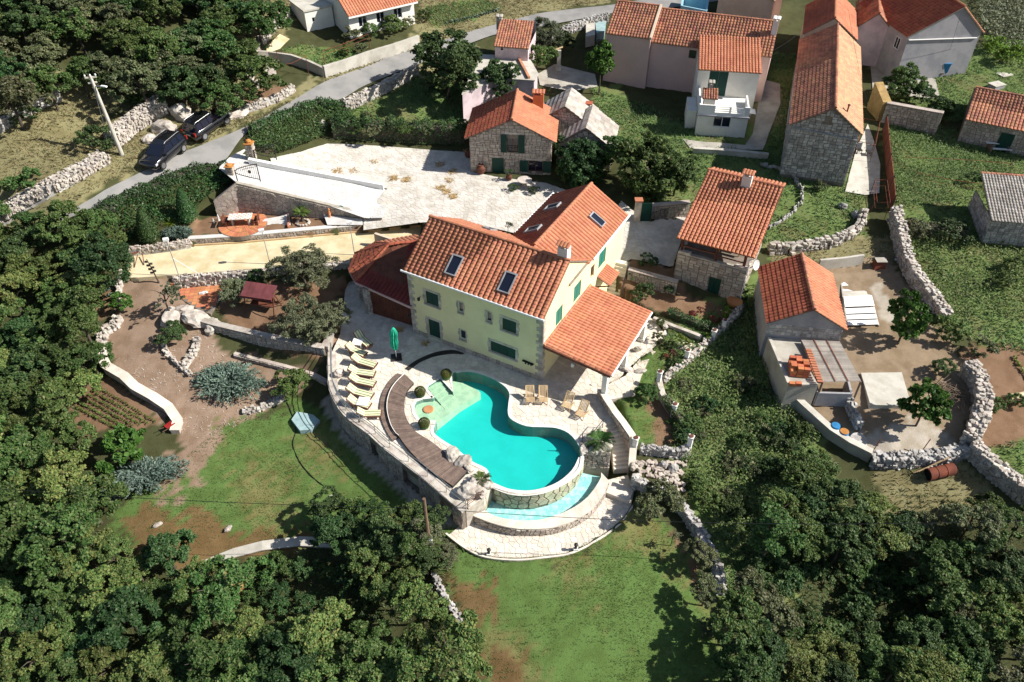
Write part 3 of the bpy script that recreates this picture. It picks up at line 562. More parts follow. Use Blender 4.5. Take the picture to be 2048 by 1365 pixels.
if(rim_o[5]-m0).length<(path[5]-m0).length:rim_o=offset(path,-.07,False);rim_i=offset(path,.34,False)
b=MB()
for i in range(len(path)-1):
 Q=[rim_o[i],rim_o[i+1],rim_i[i+1],rim_i[i]];b.hexa([Vector((q.x,q.y,-.06))for q in Q]+[Vector((q.x,q.y,-.035+.06*0))for q in Q])
b.build('overflow_rim',M['coping'],pool)
cat=empty('catch_basin',at(1080,1020,-1.2),'shallow curved lower basin of pale water under the stone overflow wall','pool')
floor=CATCH_IN+[p.copy()for p in path[::-1]]
b=MB();b.prism([(p.x,p.y,0)for p in floor],-2.2,-1.55);b.build('basin_floor',M['pool_low'],cat)
b=MB();tris=tessellate_polygon([[Vector((p.x,p.y,0))for p in floor]]);b.v=[(p.x,p.y,-1.25)for p in floor]
for t in tris:
 a,c,d=[floor[i]for i in t];b.f.append(tuple(t)if(c-a).cross(d-a).z>0 else tuple(t)[::-1])
b.m=[0]*len(b.f);b.build('basin_water',M['water'],cat)
ring_in=CATCH_IN[1:];k=min(len(ring_in),len(CATCH_OUT))
def resample(P,n):
 d=np.cumsum([0]+[(P[i+1]-P[i]).length for i in range(len(P)-1)]);return[along(P,d,t)[0]for t in np.linspace(0,d[-1],n)]
ri,ro=resample([Vector((p.x,p.y,0))for p in ring_in],26),resample([Vector((p.x,p.y,0))for p in CATCH_OUT],26);b=MB();b2=MB()
for i in range(25):
 Q=[ro[i],ro[i+1],ri[i+1],ri[i]]
 b.hexa([Vector((q.x,q.y,-1.16))for q in Q]+[Vector((q.x,q.y,-1.05+RND.uniform(-.01,.01)))for q in Q])
 b2.hexa([Vector((q.x,q.y,-2.3))for q in Q]+[Vector((q.x,q.y,-1.17))for q in Q])
b.build('basin_coping',M['paving'],cat);bw=b2.build('basin_wall',M['mortar'],cat)
dlo=np.cumsum([0]+[(ro[i+1]-ro[i]).length for i in range(25)])
wrap_cells(voronoi([(0,0),(dlo[-1],0),(dlo[-1],.66),(0,.66)],.22,np.random.default_rng(5),sx=1.4),ro,dlo,-1.82,M['stone'],bw,'wall_stone',.04,.02,singles=260)
# ================================================================ masonry, roofs, houses
UP=Vector((0,0,1))
_protos=[]
def _stone_protos(n=8):
 if _protos:return _protos
 for k in range(n):
  r=random.Random(k+40);V=[]
  for z in(-.5,.5):
   for a,c in((-.5,-.5),(.5,-.5),(.5,.5),(-.5,.5)):V.append((a*r.uniform(.7,1.08),c*r.uniform(.7,1.08),z*r.uniform(.75,1.05)))
  F=[(3,2,1,0),(4,5,6,7),(0,1,5,4),(1,2,6,5),(2,3,7,6),(3,0,4,7)]
  bm=__import__('bmesh').new();vs=[bm.verts.new(v)for v in V]
  for f in F:bm.faces.new([vs[i]for i in f])
  __import__('bmesh').ops.bevel(bm,geom=list(bm.edges),offset=.08,segments=1,affect='EDGES',profile=.5)
  bm.normal_update();bm.verts.ensure_lookup_table()
  _protos.append((np.array([v.co[:]for v in bm.verts]),[tuple(v.index for v in f.verts)for f in bm.faces]));bm.free()
 return _protos
_pm={}
def stones(parent,items,m,singles=0,name='stone'):
 """items: (centre, sx, sy, sz, rz) - the nearest ones become objects, the rest one joined part"""
 pr=_stone_protos();items=sorted(items,key=lambda t:camdist(t[0])-3*t[1]);rest=MB()
 for k,(c,sx,sy,sz,rz)in enumerate(items):
  i=RND.randrange(len(pr))
  if k<singles:
   key=(i,m.name)
   if key not in _pm:
    q=MB();q.add(pr[i][0],pr[i][1]);_pm[key]=q.mesh('stone',m)
   o=obj(name,_pm[key],parent);o.location=c;o.rotation_euler=(RND.uniform(-.25,.25),RND.uniform(-.25,.25),rz);o.scale=(sx,sy,sz)
   if parent is not None:o.matrix_parent_inverse=W2L(parent)
  else:
   V=pr[i][0]*np.array([sx,sy,sz]);ca,sa=math.cos(rz),math.sin(rz)
   X=V[:,0]*ca-V[:,1]*sa+c[0];Y=V[:,0]*sa+V[:,1]*ca+c[1];rest.add(np.stack([X,Y,V[:,2]+c[2]],1),pr[i][1])
 if rest.v:rest.build(name+'s',m,parent,kind='stuff')
def rubble_wall(name,label,pts,h,t=.5,s=.32,m='stone_grey',singles=60,group=None,cat='stone wall',core=True,base=None,mcore='stone_grey',rough=1.9,flat=False):
 """dry stone wall along world points; z of the points = foot; h may be list of heights"""
 s*=.78;t*=.82;P=[Vector(p)for p in pts];d=np.cumsum([0]+[(Vector((P[i+1].x-P[i].x,P[i+1].y-P[i].y,0))).length for i in range(len(P)-1)]);Ltot=d[-1]
 hs=h if isinstance(h,(list,tuple))else[h]*len(P)
 def A(q):
  q=min(max(q,0),Ltot-1e-6);i=min(int(np.searchsorted(d,q,'right'))-1,len(P)-2);f=(q-d[i])/(d[i+1]-d[i]);return P[i].lerp(P[i+1],f),(P[i+1]-P[i]),hs[i]+(hs[i+1]-hs[i])*f
 root=empty(name,A(Ltot/2)[0],label,cat,group)
 if core:
  b=MB();n=max(int(Ltot/.8),2)
  for i in range(n):
   p0,t0,h0=A(Ltot*i/n);p1,t1,h1=A(Ltot*(i+1)/n)
   for_t=(t0.copy());for_t.z=0;for_t.normalize();w=Vector((for_t.y,-for_t.x,0))*(t*.40)
   b.hexa([p0-w-UP*.5,p0+w-UP*.5,p1+w-UP*.5,p1-w-UP*.5][::-1]+[p0-w+UP*(h0-s*.3),p0+w+UP*(h0-s*.3),p1+w+UP*(h1-s*.3),p1-w+UP*(h1-s*.3)][::-1])
  b.build('wall_core',M[mcore],root)
 items=[];q=0
 na=max(2,round(t/s))
 while q<Ltot:
  w=s*RND.uniform(.5,1.6);p,tv,hh=A(q+w/2);rz=math.atan2(tv.y,tv.x);nrm=Vector((tv.y,-tv.x,0)).normalized();nl=max(1,round(hh/(s*.8)))
  for k in range(nl):
   for a in range(na):
    if k<nl-1 and 0<a<na-1:continue
    x=((a+.5)/na-.5)*t;sz=hh/nl*RND.uniform(.75,1.3)
    c=p+nrm*(x+RND.uniform(-.04,.04)*rough)+UP*((k+.5)*hh/nl+(RND.uniform(-.03,.08)if k==nl-1 and not flat else 0)*rough)+Vector((RND.uniform(-.06,.06),RND.uniform(-.06,.06),0))
    items.append((c,w*RND.uniform(.7,1.25),t/na*RND.uniform(.7,1.3),sz,rz+RND.uniform(-.25,.25)*rough))
  q+=w*.95
 stones(root,items,M[m],singles);return root
def ashlar(parent,p0,ux,Wd,hfun,m='stone',cw=.42,ch=.26,proud=.035,holes=(),singles=0,name='wall_stone',z0=0,nrm=None,rs=None):
 """irregular rubble masonry on the face p0 + x*ux + z*up; outward normal = ux x up unless given"""
 n=Vector((ux.y,-ux.x,0))if nrm is None else nrm;p0=Vector(p0);r=random.Random(int(abs(p0.x)*97+abs(p0.y)*31+z0*7));its=[];cells=[]
 top=max(hfun(Wd*i/20)for i in range(21))
 def split(x0,x1,z0_,z1,dep=0):
  w,h=x1-x0,z1-z0_
  if(w<cw*1.35 and h<ch*1.35)or dep>9:cells.append((x0,x1,z0_,z1));return
  t=r.uniform(.34,.66)
  if w/cw>h/ch:split(x0,x0+w*t,z0_,z1,dep+1);split(x0+w*t,x1,z0_,z1,dep+1)
  else:split(x0,x1,z0_,z0_+h*t,dep+1);split(x0,x1,z0_+h*t,z1,dep+1)
 z=z0
 while z<top-.04:
  hb=min(ch*r.uniform(1.2,2.9),top-z+.02);x=0
  while x<Wd-.02:wb=min(cw*r.uniform(1.2,3.2),Wd-x);split(x,x+wb,z,z+hb);x+=wb
  z+=hb
 for x0,x1,za,zb in cells:
  if any((x0+x1)/2>a-.02 and(x0+x1)/2<c+.02 and(za+zb)/2>b_-.02 and(za+zb)/2<d_+.02 for a,b_,c,d_ in holes):continue
  for a,b_,c,d_ in holes:
   if x1>a and x0<c and zb>b_ and za<d_:
    if x0<a:x1=a
    elif x1>c:x0=c
    elif za<b_:zb=b_
    else:za=d_
  hl,hr=hfun(x0),hfun(x1)
  if x1-x0<.06 or zb-za<.05 or min(hl,hr)<za+.04:continue
  j=lambda:r.uniform(-.028,.028);P=[(x0+j(),za+j()),((x0+x1)/2+j(),za+j()),(x1+j(),za+j()),(x1+j()*.6,min(zb,hr)+j()),(x0+j()*.6,min(zb,hl)+j())]
  c=np.mean(np.array(P),0);d=max(np.mean([math.hypot(q[0]-c[0],q[1]-c[1])for q in P]),.04);kk=max(1-.022/d,.5);pr=proud*RND.uniform(.5,1.5);V=[];N_=len(P)
  for off,q in((pr,kk*.93),(-.02,kk)):V+=[p0+ux*(c[0]+(x-c[0])*q)+UP*(c[1]+(z-c[1])*q)+n*off for x,z in P]
  Fq=[tuple(range(N_))]+[(i,i+N_,(i+1)%N_+N_,(i+1)%N_)for i in range(N_)]
  nn=sum(((V[(i+1)%N_]-V[i]).cross(V[(i+2)%N_]-V[(i+1)%N_])for i in range(N_)),Vector())
  if nn.dot(n)<0:Fq=[f[::-1]for f in Fq]
  its.append((V,Fq))
 its.sort(key=lambda t:camdist(t[0][0]));rest=MB()
 for k,(V,Fq)in enumerate(its):
  if k<singles:
   ctr=sum(V,Vector())/len(V);q=MB();q.add([v-ctr for v in V],Fq);oo=obj(name,q.mesh(name,M[m]),parent);oo.location=ctr;oo.matrix_parent_inverse=W2L(parent)
  else:rest.add(V,Fq)
 if rest.v:rest.build(name+'s',M[m],parent,kind='stuff')
def tiled(parent,EL,ER,RR,RL,tw=.36,tl=.42,m='tile',amp=.055,singles=0,keep=None,slab=.1,mslab='mortar',lip=.35):
 """one roof slope of curved tiles; EL-ER eave, RL-RR ridge; keep(p) may drop tiles"""
 EL,ER,RR,RL=map(Vector,(EL,ER,RR,RL));nc=max(1,round((ER-EL).length/tw));nr=max(1,round((RL-EL).length/tl))
 u=(ER-EL)/nc;v=(RL-EL)/nr;n=u.cross(v).normalized();n=-n if n.z<0 else n
 b=MB();b.hexa([p-n*slab for p in(EL,ER,RR,RL)]+[p-n*.012 for p in(EL,ER,RR,RL)]);b.build('roof_deck',M[mslab],parent)
 prof=[(0,-.25),(.06,.42),(.2,.92),(.40,1),(.60,.92),(.74,.42),(.80,-.25),(1.0,-.25)]
 V=[];F=[]
 k=len(prof)
 for y,lift in((-.08,.012+amp*lip),(1.0,.0)):
  for x,hh in prof:V.append(u*x+v*y+n*(hh*amp+lift+.004))
 V+=[u*x+v*-.07+n*(-.012)for x,hh in prof]
 for i in range(k-1):F.append((i,i+1,k+i+1,k+i));F.append((2*k+i,2*k+i+1,i+1,i))
 if(V[1]-V[0]).cross(V[k+1]-V[1]).dot(n)<0:F=[f[::-1]for f in F]
 pos=[]
 for j in range(nr):
  for i in range(nc):
   p=EL+u*i+v*j
   if keep is None or keep(p+u*.5+v*.5):pos.append(p+n*RND.uniform(-.006,.006))
 pos.sort(key=camdist);q=MB();q.add(V,F);tm=q.mesh('tile',M[m]);A=np.array([tuple(x)for x in V]);rest_V=[];rest_F=[]
 for kk,p in enumerate(pos):
  if kk<singles:o=obj('tile',tm,parent);o.location=p;o.matrix_parent_inverse=W2L(parent)
  else:rest_F.append(np.array(F)+len(rest_V)*len(V));rest_V.append(A+np.array(p)+np.array(n)*RND.uniform(-.004,.004))
 if rest_V:o=obj('roof_tiles',np_mesh('roof_tiles',np.concatenate(rest_V),np.concatenate(rest_F),M[m]),parent,world=True);tag(o,kind='stuff')
def ridge(parent,A,B,m='tile',r=.13,l=.42,single=True,name='ridge_tile'):
 A,B=Vector(A),Vector(B);n=max(1,round((B-A).length/l));d=(B-A)/n;x=d.cross(UP).normalized();y=x.cross(d).normalized();V=[];F=[]
 for t,rr in((-.05,r*1.08),(1,r*.92)):
  for k in range(6):a=math.pi*k/5;V.append(d*t+x*rr*math.cos(a)+y*(rr*math.sin(a)-.02))
 for k in range(5):F.append((k,k+1,7+k,6+k))
 F.append((0,5,4,3,2,1)[::-1]);c=(V[1]-V[0]).cross(V[7]-V[1]);F=[f[::-1]for f in F]if c.dot(y)<0 else F
 q=MB();q.add(V,F);tm=q.mesh(name,M[m]);rest=MB()
 for i in range(n):
  if single:o=obj(name,tm,parent);o.location=A+d*i;o.matrix_parent_inverse=W2L(parent)
  else:rest.add([A+d*i+v for v in V],F)
 if rest.v:rest.build(name+'s',M[m],parent,kind='stuff')
class Face:
 """vertical wall face: origin at ground left corner, ux along it, outward normal to the right of ux"""
 def __init__(s,p0,ux):s.p0=Vector(p0);s.ux=Vector((ux[0],ux[1],0)).normalized();s.n=Vector((s.ux.y,-s.ux.x,0))
 def loc(s,u,v):w=onplane(u,v,s.p0,s.n)-s.p0;return w.dot(s.ux),w.z
 def rect(s,u0,v0,u1,v1):
  a,b=s.loc(u0,v0),s.loc(u1,v1);return(min(a[0],b[0]),min(a[1],b[1]),max(a[0],b[0]),max(a[1],b[1]))
 def pt(s,x,z,o=0):return s.p0+s.ux*x+UP*z+s.n*o
def wallface(mb,f,Wd,H,holes=(),depth=.16,gable=None,mi=0):
 """rectangular wall with real openings + optional gable (x, z) apex"""
 xs=sorted({0,Wd,*[h[0]for h in holes],*[h[2]for h in holes]});zs=sorted({-.6,H,*[h[1]for h in holes],*[h[3]for h in holes]})
 xs=[x for x in xs if 0<=x<=Wd];zs=[z for z in zs if-.6<=z<=H]
 for i in range(len(xs)-1):
  for j in range(len(zs)-1):
   cx,cz=(xs[i]+xs[i+1])/2,(zs[j]+zs[j+1])/2
   if any(a<cx<c and b<cz<d for a,b,c,d in holes):continue
   mb.add([f.pt(xs[i],zs[j]),f.pt(xs[i+1],zs[j]),f.pt(xs[i+1],zs[j+1]),f.pt(xs[i],zs[j+1])],[(0,1,2,3)],mi)
 for a,b,c,d in holes:
  Q=[(a,b),(c,b),(c,d),(a,d)]
  for k in range(4):
   p,q=Q[k],Q[(k+1)%4];mb.add([f.pt(*p),f.pt(*q),f.pt(*q,-depth),f.pt(*p,-depth)],[(3,2,1,0)],mi)
  mb.add([f.pt(*q,-depth)for q in Q],[(0,1,2,3)],mi)
 if gable:mb.add([f.pt(0,H),f.pt(Wd,H),f.pt(*gable)],[(0,1,2)],mi)
def shutters(parent,f,r,m='green',leaves=2,inset=.05,slats=True,name='shutter'):
 a,b,c,d=r;w=(c-a)/leaves
 for k in range(leaves):
  q=MB();x0,x1=a+k*w+.01,a+(k+1)*w-.01
  q.hexa([f.pt(x0,b+.01,-inset-.04),f.pt(x1,b+.01,-inset-.04),f.pt(x1,b+.01,-inset),f.pt(x0,b+.01,-inset)][::-1]+[f.pt(x0,d-.01,-inset-.04),f.pt(x1,d-.01,-inset-.04),f.pt(x1,d-.01,-inset),f.pt(x0,d-.01,-inset)][::-1])
  if slats:
   n=max(3,int((d-b)/.14))
   for i in range(n):
    z=b+.06+(d-b-.12)*i/n;q.hexa([f.pt(x0+.05,z,-inset),f.pt(x1-.05,z,-inset),f.pt(x1-.05,z,-inset+.018),f.pt(x0+.05,z,-inset+.018)][::-1]+[f.pt(x0+.05,z+.07,-inset),f.pt(x1-.05,z+.07,-inset),f.pt(x1-.05,z+.07,-inset+.004),f.pt(x0+.05,z+.07,-inset+.004)][::-1])
  q.build(name,M[m],parent)
def window(parent,f,r,mf='white',inset=.10,name='window',bars=1,hbars=0):
 a,b,c,d=r;fw=.05;q=MB()
 def fb(x0,z0,x1,z1):q.hexa([f.pt(x0,z0,-inset-.05),f.pt(x1,z0,-inset-.05),f.pt(x1,z0,-inset),f.pt(x0,z0,-inset)][::-1]+[f.pt(x0,z1,-inset-.05),f.pt(x1,z1,-inset-.05),f.pt(x1,z1,-inset),f.pt(x0,z1,-inset)][::-1])
 fb(a,b,a+fw,d);fb(c-fw,b,c,d);fb(a+fw,b,c-fw,b+fw);fb(a+fw,d-fw,c-fw,d)
 for k in range(bars):x=a+(c-a)*(k+1)/(bars+1);fb(x-fw*.6,b+fw,x+fw*.6,d-fw)
 o=q.build(name,M[mf],parent);g=MB();g.add([f.pt(a+fw*.5,b+fw*.5,-inset-.03),f.pt(c-fw*.5,b+fw*.5,-inset-.03),f.pt(c-fw*.5,d-fw*.5,-inset-.03),f.pt(a+fw*.5,d-fw*.5,-inset-.03)],[(0,1,2,3)]);g.build('pane',M['glass'],o);return o
def surround(parent,f,r,w=.2,m='stone_pale',proud=.03,sill=.06):
 a,b,c,d=r;its=[]
 for x0,x1 in((a-w,a-.004),(c+.004,c+w)):
  z=b;k=0
  while z<d-.02:
   h=min(RND.uniform(.28,.45),d-z);e=.07 if k%2 else 0;its.append((x0-(e if x0<a else 0),z,x1+(e if x0>a else 0),z+h-.012));z+=h;k+=1
 its.append((a-w,d+.004,c+w,d+w*.95));its.append((a-w*.9,b-.14,c+w*.9,b-.006))
 for i,(x0,z0,x1,z1)in enumerate(its):
  q=MB();pr=proud+(sill if i==len(its)-1 else 0)
  q.hexa([f.pt(x0,z0,-.03),f.pt(x1,z0,-.03),f.pt(x1,z0,pr),f.pt(x0,z0,pr)][::-1]+[f.pt(x0,z1,-.03),f.pt(x1,z1,-.03),f.pt(x1,z1,pr),f.pt(x0,z1,pr)][::-1]);q.build('sill' if i==len(its)-1 else 'surround_stone',M[m],parent)
def quoins(parent,f,x,H,side,w=.5,m='stone_pale',z0=0,proud=.035):
 z=z0;k=0
 while z<H-.05:
  h=min(RND.uniform(.26,.36),H-z);ww=w*(1 if k%2 else .62)*RND.uniform(.9,1.1);x0,x1=(x,x+ww)if side>0 else(x-ww,x);q=MB()
  q.hexa([f.pt(x0,z,-.03),f.pt(x1,z,-.03),f.pt(x1,z,proud),f.pt(x0,z,proud)][::-1]+[f.pt(x0,z+h-.012,-.03),f.pt(x1,z+h-.012,-.03),f.pt(x1,z+h-.012,proud),f.pt(x0,z+h-.012,proud)][::-1]);q.build('corner_stone',M[m],parent);z+=h;k+=1
def chimney(parent,c,w,d,h,ux,m='plaster_white',cap='tile',mesh_name='chimney',nt=4):
 c=Vector(c);b=MB();b.box(c+UP*h/2,w,d,h,ux=ux);ch=b.build(mesh_name,M[m],parent)
 y=Vector((-ux[1],ux[0],0));x=Vector((ux[0],ux[1],0));b=MB()
 for sx in(-1,1):
  for sy in(-1,1):b.box(c+UP*(h+.12)+x*sx*(w/2-.07)+y*sy*(d/2-.07),.12,.12,.25,ux=ux)
 b.build('cap_post',M[m],ch);w2,d2=w/2+.12,d/2+.12
 for s in(-1,1):
  q=MB();nn=nt
  for k in range(nn):
   x0=-w2+2*w2*k/nn;x1=x0+2*w2/nn
   pts=[]
   for j in range(5):
    a=math.pi*j/4;pts.append((x0+(x1-x0)*(.5-.5*math.cos(a)),.07*math.sin(a)))
   V=[c+x*px+y*s*d2+UP*(h+.24+pz)for px,pz in pts]+[c+x*px+UP*(h+.42+pz)for px,pz in pts]
   V+=[v-UP*.05 for v in V]
   F=[(j,j+1,6+j,5+j)for j in range(4)]+[(j+10,j+15,j+16,j+11)for j in range(4)]+[(j,j+10,j+11,j+1)for j in range(4)]
   q.add(V,F if s<0 else[f[::-1]for f in F])
  q.build('cap_tiles',M[cap],ch)
 return ch
def skylight(parent,p,ux,vx,n,w=.78,h=1.25,bright=False):
 ux,vx,n=ux.normalized(),vx.normalized(),n.normalized();q=MB();p=Vector(p)
 def bx(x0,y0,x1,y1,z0,z1,mb):mb.hexa([p+ux*x+vx*y+n*z for z in(z0,z1)for x,y in((x0,y0),(x1,y0),(x1,y1),(x0,y1))])
 t=.09
 for a in((-w/2,-h/2,w/2,-h/2+t),(-w/2,h/2-t*1.4,w/2,h/2),(-w/2,-h/2+t,-w/2+t,h/2-t*1.4),(w/2-t,-h/2+t,w/2,h/2-t*1.4)):bx(*a,-.05,.17,q)
 o=q.build('skylight',M['lead'],parent);g=MB();bx(-w/2+t,-h/2+t,w/2-t,h/2-t*1.4,-.03,.11,g);g.build('pane',M['glass'],o)
 return o
def gutter(parent,a,b,r=.07,m='white',name='gutter'):
 q=MB();q.tube([a,b],r,8);q.build(name,M[m],parent)
FL,FR=at(827,664),at(1083,762);U=(FR-FL).normalized();N=Vector((-U.y,U.x,0));LW=(FR-FL).length;DW=7.3
villa=empty('villa',(FL+FR)/2+N*3.6,'large pale yellow villa with orange tiled roofs facing the pool','house')
fF=Face(FL,U);fR=Face(FR,N);fL=Face(FL+N*DW,-N);fB=Face(FR+N*DW,-U)
def hole(f,*r):return f.rect(*r)
w1=hole(fF,850.5,581,878,615.5);dr=hole(fF,856,637,881.5,679);n1=hole(fF,915.5,603,926.5,627);n2=hole(fF,919,658.5,932,681.5);n3=hole(fF,972,622,983,646);w2=hole(fF,1004.4,635,1032.5,669);w3=hole(fF,981,681,1031,720)
dr=(dr[0],max(dr[1],.05),dr[2],dr[3])
EH,RH=6.15,8.45
holesF=[w1,dr,n1,n2,n3,w2,w3]
s1=hole(fR,1112.3,624.4,1123.8,639.6);s2=hole(fR,1148.4,576,1160.6,590)
b=MB();wallface(b,fF,LW,EH,holesF);wallface(b,fR,DW,EH,[s1,s2],gable=(DW/2,RH));wallface(b,fL,DW,EH,[],gable=(DW/2,RH));wallface(b,fB,LW,EH,[])
b.build('wall',M['plaster_yellow'],villa)
for r in(w1,w2):surround(villa,fF,r);shutters(villa,fF,r)
surround(villa,fF,w3);shutters(villa,fF,w3,leaves=3);surround(villa,fF,dr);shutters(villa,fF,dr,leaves=2,slats=False,name='door')
for r in(n1,n2,n3):window(villa,fF,r,bars=0);surround(villa,fF,r,w=.08)
for r in(s1,s2):shutters(villa,fR,r,m='green_lit');  # sunlit copy of the front shutters' green
quoins(villa,fF,0,EH-.3,1);quoins(villa,fF,LW,EH-.3,-1);quoins(villa,fR,0,EH-.3,1,w=.4)
ashlar(villa,fF.pt(.3,0),U,LW-.6,lambda x:.42,'stone',.5,.42,proud=.06,holes=[(dr[0]-.3,0,dr[2]-.3,3)],name='plinth_stone',singles=40)
b=MB()
for x in(1.0,):
 a=fF.loc(1046,719);c=fF.loc(1068,728);b.hexa([fF.pt(a[0],a[1]-.05,0),fF.pt(c[0],c[1]-.05,0),fF.pt(c[0],c[1]-.05,.18),fF.pt(a[0],a[1]-.05,.18)][::-1]+[fF.pt(a[0],a[1],0),fF.pt(c[0],c[1],0),fF.pt(c[0],c[1],.18),fF.pt(a[0],a[1],.18)][::-1])
b.build('vent_hood',M['dark'],villa)
for k in range(3):
 x,z=fF.loc(1051+k*5.6,727+k*1.9);q=MB();q.tube([fF.pt(x,z,-.02),fF.pt(x,z,.03)],.07,8);q.build('vent_hole',M['dark'],villa)
for uu,vv in((841,594),(822,627)):
 x,z=fF.loc(uu,vv);q=MB();q.bar(fF.pt(x,z,0),fF.pt(x,z+.05,.25),.04);q.lathe(fF.pt(x,z-.2,.27),[(.05,0),(.1,.05),(.12,.25),(.02,.33)],8);q.build('wall_lantern',M['iron'],villa)
roof=empty('roof',(FL+FR)/2+N*3.6+UP*EH);roof.parent=villa;roof.matrix_parent_inverse=W2L(villa)
def vp(x,y,z):return FL+U*x+N*y+UP*z
OV=.22;SL=(RH-EH)/(DW/2)
E0=vp(-.15,-OV,EH-OV*SL+.14);E1=vp(LW+.12,-OV,EH-OV*SL+.14);R0=vp(-.15,DW/2,RH+.14);R1=vp(LW+.12,DW/2,RH+.14);B0=vp(-.15,DW+OV,EH-OV*SL+.14);B1=vp(LW+.12,DW+OV,EH-OV*SL+.14)
tiled(roof,E0,E1,R1,R0,.40,.27,'tile',.085,singles=300)
tiled(roof,B1,B0,R0,R1,.40,.27,'tile',.06)
ridge(roof,R0+UP*.04,R1+UP*.04,'tile',.15,.42)
nF=(E1-E0).cross(R0-E0).normalized();vF=(R0-E0).normalized()
for uu,vv in((909.5,532),(1015.5,566.5)):skylight(roof,onplane(uu,vv,E0,nF)+nF*.03,U,vF,nF,.95,1.6)
nB=(B0-B1).cross(R1-B1).normalized();vB=(R1-B1).normalized();skylight(roof,onplane(978,461,B0,nB)+nB*.03,-U,vB,nB)
q=MB()
for z0,z1,o in((EH-.32,EH-.16,.10),(EH-.158,EH+.0,.2)):
 q.hexa([fF.pt(-.2,z0,0),fF.pt(LW+.15,z0,0),fF.pt(LW+.15,z0,o),fF.pt(-.2,z0,o)][::-1]+[fF.pt(-.2,z1,0),fF.pt(LW+.15,z1,0),fF.pt(LW+.15,z1,o),fF.pt(-.2,z1,o)][::-1])
q.build('cornice',M['stone_pale'],villa);gutter(villa,fF.pt(-.3,EH-.03,.33),fF.pt(LW+.2,EH-.03,.33),.085)
cx,cz=fR.loc(1136,522);chimney(roof,vp(LW-.5,DW/2+.25,RH-.3),.75,.6,1.25,U,'plaster_white')
WX0,WX1,WY1,WE,WR=LW-6.3,LW-.02,14.3,6.25,8.1
fW=Face(vp(WX1,DW+.002,0),N);fWB=Face(vp(WX1,WY1,0),-U);fWL=Face(vp(WX0,WY1,0),-N)
s3=hole(fW,1198.7,509.6,1210,522.8);s4=hole(fW,1182,536,1187.5,551);
b=MB();wallface(b,fW,WY1-DW,WE,[s3,s4]);wallface(b,fWB,WX1-WX0,WE,gable=((WX1-WX0)/2,WR));wallface(b,fWL,WY1-DW,WE)
b.build('wing_wall',M['plaster_yellow'],villa);shutters(villa,fW,s3,m='green_lit');window(villa,fW,s4,bars=0,mf='wood_pale')
xm=(WX0+WX1)/2;ws=(WR-WE)/((WX1-WX0)/2);o=.18
wing=empty('wing_roof',vp(xm,11,WE));wing.parent=villa;wing.matrix_parent_inverse=W2L(villa)
def onmain(p):
 y=(p-FL).dot(N);return p.z>RH+.14-(abs(y-DW/2))*SL+.02 or y>DW+OV
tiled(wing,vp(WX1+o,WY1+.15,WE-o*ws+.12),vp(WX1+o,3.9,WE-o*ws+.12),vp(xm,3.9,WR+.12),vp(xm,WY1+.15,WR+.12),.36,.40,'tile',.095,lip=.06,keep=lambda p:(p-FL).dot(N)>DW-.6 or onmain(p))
tiled(wing,vp(WX0-o,3.9,WE-o*ws+.12),vp(WX0-o,WY1+.15,WE-o*ws+.12),vp(xm,WY1+.15,WR+.12),vp(xm,3.9,WR+.12),.36,.34,'tile_red',.06,keep=lambda p:onmain(p))  # slope away from the sun: shade put in by a darker tile
ridge(wing,vp(xm,4.6,WR+.16),vp(xm,WY1+.15,WR+.16),'tile',.14)
gutter(villa,vp(WX1+.3,DW+.3,WE-.02),vp(WX1+.3,WY1+.3,WE-.02),.09);gutter(villa,vp(WX0-.3,DW+.6,WE-.02),vp(WX0-.3,WY1+.3,WE-.02),.09)
q=MB();q.hexa([vp(WX1+.003,DW,WE-.3),vp(WX1+.12,DW,WE-.3),vp(WX1+.12,WY1,WE-.3),vp(WX1+.003,WY1,WE-.3)]+[vp(WX1+.003,DW,WE-.05),vp(WX1+.2,DW,WE-.05),vp(WX1+.2,WY1,WE-.05),vp(WX1+.003,WY1,WE-.05)]);q.build('wing_cornice',M['white'],villa)
ne=Vector((U.x*ws+0,U.y*ws,1)).normalized();
for uu,vv,side in((1193,441.5,1),(1106,416,-1),(1067,461,-1)):
 e=vp(WX1+o,9,WE-o*ws+.12)if side>0 else vp(WX0-o,9,WE-o*ws+.12);nn=(U*side*ws+UP).normalized();skylight(wing,onplane(uu,vv,e,nn)+nn*.03,N*side,(-U*side+UP*ws).normalized(),nn,.8,1.35)
cp0,cp1=fW.pt(fW.loc(1193,566)[0],2.95),fW.pt(fW.loc(1193,566)[0]+1.9,2.95)
can=empty('door_canopy',cp0);can.parent=villa;can.matrix_parent_inverse=W2L(villa)
tiled(can,cp1+U*1.15-UP*.05,cp0+U*1.15-UP*.05,cp0+UP*.45,cp1+UP*.45,.24,.3,'tile',.06)
q=MB();q.bar(cp0+U*1.0-UP*.15,cp0-UP*.6,.08);q.bar(cp1+U*1.0-UP*.15,cp1-UP*.6,.08);q.build('bracket',M['wood_red'],can)
porch=empty('porch',vp(LW+2.6,4,0),'open porch with broad orange tiled roof against the right side of the villa','porch')
PE=[vp(LW+5.18,.25,2.78),vp(LW+5.10,8.1,2.78)];PR=[vp(LW+.05,.05,3.48),vp(LW+.05,8.0,3.48)]
pr_=empty('roof',vp(LW+2.6,4,3));pr_.parent=porch;pr_.matrix_parent_inverse=W2L(porch)
tiled(pr_,PE[1],PE[0],PR[0],PR[1],.30,.42,'tile',.10,lip=.06,slab=.14,mslab='wood_red')
q=MB();q.bar(PE[0]-UP*.12,PR[0]-UP*.12,.12,.22);q.build('edge_beam',M['wood_red'],porch);gutter(porch,PE[0]+U*.07-UP*.05,PE[1]+U*.07-UP*.05,.07)
ridge(pr_,PR[0]+UP*.05,PR[1]+UP*.05,'tile_old',.13)
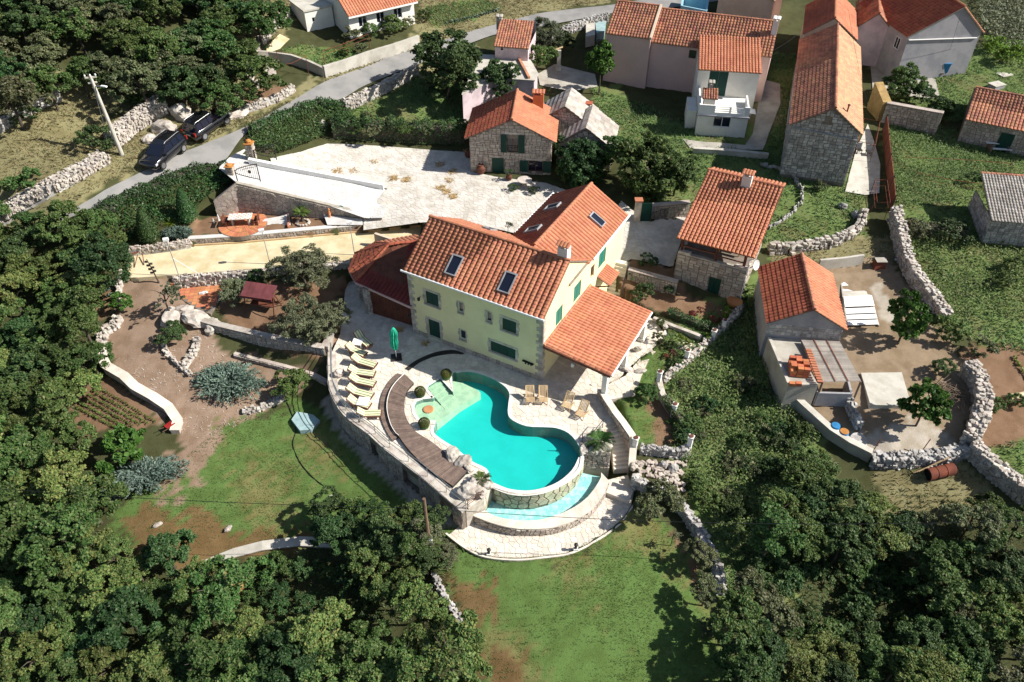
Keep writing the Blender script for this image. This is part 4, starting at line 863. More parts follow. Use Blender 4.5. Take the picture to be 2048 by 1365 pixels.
for y in(.5,4.2,7.8):
 q=MB();c=vp(LW+4.75,y,0);q.box(c+UP*.15,.5,.5,.3,ux=U);q.box(c+UP*1.35,.36,.36,2.1,ux=U);q.box(c+UP*2.46,.46,.46,.12,ux=U);q.build('column',M['plaster_white'],porch)
q=MB();q.bar(vp(LW+4.75,.2,2.62),vp(LW+4.75,8.0,2.62),.2,.2)
for y in np.linspace(.4,7.8,9):q.bar(vp(LW+.1,y,3.26),vp(LW+5.0,y,2.70),.1,.12)
q.build('rafter',M['wood_red'],porch)
pav=empty('garden_pavilion',at(760,590,0),'garden pavilion with dark red hipped roof on stone pillars left of the villa','pavilion')
EZ,AZ=2.75,4.75
A_,B_=at(779,488,AZ),at(834,483,AZ)
fpts=[at(823,613,EZ),at(765,588,EZ),at(711,563,EZ),at(698,540,EZ),at(711,507,EZ),at(750,486,EZ),at(838,470,EZ)]
proof=empty('roof',A_);proof.parent=pav;proof.matrix_parent_inverse=W2L(pav)
def facet(parent,poly,m,rows=9,tw=.36):
 """hip roof facet: eave a-b, top c(-d), rows of curved tiles clipped to the facet"""
 a,b=Vector(poly[0]),Vector(poly[1]);n=(b-a).cross(Vector(poly[2])-a).normalized();n=-n if n.z<0 else n
 x=(b-a).normalized();y=n.cross(x);y=-y if y.z<0 else y
 loc=[((p-a).dot(x),(p-a).dot(y))for p in map(Vector,poly)];H=max(q[1]for q in loc);x0,x1=min(q[0]for q in loc),max(q[0]for q in loc);mb=MB()
 mb.add([p-n*.01 for p in map(Vector,poly)],[tuple(range(len(poly)))]);mb.add([p-n*.12 for p in map(Vector,poly)],[tuple(range(len(poly)))[::-1]])
 mb.build('roof_deck',M['wood_red'],parent);r=H/rows;nx=int((x1-x0)/tw)+1;t=MB()
 for j in range(rows):
  for i in range(nx):
   xa,ya=x0+i*tw,j*r;cx,cy=xa+tw*.5,ya+r*.45
   if not inpoly(np.array([cx]),np.array([cy]),loc)[0]:continue
   V=[]
   for yy,lift in((-.08,.035),(1,.004)):
    for k in range(5):an=math.pi*k/4;V.append(a+x*(xa+tw*(.5-.5*math.cos(an)*.96))+y*(ya+yy*r)+n*(lift+.075*math.sin(an)))
   V+=[v-n*.05 for v in V[:5]];F=[(k,k+1,6+k,5+k)for k in range(4)]+[(10+k,11+k,k+1,k)for k in range(4)]
   if(V[1]-V[0]).cross(V[6]-V[1]).dot(n)<0:F=[f[::-1]for f in F]
   t.add(V,F)
 t.build('roof_tiles',M[m],parent,kind='stuff')
facet(proof,[fpts[2],fpts[0],B_,A_],'tile_dark');  # light and shade put into facet colours: front dark, left red, rear pale
for i in(2,3,4):facet(proof,[fpts[i],fpts[i+1],A_],'tile_red' if i>2 else 'tile_red',8,.42)
facet(proof,[fpts[5],fpts[6],B_,A_],'tile',8)
ridge(proof,A_,B_+UP*0,'tile_red',.13)
for i in(2,3,4,5):ridge(proof,fpts[i]+UP*.03,A_+UP*.03,'tile_red',.12,.38)
for(u0,v0)in((741,625),(729,600)):
 q=MB();c=at(u0,v0,.0);q.box(c+UP*1.3,.5,.5,2.6,ux=U);pl=q.build('pillar',M['mortar'],pav)
 for dx,uxx in((Vector((0,0,0)),U),):
  ashlar(pl,c-U*.25-N*.25,U,.5,lambda x:2.55,'stone_pale',.3,.24,proud=.025);ashlar(pl,c+U*.25-N*.25,N,.5,lambda x:2.55,'stone_pale',.3,.24,proud=.025);ashlar(pl,c-U*.25+N*.25,-N,.5,lambda x:2.55,'stone_pale',.3,.24,proud=.025)
q=MB();g0,g1=at(744,628,0)+N*.1,FL-U*.05+N*.6
for i in range(14):
 a=g0.lerp(g1,i/14);c=g0.lerp(g1,(i+.93)/14);w=N*.04
 q.hexa([a,c,c+w,a+w]+[p+UP*2.55 for p in(a,c,c+w,a+w)])
q.build('timber_wall',M['wood_red'],pav)
q=MB();q.bar(fpts[0]-UP*.15,fpts[2]-UP*.15,.12,.2);q.bar(fpts[2]-UP*.15,fpts[3]-UP*.15,.12,.2);q.bar(fpts[3]-UP*.15,fpts[4]-UP*.15,.12,.2);q.build('eave_beam',M['plaster_pink'],pav)
c0=at(760,560,0)+N*2.6;q=MB();q.box(c0+UP*1.25,4.2,.25,2.6,ux=U);q.build('back_wall',M['plaster_cream'],pav)
# ================================================================ the other houses
def sub(name,p,parent):
 e=empty(name,p);e.parent=parent;e.matrix_parent_inverse=W2L(parent);return e
def gable(name,label,cat,p0,ux,Wd,D,EH,RH,mw,tiles,tw=.36,tl=.4,singles=0,ov=.25,stone=None,holesF=(),holesR=(),holesL=(),ridge_m='tile',sw='stone',apex=.5,slab='mortar',fronts=True,deep=.8):
 """gabled house: p0 front-left foot, ux along the gable front (width Wd), depth D behind it; tiles = (left slope, right slope)"""
 ux=Vector((ux[0],ux[1],0)).normalized();n=Vector((-ux.y,ux.x,0));p0=Vector(p0);root=empty(name,p0+ux*Wd/2+n*D/2,label,cat);xa=Wd*apex
 f=[Face(p0,ux),Face(p0+ux*Wd,n),Face(p0+ux*Wd+n*D,-ux),Face(p0+n*D,-n)]
 b=MB();wallface(b,f[0],Wd,EH,holesF,gable=(xa,RH));wallface(b,f[1],D,EH,holesR);wallface(b,f[2],Wd,EH,gable=(Wd-xa,RH));wallface(b,f[3],D,EH,holesL)
 wo=b.build('wall',M[mw],root)
 P=lambda x,y,z:p0+ux*x+n*y+UP*z
 if stone:
  cw,ch=stone;hf=lambda x:EH+(RH-EH)*(x/xa if x<xa else(Wd-x)/(Wd-xa))-.05
  ashlar(wo,p0,ux,Wd,hf,sw,cw,ch,holes=holesF,z0=-.2);ashlar(wo,p0+ux*Wd,n,D,lambda x:EH-.05,sw,cw,ch,holes=holesR,z0=-.2);ashlar(wo,p0+n*D,-n,D,lambda x:EH-.05,sw,cw,ch,holes=holesL,z0=-.2)
 r=sub('roof',P(xa,D/2,EH),root);sl,sr=(RH-EH)/xa,(RH-EH)/(Wd-xa);h=.1;e=.18
 tl_,tr_=tiles
 eL,eR=(P(-ov,D+e,EH-ov*sl+h),P(-ov,-e,EH-ov*sl+h)),(P(Wd+ov,-e,EH-ov*sr+h),P(Wd+ov,D+e,EH-ov*sr+h));rf,rb=P(xa,-e,RH+h),P(xa,D+e,RH+h)
 if tl_:tiled(r,eL[0],eL[1],rf,rb,tw,tl,tl_,.06,singles,mslab=slab)
 if tr_:tiled(r,eR[0],eR[1],rb,rf,tw,tl,tr_,.06,0,mslab=slab)
 if ridge_m:ridge(r,rf+UP*.05,rb+UP*.05,ridge_m,.14,.42)
 return root,r,f,P
sb=at(942,346,2.6);su=(at(1100,353,2.6)-sb).normalized();sW=(at(1100,353,2.6)-sb).length
f0=Face(sb,su);win=f0.rect(1014.5,270,1036,305);door=f0.rect(984,316,1007.5,351);win2=f0.rect(1057,322,1085,344)
door=(door[0],max(door[1],.03),door[2],door[3])
gh,gr,gf,gP=gable('stone_house','stone house with dark green shutters and bright orange roof beside the courtyard','house',sb,su,sW,6.0,3.75,5.6,'mortar',('tile_red','tile'),singles=120,stone=(.42,.26),holesF=[win,door,win2],apex=.52,sw='stone',ov=.45)  # left slope gets the darker tile for shade, right slope the sunlit one
shutters(gh,f0,door,leaves=1,slats=False,name='door');window(gh,f0,win,mf='wood_red',bars=1);window(gh,f0,win2,mf='wood_red',bars=1)
for r in(win,win2):
 w=(r[2]-r[0])*.62
 for x0,x1 in((r[0]-w,r[0]-.02),(r[2]+.02,r[2]+w)):
  shutters(gh,f0,(x0,r[1]-.05,x1,r[3]+.05),leaves=1,inset=-.11)
q=MB();q.bar(f0.pt(win[0]+.05,win[1]+.5,.04),f0.pt(win[2]-.05,win[1]+.5,.04),.04)
for k in range(7):x=win[0]+.08+(win[2]-win[0]-.16)*k/6;q.bar(f0.pt(x,win[1]+.03,.04),f0.pt(x,win[1]+.5,.04),.025)
q.build('balcony_rail',M['iron'],gh)
for r in(win,win2,door):
 q=MB();q.hexa([f0.pt(r[0]-.25,r[3]+.08,0),f0.pt(r[2]+.25,r[3]+.08,0),f0.pt(r[2]+.25,r[3]+.08,.05),f0.pt(r[0]-.25,r[3]+.08,.05)][::-1]+[f0.pt(r[0]-.25,r[3]+.26,0),f0.pt(r[2]+.25,r[3]+.26,0),f0.pt(r[2]+.25,r[3]+.26,.05),f0.pt(r[0]-.25,r[3]+.26,.05)][::-1]);q.build('lintel',M['stone_pale'],gh)
chimney(gr,gP(sW-1.55,5.2,3.75+.3),1.0,.7,1.75,su,'brick')
def slab_roof(parent,EL,ER,RR,RL,m='slate',s=.55,th=.04):
 EL,ER,RR,RL=map(Vector,(EL,ER,RR,RL));n=(ER-EL).cross(RL-EL).normalized();n=-n if n.z<0 else n
 b=MB();b.hexa([p-n*.14 for p in(EL,ER,RR,RL)]+[p-n*.03 for p in(EL,ER,RR,RL)]);b.build('roof_deck',M['mortar'],parent)
 nr=max(3,round((RL-EL).length/s));t=MB()
 for j in range(nr):
  x=0
  while x<1:
   w=RND.uniform(.5,1.5)*s/(ER-EL).length;x1=min(x+w,1);V=[]
   for z in(0,th):
    for a,c,l in((x,j-.12,.05),(x1,j-.12,.05),(x1,j+1,0),(x,j+1,0)):p=(EL.lerp(ER,a)).lerp(RL.lerp(RR,a),min(c/nr,1));V.append(p+n*(z+l-.02+RND.uniform(-.01,.01)))
   t.hexa(V);x=x1
 t.build('roof_slabs',M[m],parent,kind='stuff')
gz0=3.3
def simple(name,label,cat,foot,u,Wd,D,EH,RH,mw,roofm,stone=None,style='slab',apex=.5,ov=.15,**k):
 root,r,f,P=gable(name,label,cat,foot,u,Wd,D,EH,RH,mw,(None,None),stone=stone,ridge_m=None,apex=apex,**k);xa=Wd*apex;h=.1;e=.12
 sl,sr=(RH-EH)/xa,(RH-EH)/(Wd-xa);fn=slab_roof
 fn(r,P(-ov,D+e,EH-ov*sl+h),P(-ov,-e,EH-ov*sl+h),P(xa,-e,RH+h),P(xa,D+e,RH+h),roofm);fn(r,P(Wd+ov,-e,EH-ov*sr+h),P(Wd+ov,D+e,EH-ov*sr+h),P(xa,D+e,RH+h),P(xa,-e,RH+h),roofm)
 return root,r,f,P
a0=at(1186,205,6.6);a1=at(1240,262,4.9);b0=at(1143,170,7.3);b1=at(1192,195,6.4)
du=Vector((math.cos(math.radians(-12)),math.sin(math.radians(-12)),0));dn=Vector((-du.y,du.x,0))
fo=at(1172,257,6.9)-du*2.5;fo.z=3.0
simple('old_stone_house','old stone house with pale grey stone slab roof behind the orange roofed stone house','house',fo,du,5.0,4.6,2.1,3.9,'mortar','slate',stone=(.4,.26))
fo2=at(1130,214,7.6)-du*2.6;fo2.z=3.2
h2,r2,f2,P2=simple('stone_outhouse','taller stone outhouse with grey slab roof and one red patch near the tree trunk','house',fo2,du,5.2,4.0,2.6,4.4,'mortar','slate',stone=(.4,.26))
q=MB();c=P2(4.4,3.4,3.42);q.box(c,.9,.7,.1,ux=du);q.build('red_patch',M['tile_red'],r2)
pz=4.0;pu=(at(1298,81,pz+5.5)-at(1210.5,70,pz+5.5));pu.z=0;pu.normalize();pn=Vector((-pu.y,pu.x,0))
pk=empty('pink_house',at(1290,165,pz)+pn*2,'long pink house with red tiled roof and blank shaded walls','house')
pf=at(1205,166,pz);Wp=4.75;D_=7.0
def block(root,p0,ux,Wd,D,EH,RH,mw,tile,name='wall',hf=(),tw=.33,tl=.36,back=True,singles=0,hr=()):
 n=Vector((-ux.y,ux.x,0));p0=Vector(p0);f=Face(p0,ux);b=MB();wallface(b,f,Wd,EH,hf);wallface(b,Face(p0+ux*Wd,n),D,EH,hr,gable=(D/2,RH));wallface(b,Face(p0+n*D,-n),D,EH,gable=(D/2,RH));wallface(b,Face(p0+ux*Wd+n*D,-ux),Wd,EH)
 b.build(name,M[mw],root);r=sub('roof',p0+ux*Wd/2+n*D/2+UP*EH,root);s=(RH-EH)/(D/2);P=lambda x,y,z:p0+ux*x+n*y+UP*z;o=.2
 tiled(r,P(-.05,-o,EH-o*s+.1),P(Wd+.05,-o,EH-o*s+.1),P(Wd+.05,D/2,RH+.1),P(-.05,D/2,RH+.1),tw,tl,tile,.055,singles);tiled(r,P(Wd+.05,D+o,EH-o*s+.1),P(-.05,D+o,EH-o*s+.1),P(-.05,D/2,RH+.1),P(Wd+.05,D/2,RH+.1),tw,tl,tile,.055)
 ridge(r,P(-.05,D/2,RH+.14),P(Wd+.05,D/2,RH+.14),tile,.13,.4,single=False);return r,f,P
block(pk,pf,pu,Wp,8.4,5.5,7.35,'plaster_pink','tile_old')
pf2=pf+pu*(Wp+.03)+pn*.5;fm=Face(pf2,pu);hw=fm.rect(1379,100,1391,118)
rM,fM,PM=block(pk,pf2,pu,12.3,8.0,5.0,7.0,'plaster_pink','tile_old','long_wall',[hw]);window(pk,fM,hw,bars=0,mf='dark')
q=MB();q.hexa([pf+pu*(Wp-.12)-pn*.3+UP*(5.3+k*.0)for k in(0,)]*0+[pf+pu*(Wp-.1)-pn*.25+UP*5.42,pf+pu*(Wp+.14)-pn*.25+UP*5.42,pf+pu*(Wp+.14)+pn*4.2+UP*7.4,pf+pu*(Wp-.1)+pn*4.2+UP*7.4]+[pf+pu*(Wp-.1)-pn*.25+UP*5.68,pf+pu*(Wp+.14)-pn*.25+UP*5.68,pf+pu*(Wp+.14)+pn*4.2+UP*7.66,pf+pu*(Wp-.1)+pn*4.2+UP*7.66]);q.build('parapet_strip',M['plaster_cream'],pk)
chimney(pk,PM(12.05,2.6,5.4),.55,.55,2.3,pu,'plaster_white','white',nt=2)
az=3.6
la=at(1389.7,269,az);lb=at(1488.6,276,az);au=(lb-la).normalized();an=Vector((-au.y,au.x,0));WA=(lb-la).length
ann=empty('white_annex',(la+lb)/2+an*2,'white house with roof terrace, green terrace door and orange tiled roof','house')
fA=Face(la,au);hA=fA.rect(1429,231,1459,256);b=MB();TZ=2.15;DA=4.4
wallface(b,fA,WA,TZ,[hA]);wallface(b,Face(la+au*WA,an),DA,TZ);wallface(b,Face(la+an*DA,-an),DA,TZ);b.add([la+UP*TZ,lb+UP*TZ,lb+an*DA+UP*TZ,la+an*DA+UP*TZ],[(0,1,2,3)])
b.build('lower_wall',M['plaster_white'],ann);window(ann,fA,hA,bars=1)
PA=lambda x,y,z:la+au*x+an*y+UP*z
q=MB();q.hexa([PA(-.12,-.12,TZ-.12),PA(WA+.12,-.12,TZ-.12),PA(WA+.12,-.005,TZ-.12),PA(-.12,-.005,TZ-.12)]+[PA(-.12,-.12,TZ+.02),PA(WA+.12,-.12,TZ+.02),PA(WA+.12,-.005,TZ+.02),PA(-.12,-.005,TZ+.02)]);q.build('terrace_edge',M['plaster_grey'],ann)
q=MB()
for x0,x1,y0,y1,h in((0,1.55,0,.16,1.0),(WA-.5,WA,0,.16,1.0),(0,.16,.16,DA,1.0),(1.55,WA-.5,0,.14,.28),(WA-.16,WA,.16,DA-1,.75)):
 q.hexa([PA(x0,y0,TZ+.003),PA(x1,y0,TZ+.003),PA(x1,y1,TZ+.003),PA(x0,y1,TZ+.003)]+[PA(x0,y0,TZ+h),PA(x1,y0,TZ+h),PA(x1,y1,TZ+h),PA(x0,y1,TZ+h)])
for k in range(3):q.bar(PA(1.55,.07,TZ+.45+.2*k),PA(WA-.5,.07,TZ+.45+.2*k),.05)
q.bar(PA(3.0,.07,TZ+.2),PA(3.0,.07,TZ+.95),.16);q.build('terrace_parapet',M['white'],ann)
uo=PA(-.25,DA,0);WU=6.0;fU=Face(uo,au);hU=fU.rect(1421,139,1452,178);hU=(hU[0],TZ+.05,hU[2],hU[3]);b=MB();UE=4.95;DU=5.0;URH=6.35
wallface(b,fU,WU,UE,[hU]);wallface(b,Face(uo+au*WU,an),DU,UE);wallface(b,Face(uo+an*DU,-an),DU,UE);b.add([uo+an*DU+UP*UE,uo+UP*UE,uo+an*DU+UP*URH],[(0,1,2)]);b.add([uo+au*WU+UP*UE,uo+au*WU+an*DU+UP*UE,uo+au*WU+an*DU+UP*URH],[(0,1,2)]);b.build('upper_wall',M['plaster_white'],ann)
shutters(ann,fU,hU,leaves=2,name='terrace_door')
ra=sub('roof',uo+UP*UE,ann);PU=lambda x,y,z:uo+au*x+an*y+UP*z
tiled(ra,PU(-.1,-.35,UE+.02),PU(WU+.1,-.35,UE+.02),PU(WU+.1,DU,URH+.1),PU(-.1,DU,URH+.1),.31,.33,'tile',.06,singles=300)
bq=PA(.95,1.2,TZ);q=MB();q.box(bq+UP*.75,1.1,.9,1.5,ux=au);q.build('barbecue',M['plaster_white'],ann);rb_=sub('barbecue_roof',bq,ann)
tiled(rb_,bq+au*-.75-an*.75+UP*1.45,bq+au*.75-an*.75+UP*1.45,bq+au*.75+an*.6+UP*1.95,bq-au*.75+an*.6+UP*1.95,.25,.3,'tile_old',.06)
chimney(ann,bq+an*.7+UP*.5,.4,.4,1.8,au,'concrete','concrete',nt=2)
for x,y in((.35,-1.2),):
 q=MB();q.hexa([PA(-1.0,1.2,-.2),PA(-.05,1.2,-.2),PA(-.05,DA,-.2),PA(-1.0,DA,-.2)]+[PA(-1.0,1.2,1.9),PA(-.05,1.2,1.9),PA(-.05,DA,1.9),PA(-1.0,DA,1.9)]);q.build('side_stair_block',M['plaster_white'],ann)
q=MB();q.hexa([PA(WA+.0,2.2,1.55),PA(WA+1.0,2.3,1.45),PA(WA+1.0,3.4,1.45),PA(WA+.0,3.4,1.55)]+[PA(WA+.0,2.2,1.68),PA(WA+1.0,2.3,1.5),PA(WA+1.0,3.4,1.5),PA(WA+.0,3.4,1.68)]);q.build('door_awning',M['white'],ann)
lz=3.5
l0=at(1581,246,lz+4.9);r0=at(1725,265.4,lz+4.9);lu=(r0-l0);lu.z=0;LWd=lu.length-.4;lu.normalize();ln=Vector((-lu.y,lu.x,0));lf=l0+lu*.2;lf.z=lz
fl=Face(lf,lu);lh=fl.rect(1650.5,237,1661,249)
lg,lr,lff,lP=gable('long_stone_house','long grey stone house with weathered patchwork tiled roof','house',lf,lu,LWd,20.5,4.85,6.75,'mortar',('tile_old','tile_sunlit'),tw=.42,tl=.36,singles=300,stone=(.44,.28),holesF=[lh],sw='stone_grey',ridge_m='tile_old',apex=.55)  # right slope faces the sun; its light is put into the paler tile
window(lg,fl,lh,bars=0,mf='wood_red')
q=MB();q.tube([fl.pt(.1,4.55,.1),fl.pt(LWd-.1,4.15,.1)],.06,6);q.build('drain_pipe',M['lead'],lg)
q=MB();q.tube([lP(LWd-1.4,1.2,5.3),lP(LWd-1.4,1.2,6.6)],.07,8);q.lathe(lP(LWd-1.4,1.2,6.6),[(.09,0),(.14,.1),(.02,.2)],8);q.build('stove_pipe',M['rust'],lg)
tz=.35;t0=at(1353,476,tz+4.9);t1=at(1510.4,516.8,tz+4.9);tu=(t1-t0);tu.z=0;tW=tu.length;tu.normalize();tn=Vector((-tu.y,tu.x,0));TP=lambda x,y,z:Vector((t0.x,t0.y,tz))+tu*x+tn*y+UP*z
tow=empty('stone_summerhouse',TP(tW/2,4,0),'square stone summerhouse with open timber loggia and orange tiled roof','summerhouse')
BX0,BX1,BY0,BY1,BH=.25,tW-.45,.35,6.9,3.2
ft=Face(TP(BX0,BY0,0),tu);td=ft.rect(1419.8,553.6,1435.5,593);td=(td[0],max(td[1],.02),td[2],td[3])
b=MB();wallface(b,ft,BX1-BX0,BH,[td]);wallface(b,Face(TP(BX1,BY0,0),tn),BY1-BY0,BH);wallface(b,Face(TP(BX0,BY1,0),-tn),BY1-BY0,BH);b.add([TP(BX0,BY0,BH),TP(BX1,BY0,BH),TP(BX1,BY1,BH),TP(BX0,BY1,BH)],[(0,1,2,3)])
tw_=b.build('wall',M['mortar'],tow);ashlar(tw_,TP(BX0,BY0,0),tu,BX1-BX0,lambda x:BH+.02,'stone',.5,.3,holes=[td],z0=-.6,singles=150);ashlar(tw_,TP(BX1,BY0,0),tn,BY1-BY0,lambda x:BH+.02,'stone',.5,.3,z0=-.6);ashlar(tw_,TP(BX0,BY1,0),-tn,BY1-BY0,lambda x:BH+.02,'stone',.5,.3,z0=-.6)
shutters(tow,ft,td,leaves=2,slats=False,name='door')
q=MB()
for x0,x1,y0,y1 in((BX0,BX0+1.0,BY0,BY0+.35),(BX1-.9,BX1,BY0,BY0+.35),(BX0,BX0+.3,BY0+.35,BY1),(BX0+1,BX1-.9,BY0,BY0+.3)):
 h=.16 if x1-x0>2 else .3;q.hexa([TP(x0,y0,BH+.03),TP(x1,y0,BH+.03),TP(x1,y1,BH+.03),TP(x0,y1,BH+.03)]+[TP(x0,y0,BH+h),TP(x1,y0,BH+h),TP(x1,y1,BH+h),TP(x0,y1,BH+h)])
q.build('parapet',M['stone_pale'],tow)
for x,y in((.45,.6),(tW*.52,.6),(tW-.75,.6),(.45,6.6),(tW-.75,6.6),(.45,4.7),(tW-.75,4.7)):
 q=MB();q.bar(TP(x,y,BH+.03),TP(x,y,4.72+y*.30),.18);q.build('post',M['wood_red'],tow)
q=MB();q.bar(TP(.3,.6,4.72),TP(tW-.5,.6,4.72),.2,.22);q.bar(TP(.3,.6,BH+.75),TP(tW*.5,.6,BH+.75),.1,.1);q.bar(TP(tW*.52,.6,BH+.6),TP(tW-.7,.6,BH+.6),.08,.08);q.bar(TP(tW-.75,.4,4.7),TP(tW-.75,6.8,6.6),.15);q.build('beam',M['wood_red'],tow)
tr_=sub('roof',TP(tW/2,4,4),tow);tiled(tr_,TP(0,0,4.9),TP(tW,0,4.9),TP(tW+.15,7.25,7.25),TP(.12,7.4,7.25),.31,.33,'tile',.085,singles=300,mslab='wood_red');tiled(tr_,TP(tW+.1,8.9,6.7),TP(.1,8.9,6.7),TP(.1,7.4,7.25),TP(tW+.1,7.3,7.25),.31,.33,'tile',.06,mslab='wood_red')
ridge(tr_,TP(.1,7.4,7.3),TP(tW+.12,7.28,7.3),'tile',.13)
chimney(tr_,TP(tW*.56,6.7,6.7),.75,.6,1.25,tu,'plaster_white',nt=4)
q=MB();q.box(TP(tW-2.3,3.0,BH+.72),1.9,.9,.06,ux=tu);
for sx in(-.8,.8):
 for sy in(-.35,.35):q.bar(TP(tW-2.3+sx,3+sy,BH+.02),TP(tW-2.3+sx,3+sy,BH+.7),.08)
q.build('table',M['wood_pale'],tow)
for y in(2.1,3.9):
 q=MB();q.box(TP(tW-2.3,y,BH+.42),1.9,.32,.05,ux=tu);q.bar(TP(tW-3.1,y,BH+.02),TP(tW-3.1,y,BH+.4),.1);q.bar(TP(tW-1.5,y,BH+.02),TP(tW-1.5,y,BH+.4),.1);q.build('bench',M['wood_pale'],tow)
q=MB();q.tube([TP(tW-.05,.02,4.8),TP(tW-.38,.3,4.4),TP(tW-.38,.3,.2)],.05,6);q.build('downpipe',M['white'],tow)
sd_=empty('satellite_dish',TP(tW+.1,.6,3.9),'white satellite dish on the corner of the summerhouse','satellite dish');q=MB();q.lathe((0,0,0),[(.02,-.1),(.25,-.04),(.42,.06),(.42,.08),(.25,-.02),(.02,-.07)],16);o=q.build('dish',M['white'],sd_,world=False);o.rotation_euler=(.2,1.25,-.6);q=MB();q.bar((0,0,0),(-.45,-.2,-.15),.05);q.build('bracket',M['lead'],sd_,world=False)
hz=.1;h0=at(1534.6,645,hz+3.4);h1=at(1693,659,hz+3.4);hu=(h1-h0);hu.z=0;hW=hu.length-.3;hu.normalize();hn=Vector((-hu.y,hu.x,0));hf_=h0+hu*.15+hn*.15;hf_.z=hz
shed,sr_,sf,sP=gable('garden_shed','grey rendered shed with red and salmon tiled gable roof beside the dirt yard','shed',hf_,hu,hW,6.6,3.35,4.85,'plaster_grey',('tile_red','tile'),tw=.34,tl=.34,singles=300,ov=.2,ridge_m='tile_old',apex=.53)  # shaded left slope coloured darker than the sunlit right
ashlar(shed,sP(0,0,0),hu,hW,lambda x:3.2,'stone_grey',.4,.26,z0=2.2,proud=.02)
ext=empty('lean_to',at(1620,760,.1),'grey concrete lean-to with flat roof and open bin in front of the shed','lean-to')
e0,e1,e2,e3=at(1536,676,2.05),at(1598,676,2.05),at(1636,771,1.75),at(1576,771,1.75)
b=MB();b.prism([e0,e1,e2,e3],-1.2,None);b.build('concrete_block',M['concrete'],ext)
q=MB();q.bar(e0+hu*.1,e3+hu*.1,.22,.16);q.bar(e3+hn*.1,e2+hn*.1,.22,.16);q.build('roof_edge',M['concrete_pale'],ext)
g0,g1=at(1636,786,.9),at(1703,788,.9);b=MB();gy=hn*1.6
for a,c in((g0,g1),(g1,g1+gy),(g0+gy,g0)):
 b.bar(a-UP*.6,c-UP*.6,.16,1.3)
b.build('open_bin',M['plaster_grey'],ext)
lf0,lf1,lf2,lf3=at(1602,680,2.35),at(1679,683,2.35),at(1722,763,1.95),at(1645,765,1.95)
cr=sub('corrugated_roof',lf0,ext);q=MB();n_=46
for k in range(n_):
 a0_,a1_=lf0.lerp(lf3,k/n_),lf0.lerp(lf3,(k+.6)/n_);c0_,c1_=lf1.lerp(lf2,k/n_),lf1.lerp(lf2,(k+.6)/n_);d0_,d1_=lf0.lerp(lf3,(k+1)/n_),lf1.lerp(lf2,(k+1)/n_)
 q.add([a0_,c0_,c1_+UP*.05,a1_+UP*.05,d1_,d0_],[(0,1,2,3),(3,2,4,5)])
q.build('corrugated_sheet',M['slate'],cr);q=MB()
for t in(.33,.66):q.bar(lf0.lerp(lf1,t)+UP*.07,lf3.lerp(lf2,t)+UP*.07,.05,.04)
q.build('batten',M['rust'],cr)
for p in(lf2,lf1,lf3):
 q=MB();q.bar((p.x,p.y,-.4),p-UP*.03,.1);q.build('post',M['wood'],ext)
pile=empty('block_pile',at(1605,745,1.9),'pile of orange hollow clay blocks on the flat roof','clay blocks');q=MB();bl=.42;q.box((0,0,0),.40,.27,.25,ux=hu);bm_=q.mesh('clay_block',M['brick']);p00=at(1583,742,1.95)
for i in range(3):
 for j in range(5):
  for k in range(3 if(i+j)%3 else 2):o=obj('clay_block',bm_,pile);o.location=p00+hu*(i*.43+RND.uniform(-.02,.02)+.05)+hn*(j*.29-.35+RND.uniform(-.02,.02))+UP*(k*.255-.08*(0)+.02-j*.0);o.rotation_euler=(0,0,RND.uniform(-.06,.06));o.matrix_parent_inverse=W2L(pile)
for i in range(2):o=obj('clay_block',bm_,pile);o.location=at(1584+i*13,768,1.9);o.matrix_parent_inverse=W2L(pile)
row=empty('tile_row',at(1636,735,2.3),'double row of orange tiles stacked along the edge of the corrugated roof','roof tiles');q=MB();q.box((0,0,0),.20,.40,.14,ux=hn);tm=q.mesh('stacked_tile',M['tile'])
ra0,ra1=at(1617,702,2.42),at(1640,764,2.12)
for k in range(13):
 o=obj('stacked_tile',tm,row);o.location=ra0.lerp(ra1,k/12)+UP*.02;o.matrix_parent_inverse=W2L(row);o.rotation_euler=(0,0,RND.uniform(-.05,.05))
bz=5.0;b0_=at(1816,71,bz+4.6);b1_=at(1966,61,bz+4.6);bu=(b1_-b0_);bu.z=0;bW=bu.length-.3;bu.normalize();bf=b0_+bu*.15;bf.z=bz
fb_=Face(bf,bu)
bh,br,bff,bP=gable('grey_house','grey rendered house with bright red tiled roof at the top right','house',bf,bu,bW,10.0,4.55,7.2,'plaster_grey',('tile_red','tile'),tw=.5,tl=.36,ov=.3,apex=.62)  # darker tile colours in the shade of the left slope
q=MB();q.tube([fb_.pt(.1,4.1,.07),fb_.pt(bW-.3,3.85,.07)],.06,6);q.build('drain_pipe',M['white'],bh)
fbl=bff[3];hw=fbl.rect(1794,59,1800,73);window(bh,fbl,(8.0,2.6,8.9,3.8),bars=1,inset=-.03)
cz=4.6;c0_=at(1607,66,cz+4.2);cu=Vector((lu.x,lu.y,0));cn=ln
cf=c0_.copy();cf.z=cz
crm=gable('cream_house','cream house with dark red roof standing behind the long stone house','house',cf+cu*.1-cn*.2,cu,5.3,9.0,4.2,6.1,'plaster_cream',('tile_red','tile'),ov=.15,tw=.5)  # shade of the left slope put in by the darker tile
lil=gable('lilac_house','pale lilac house with flower balcony right of the cream house','house',at(1693,130,4.4),cu,3.6,8.0,4.3,5.9,'plaster_lilac',('tile_old','tile_old'),ov=.1)
fl2=lil[2][1];q=MB();p_=lil[3];q.hexa([p_(3.6,.4,1.9),p_(4.5,.4,1.9),p_(4.5,3.6,1.9),p_(3.6,3.6,1.9)]+[p_(3.6,.4,2.0),p_(4.5,.4,2.0),p_(4.5,3.6,2.0),p_(3.6,3.6,2.0)]);q.bar(p_(4.45,.4,2.9),p_(4.45,3.6,2.9),.08);
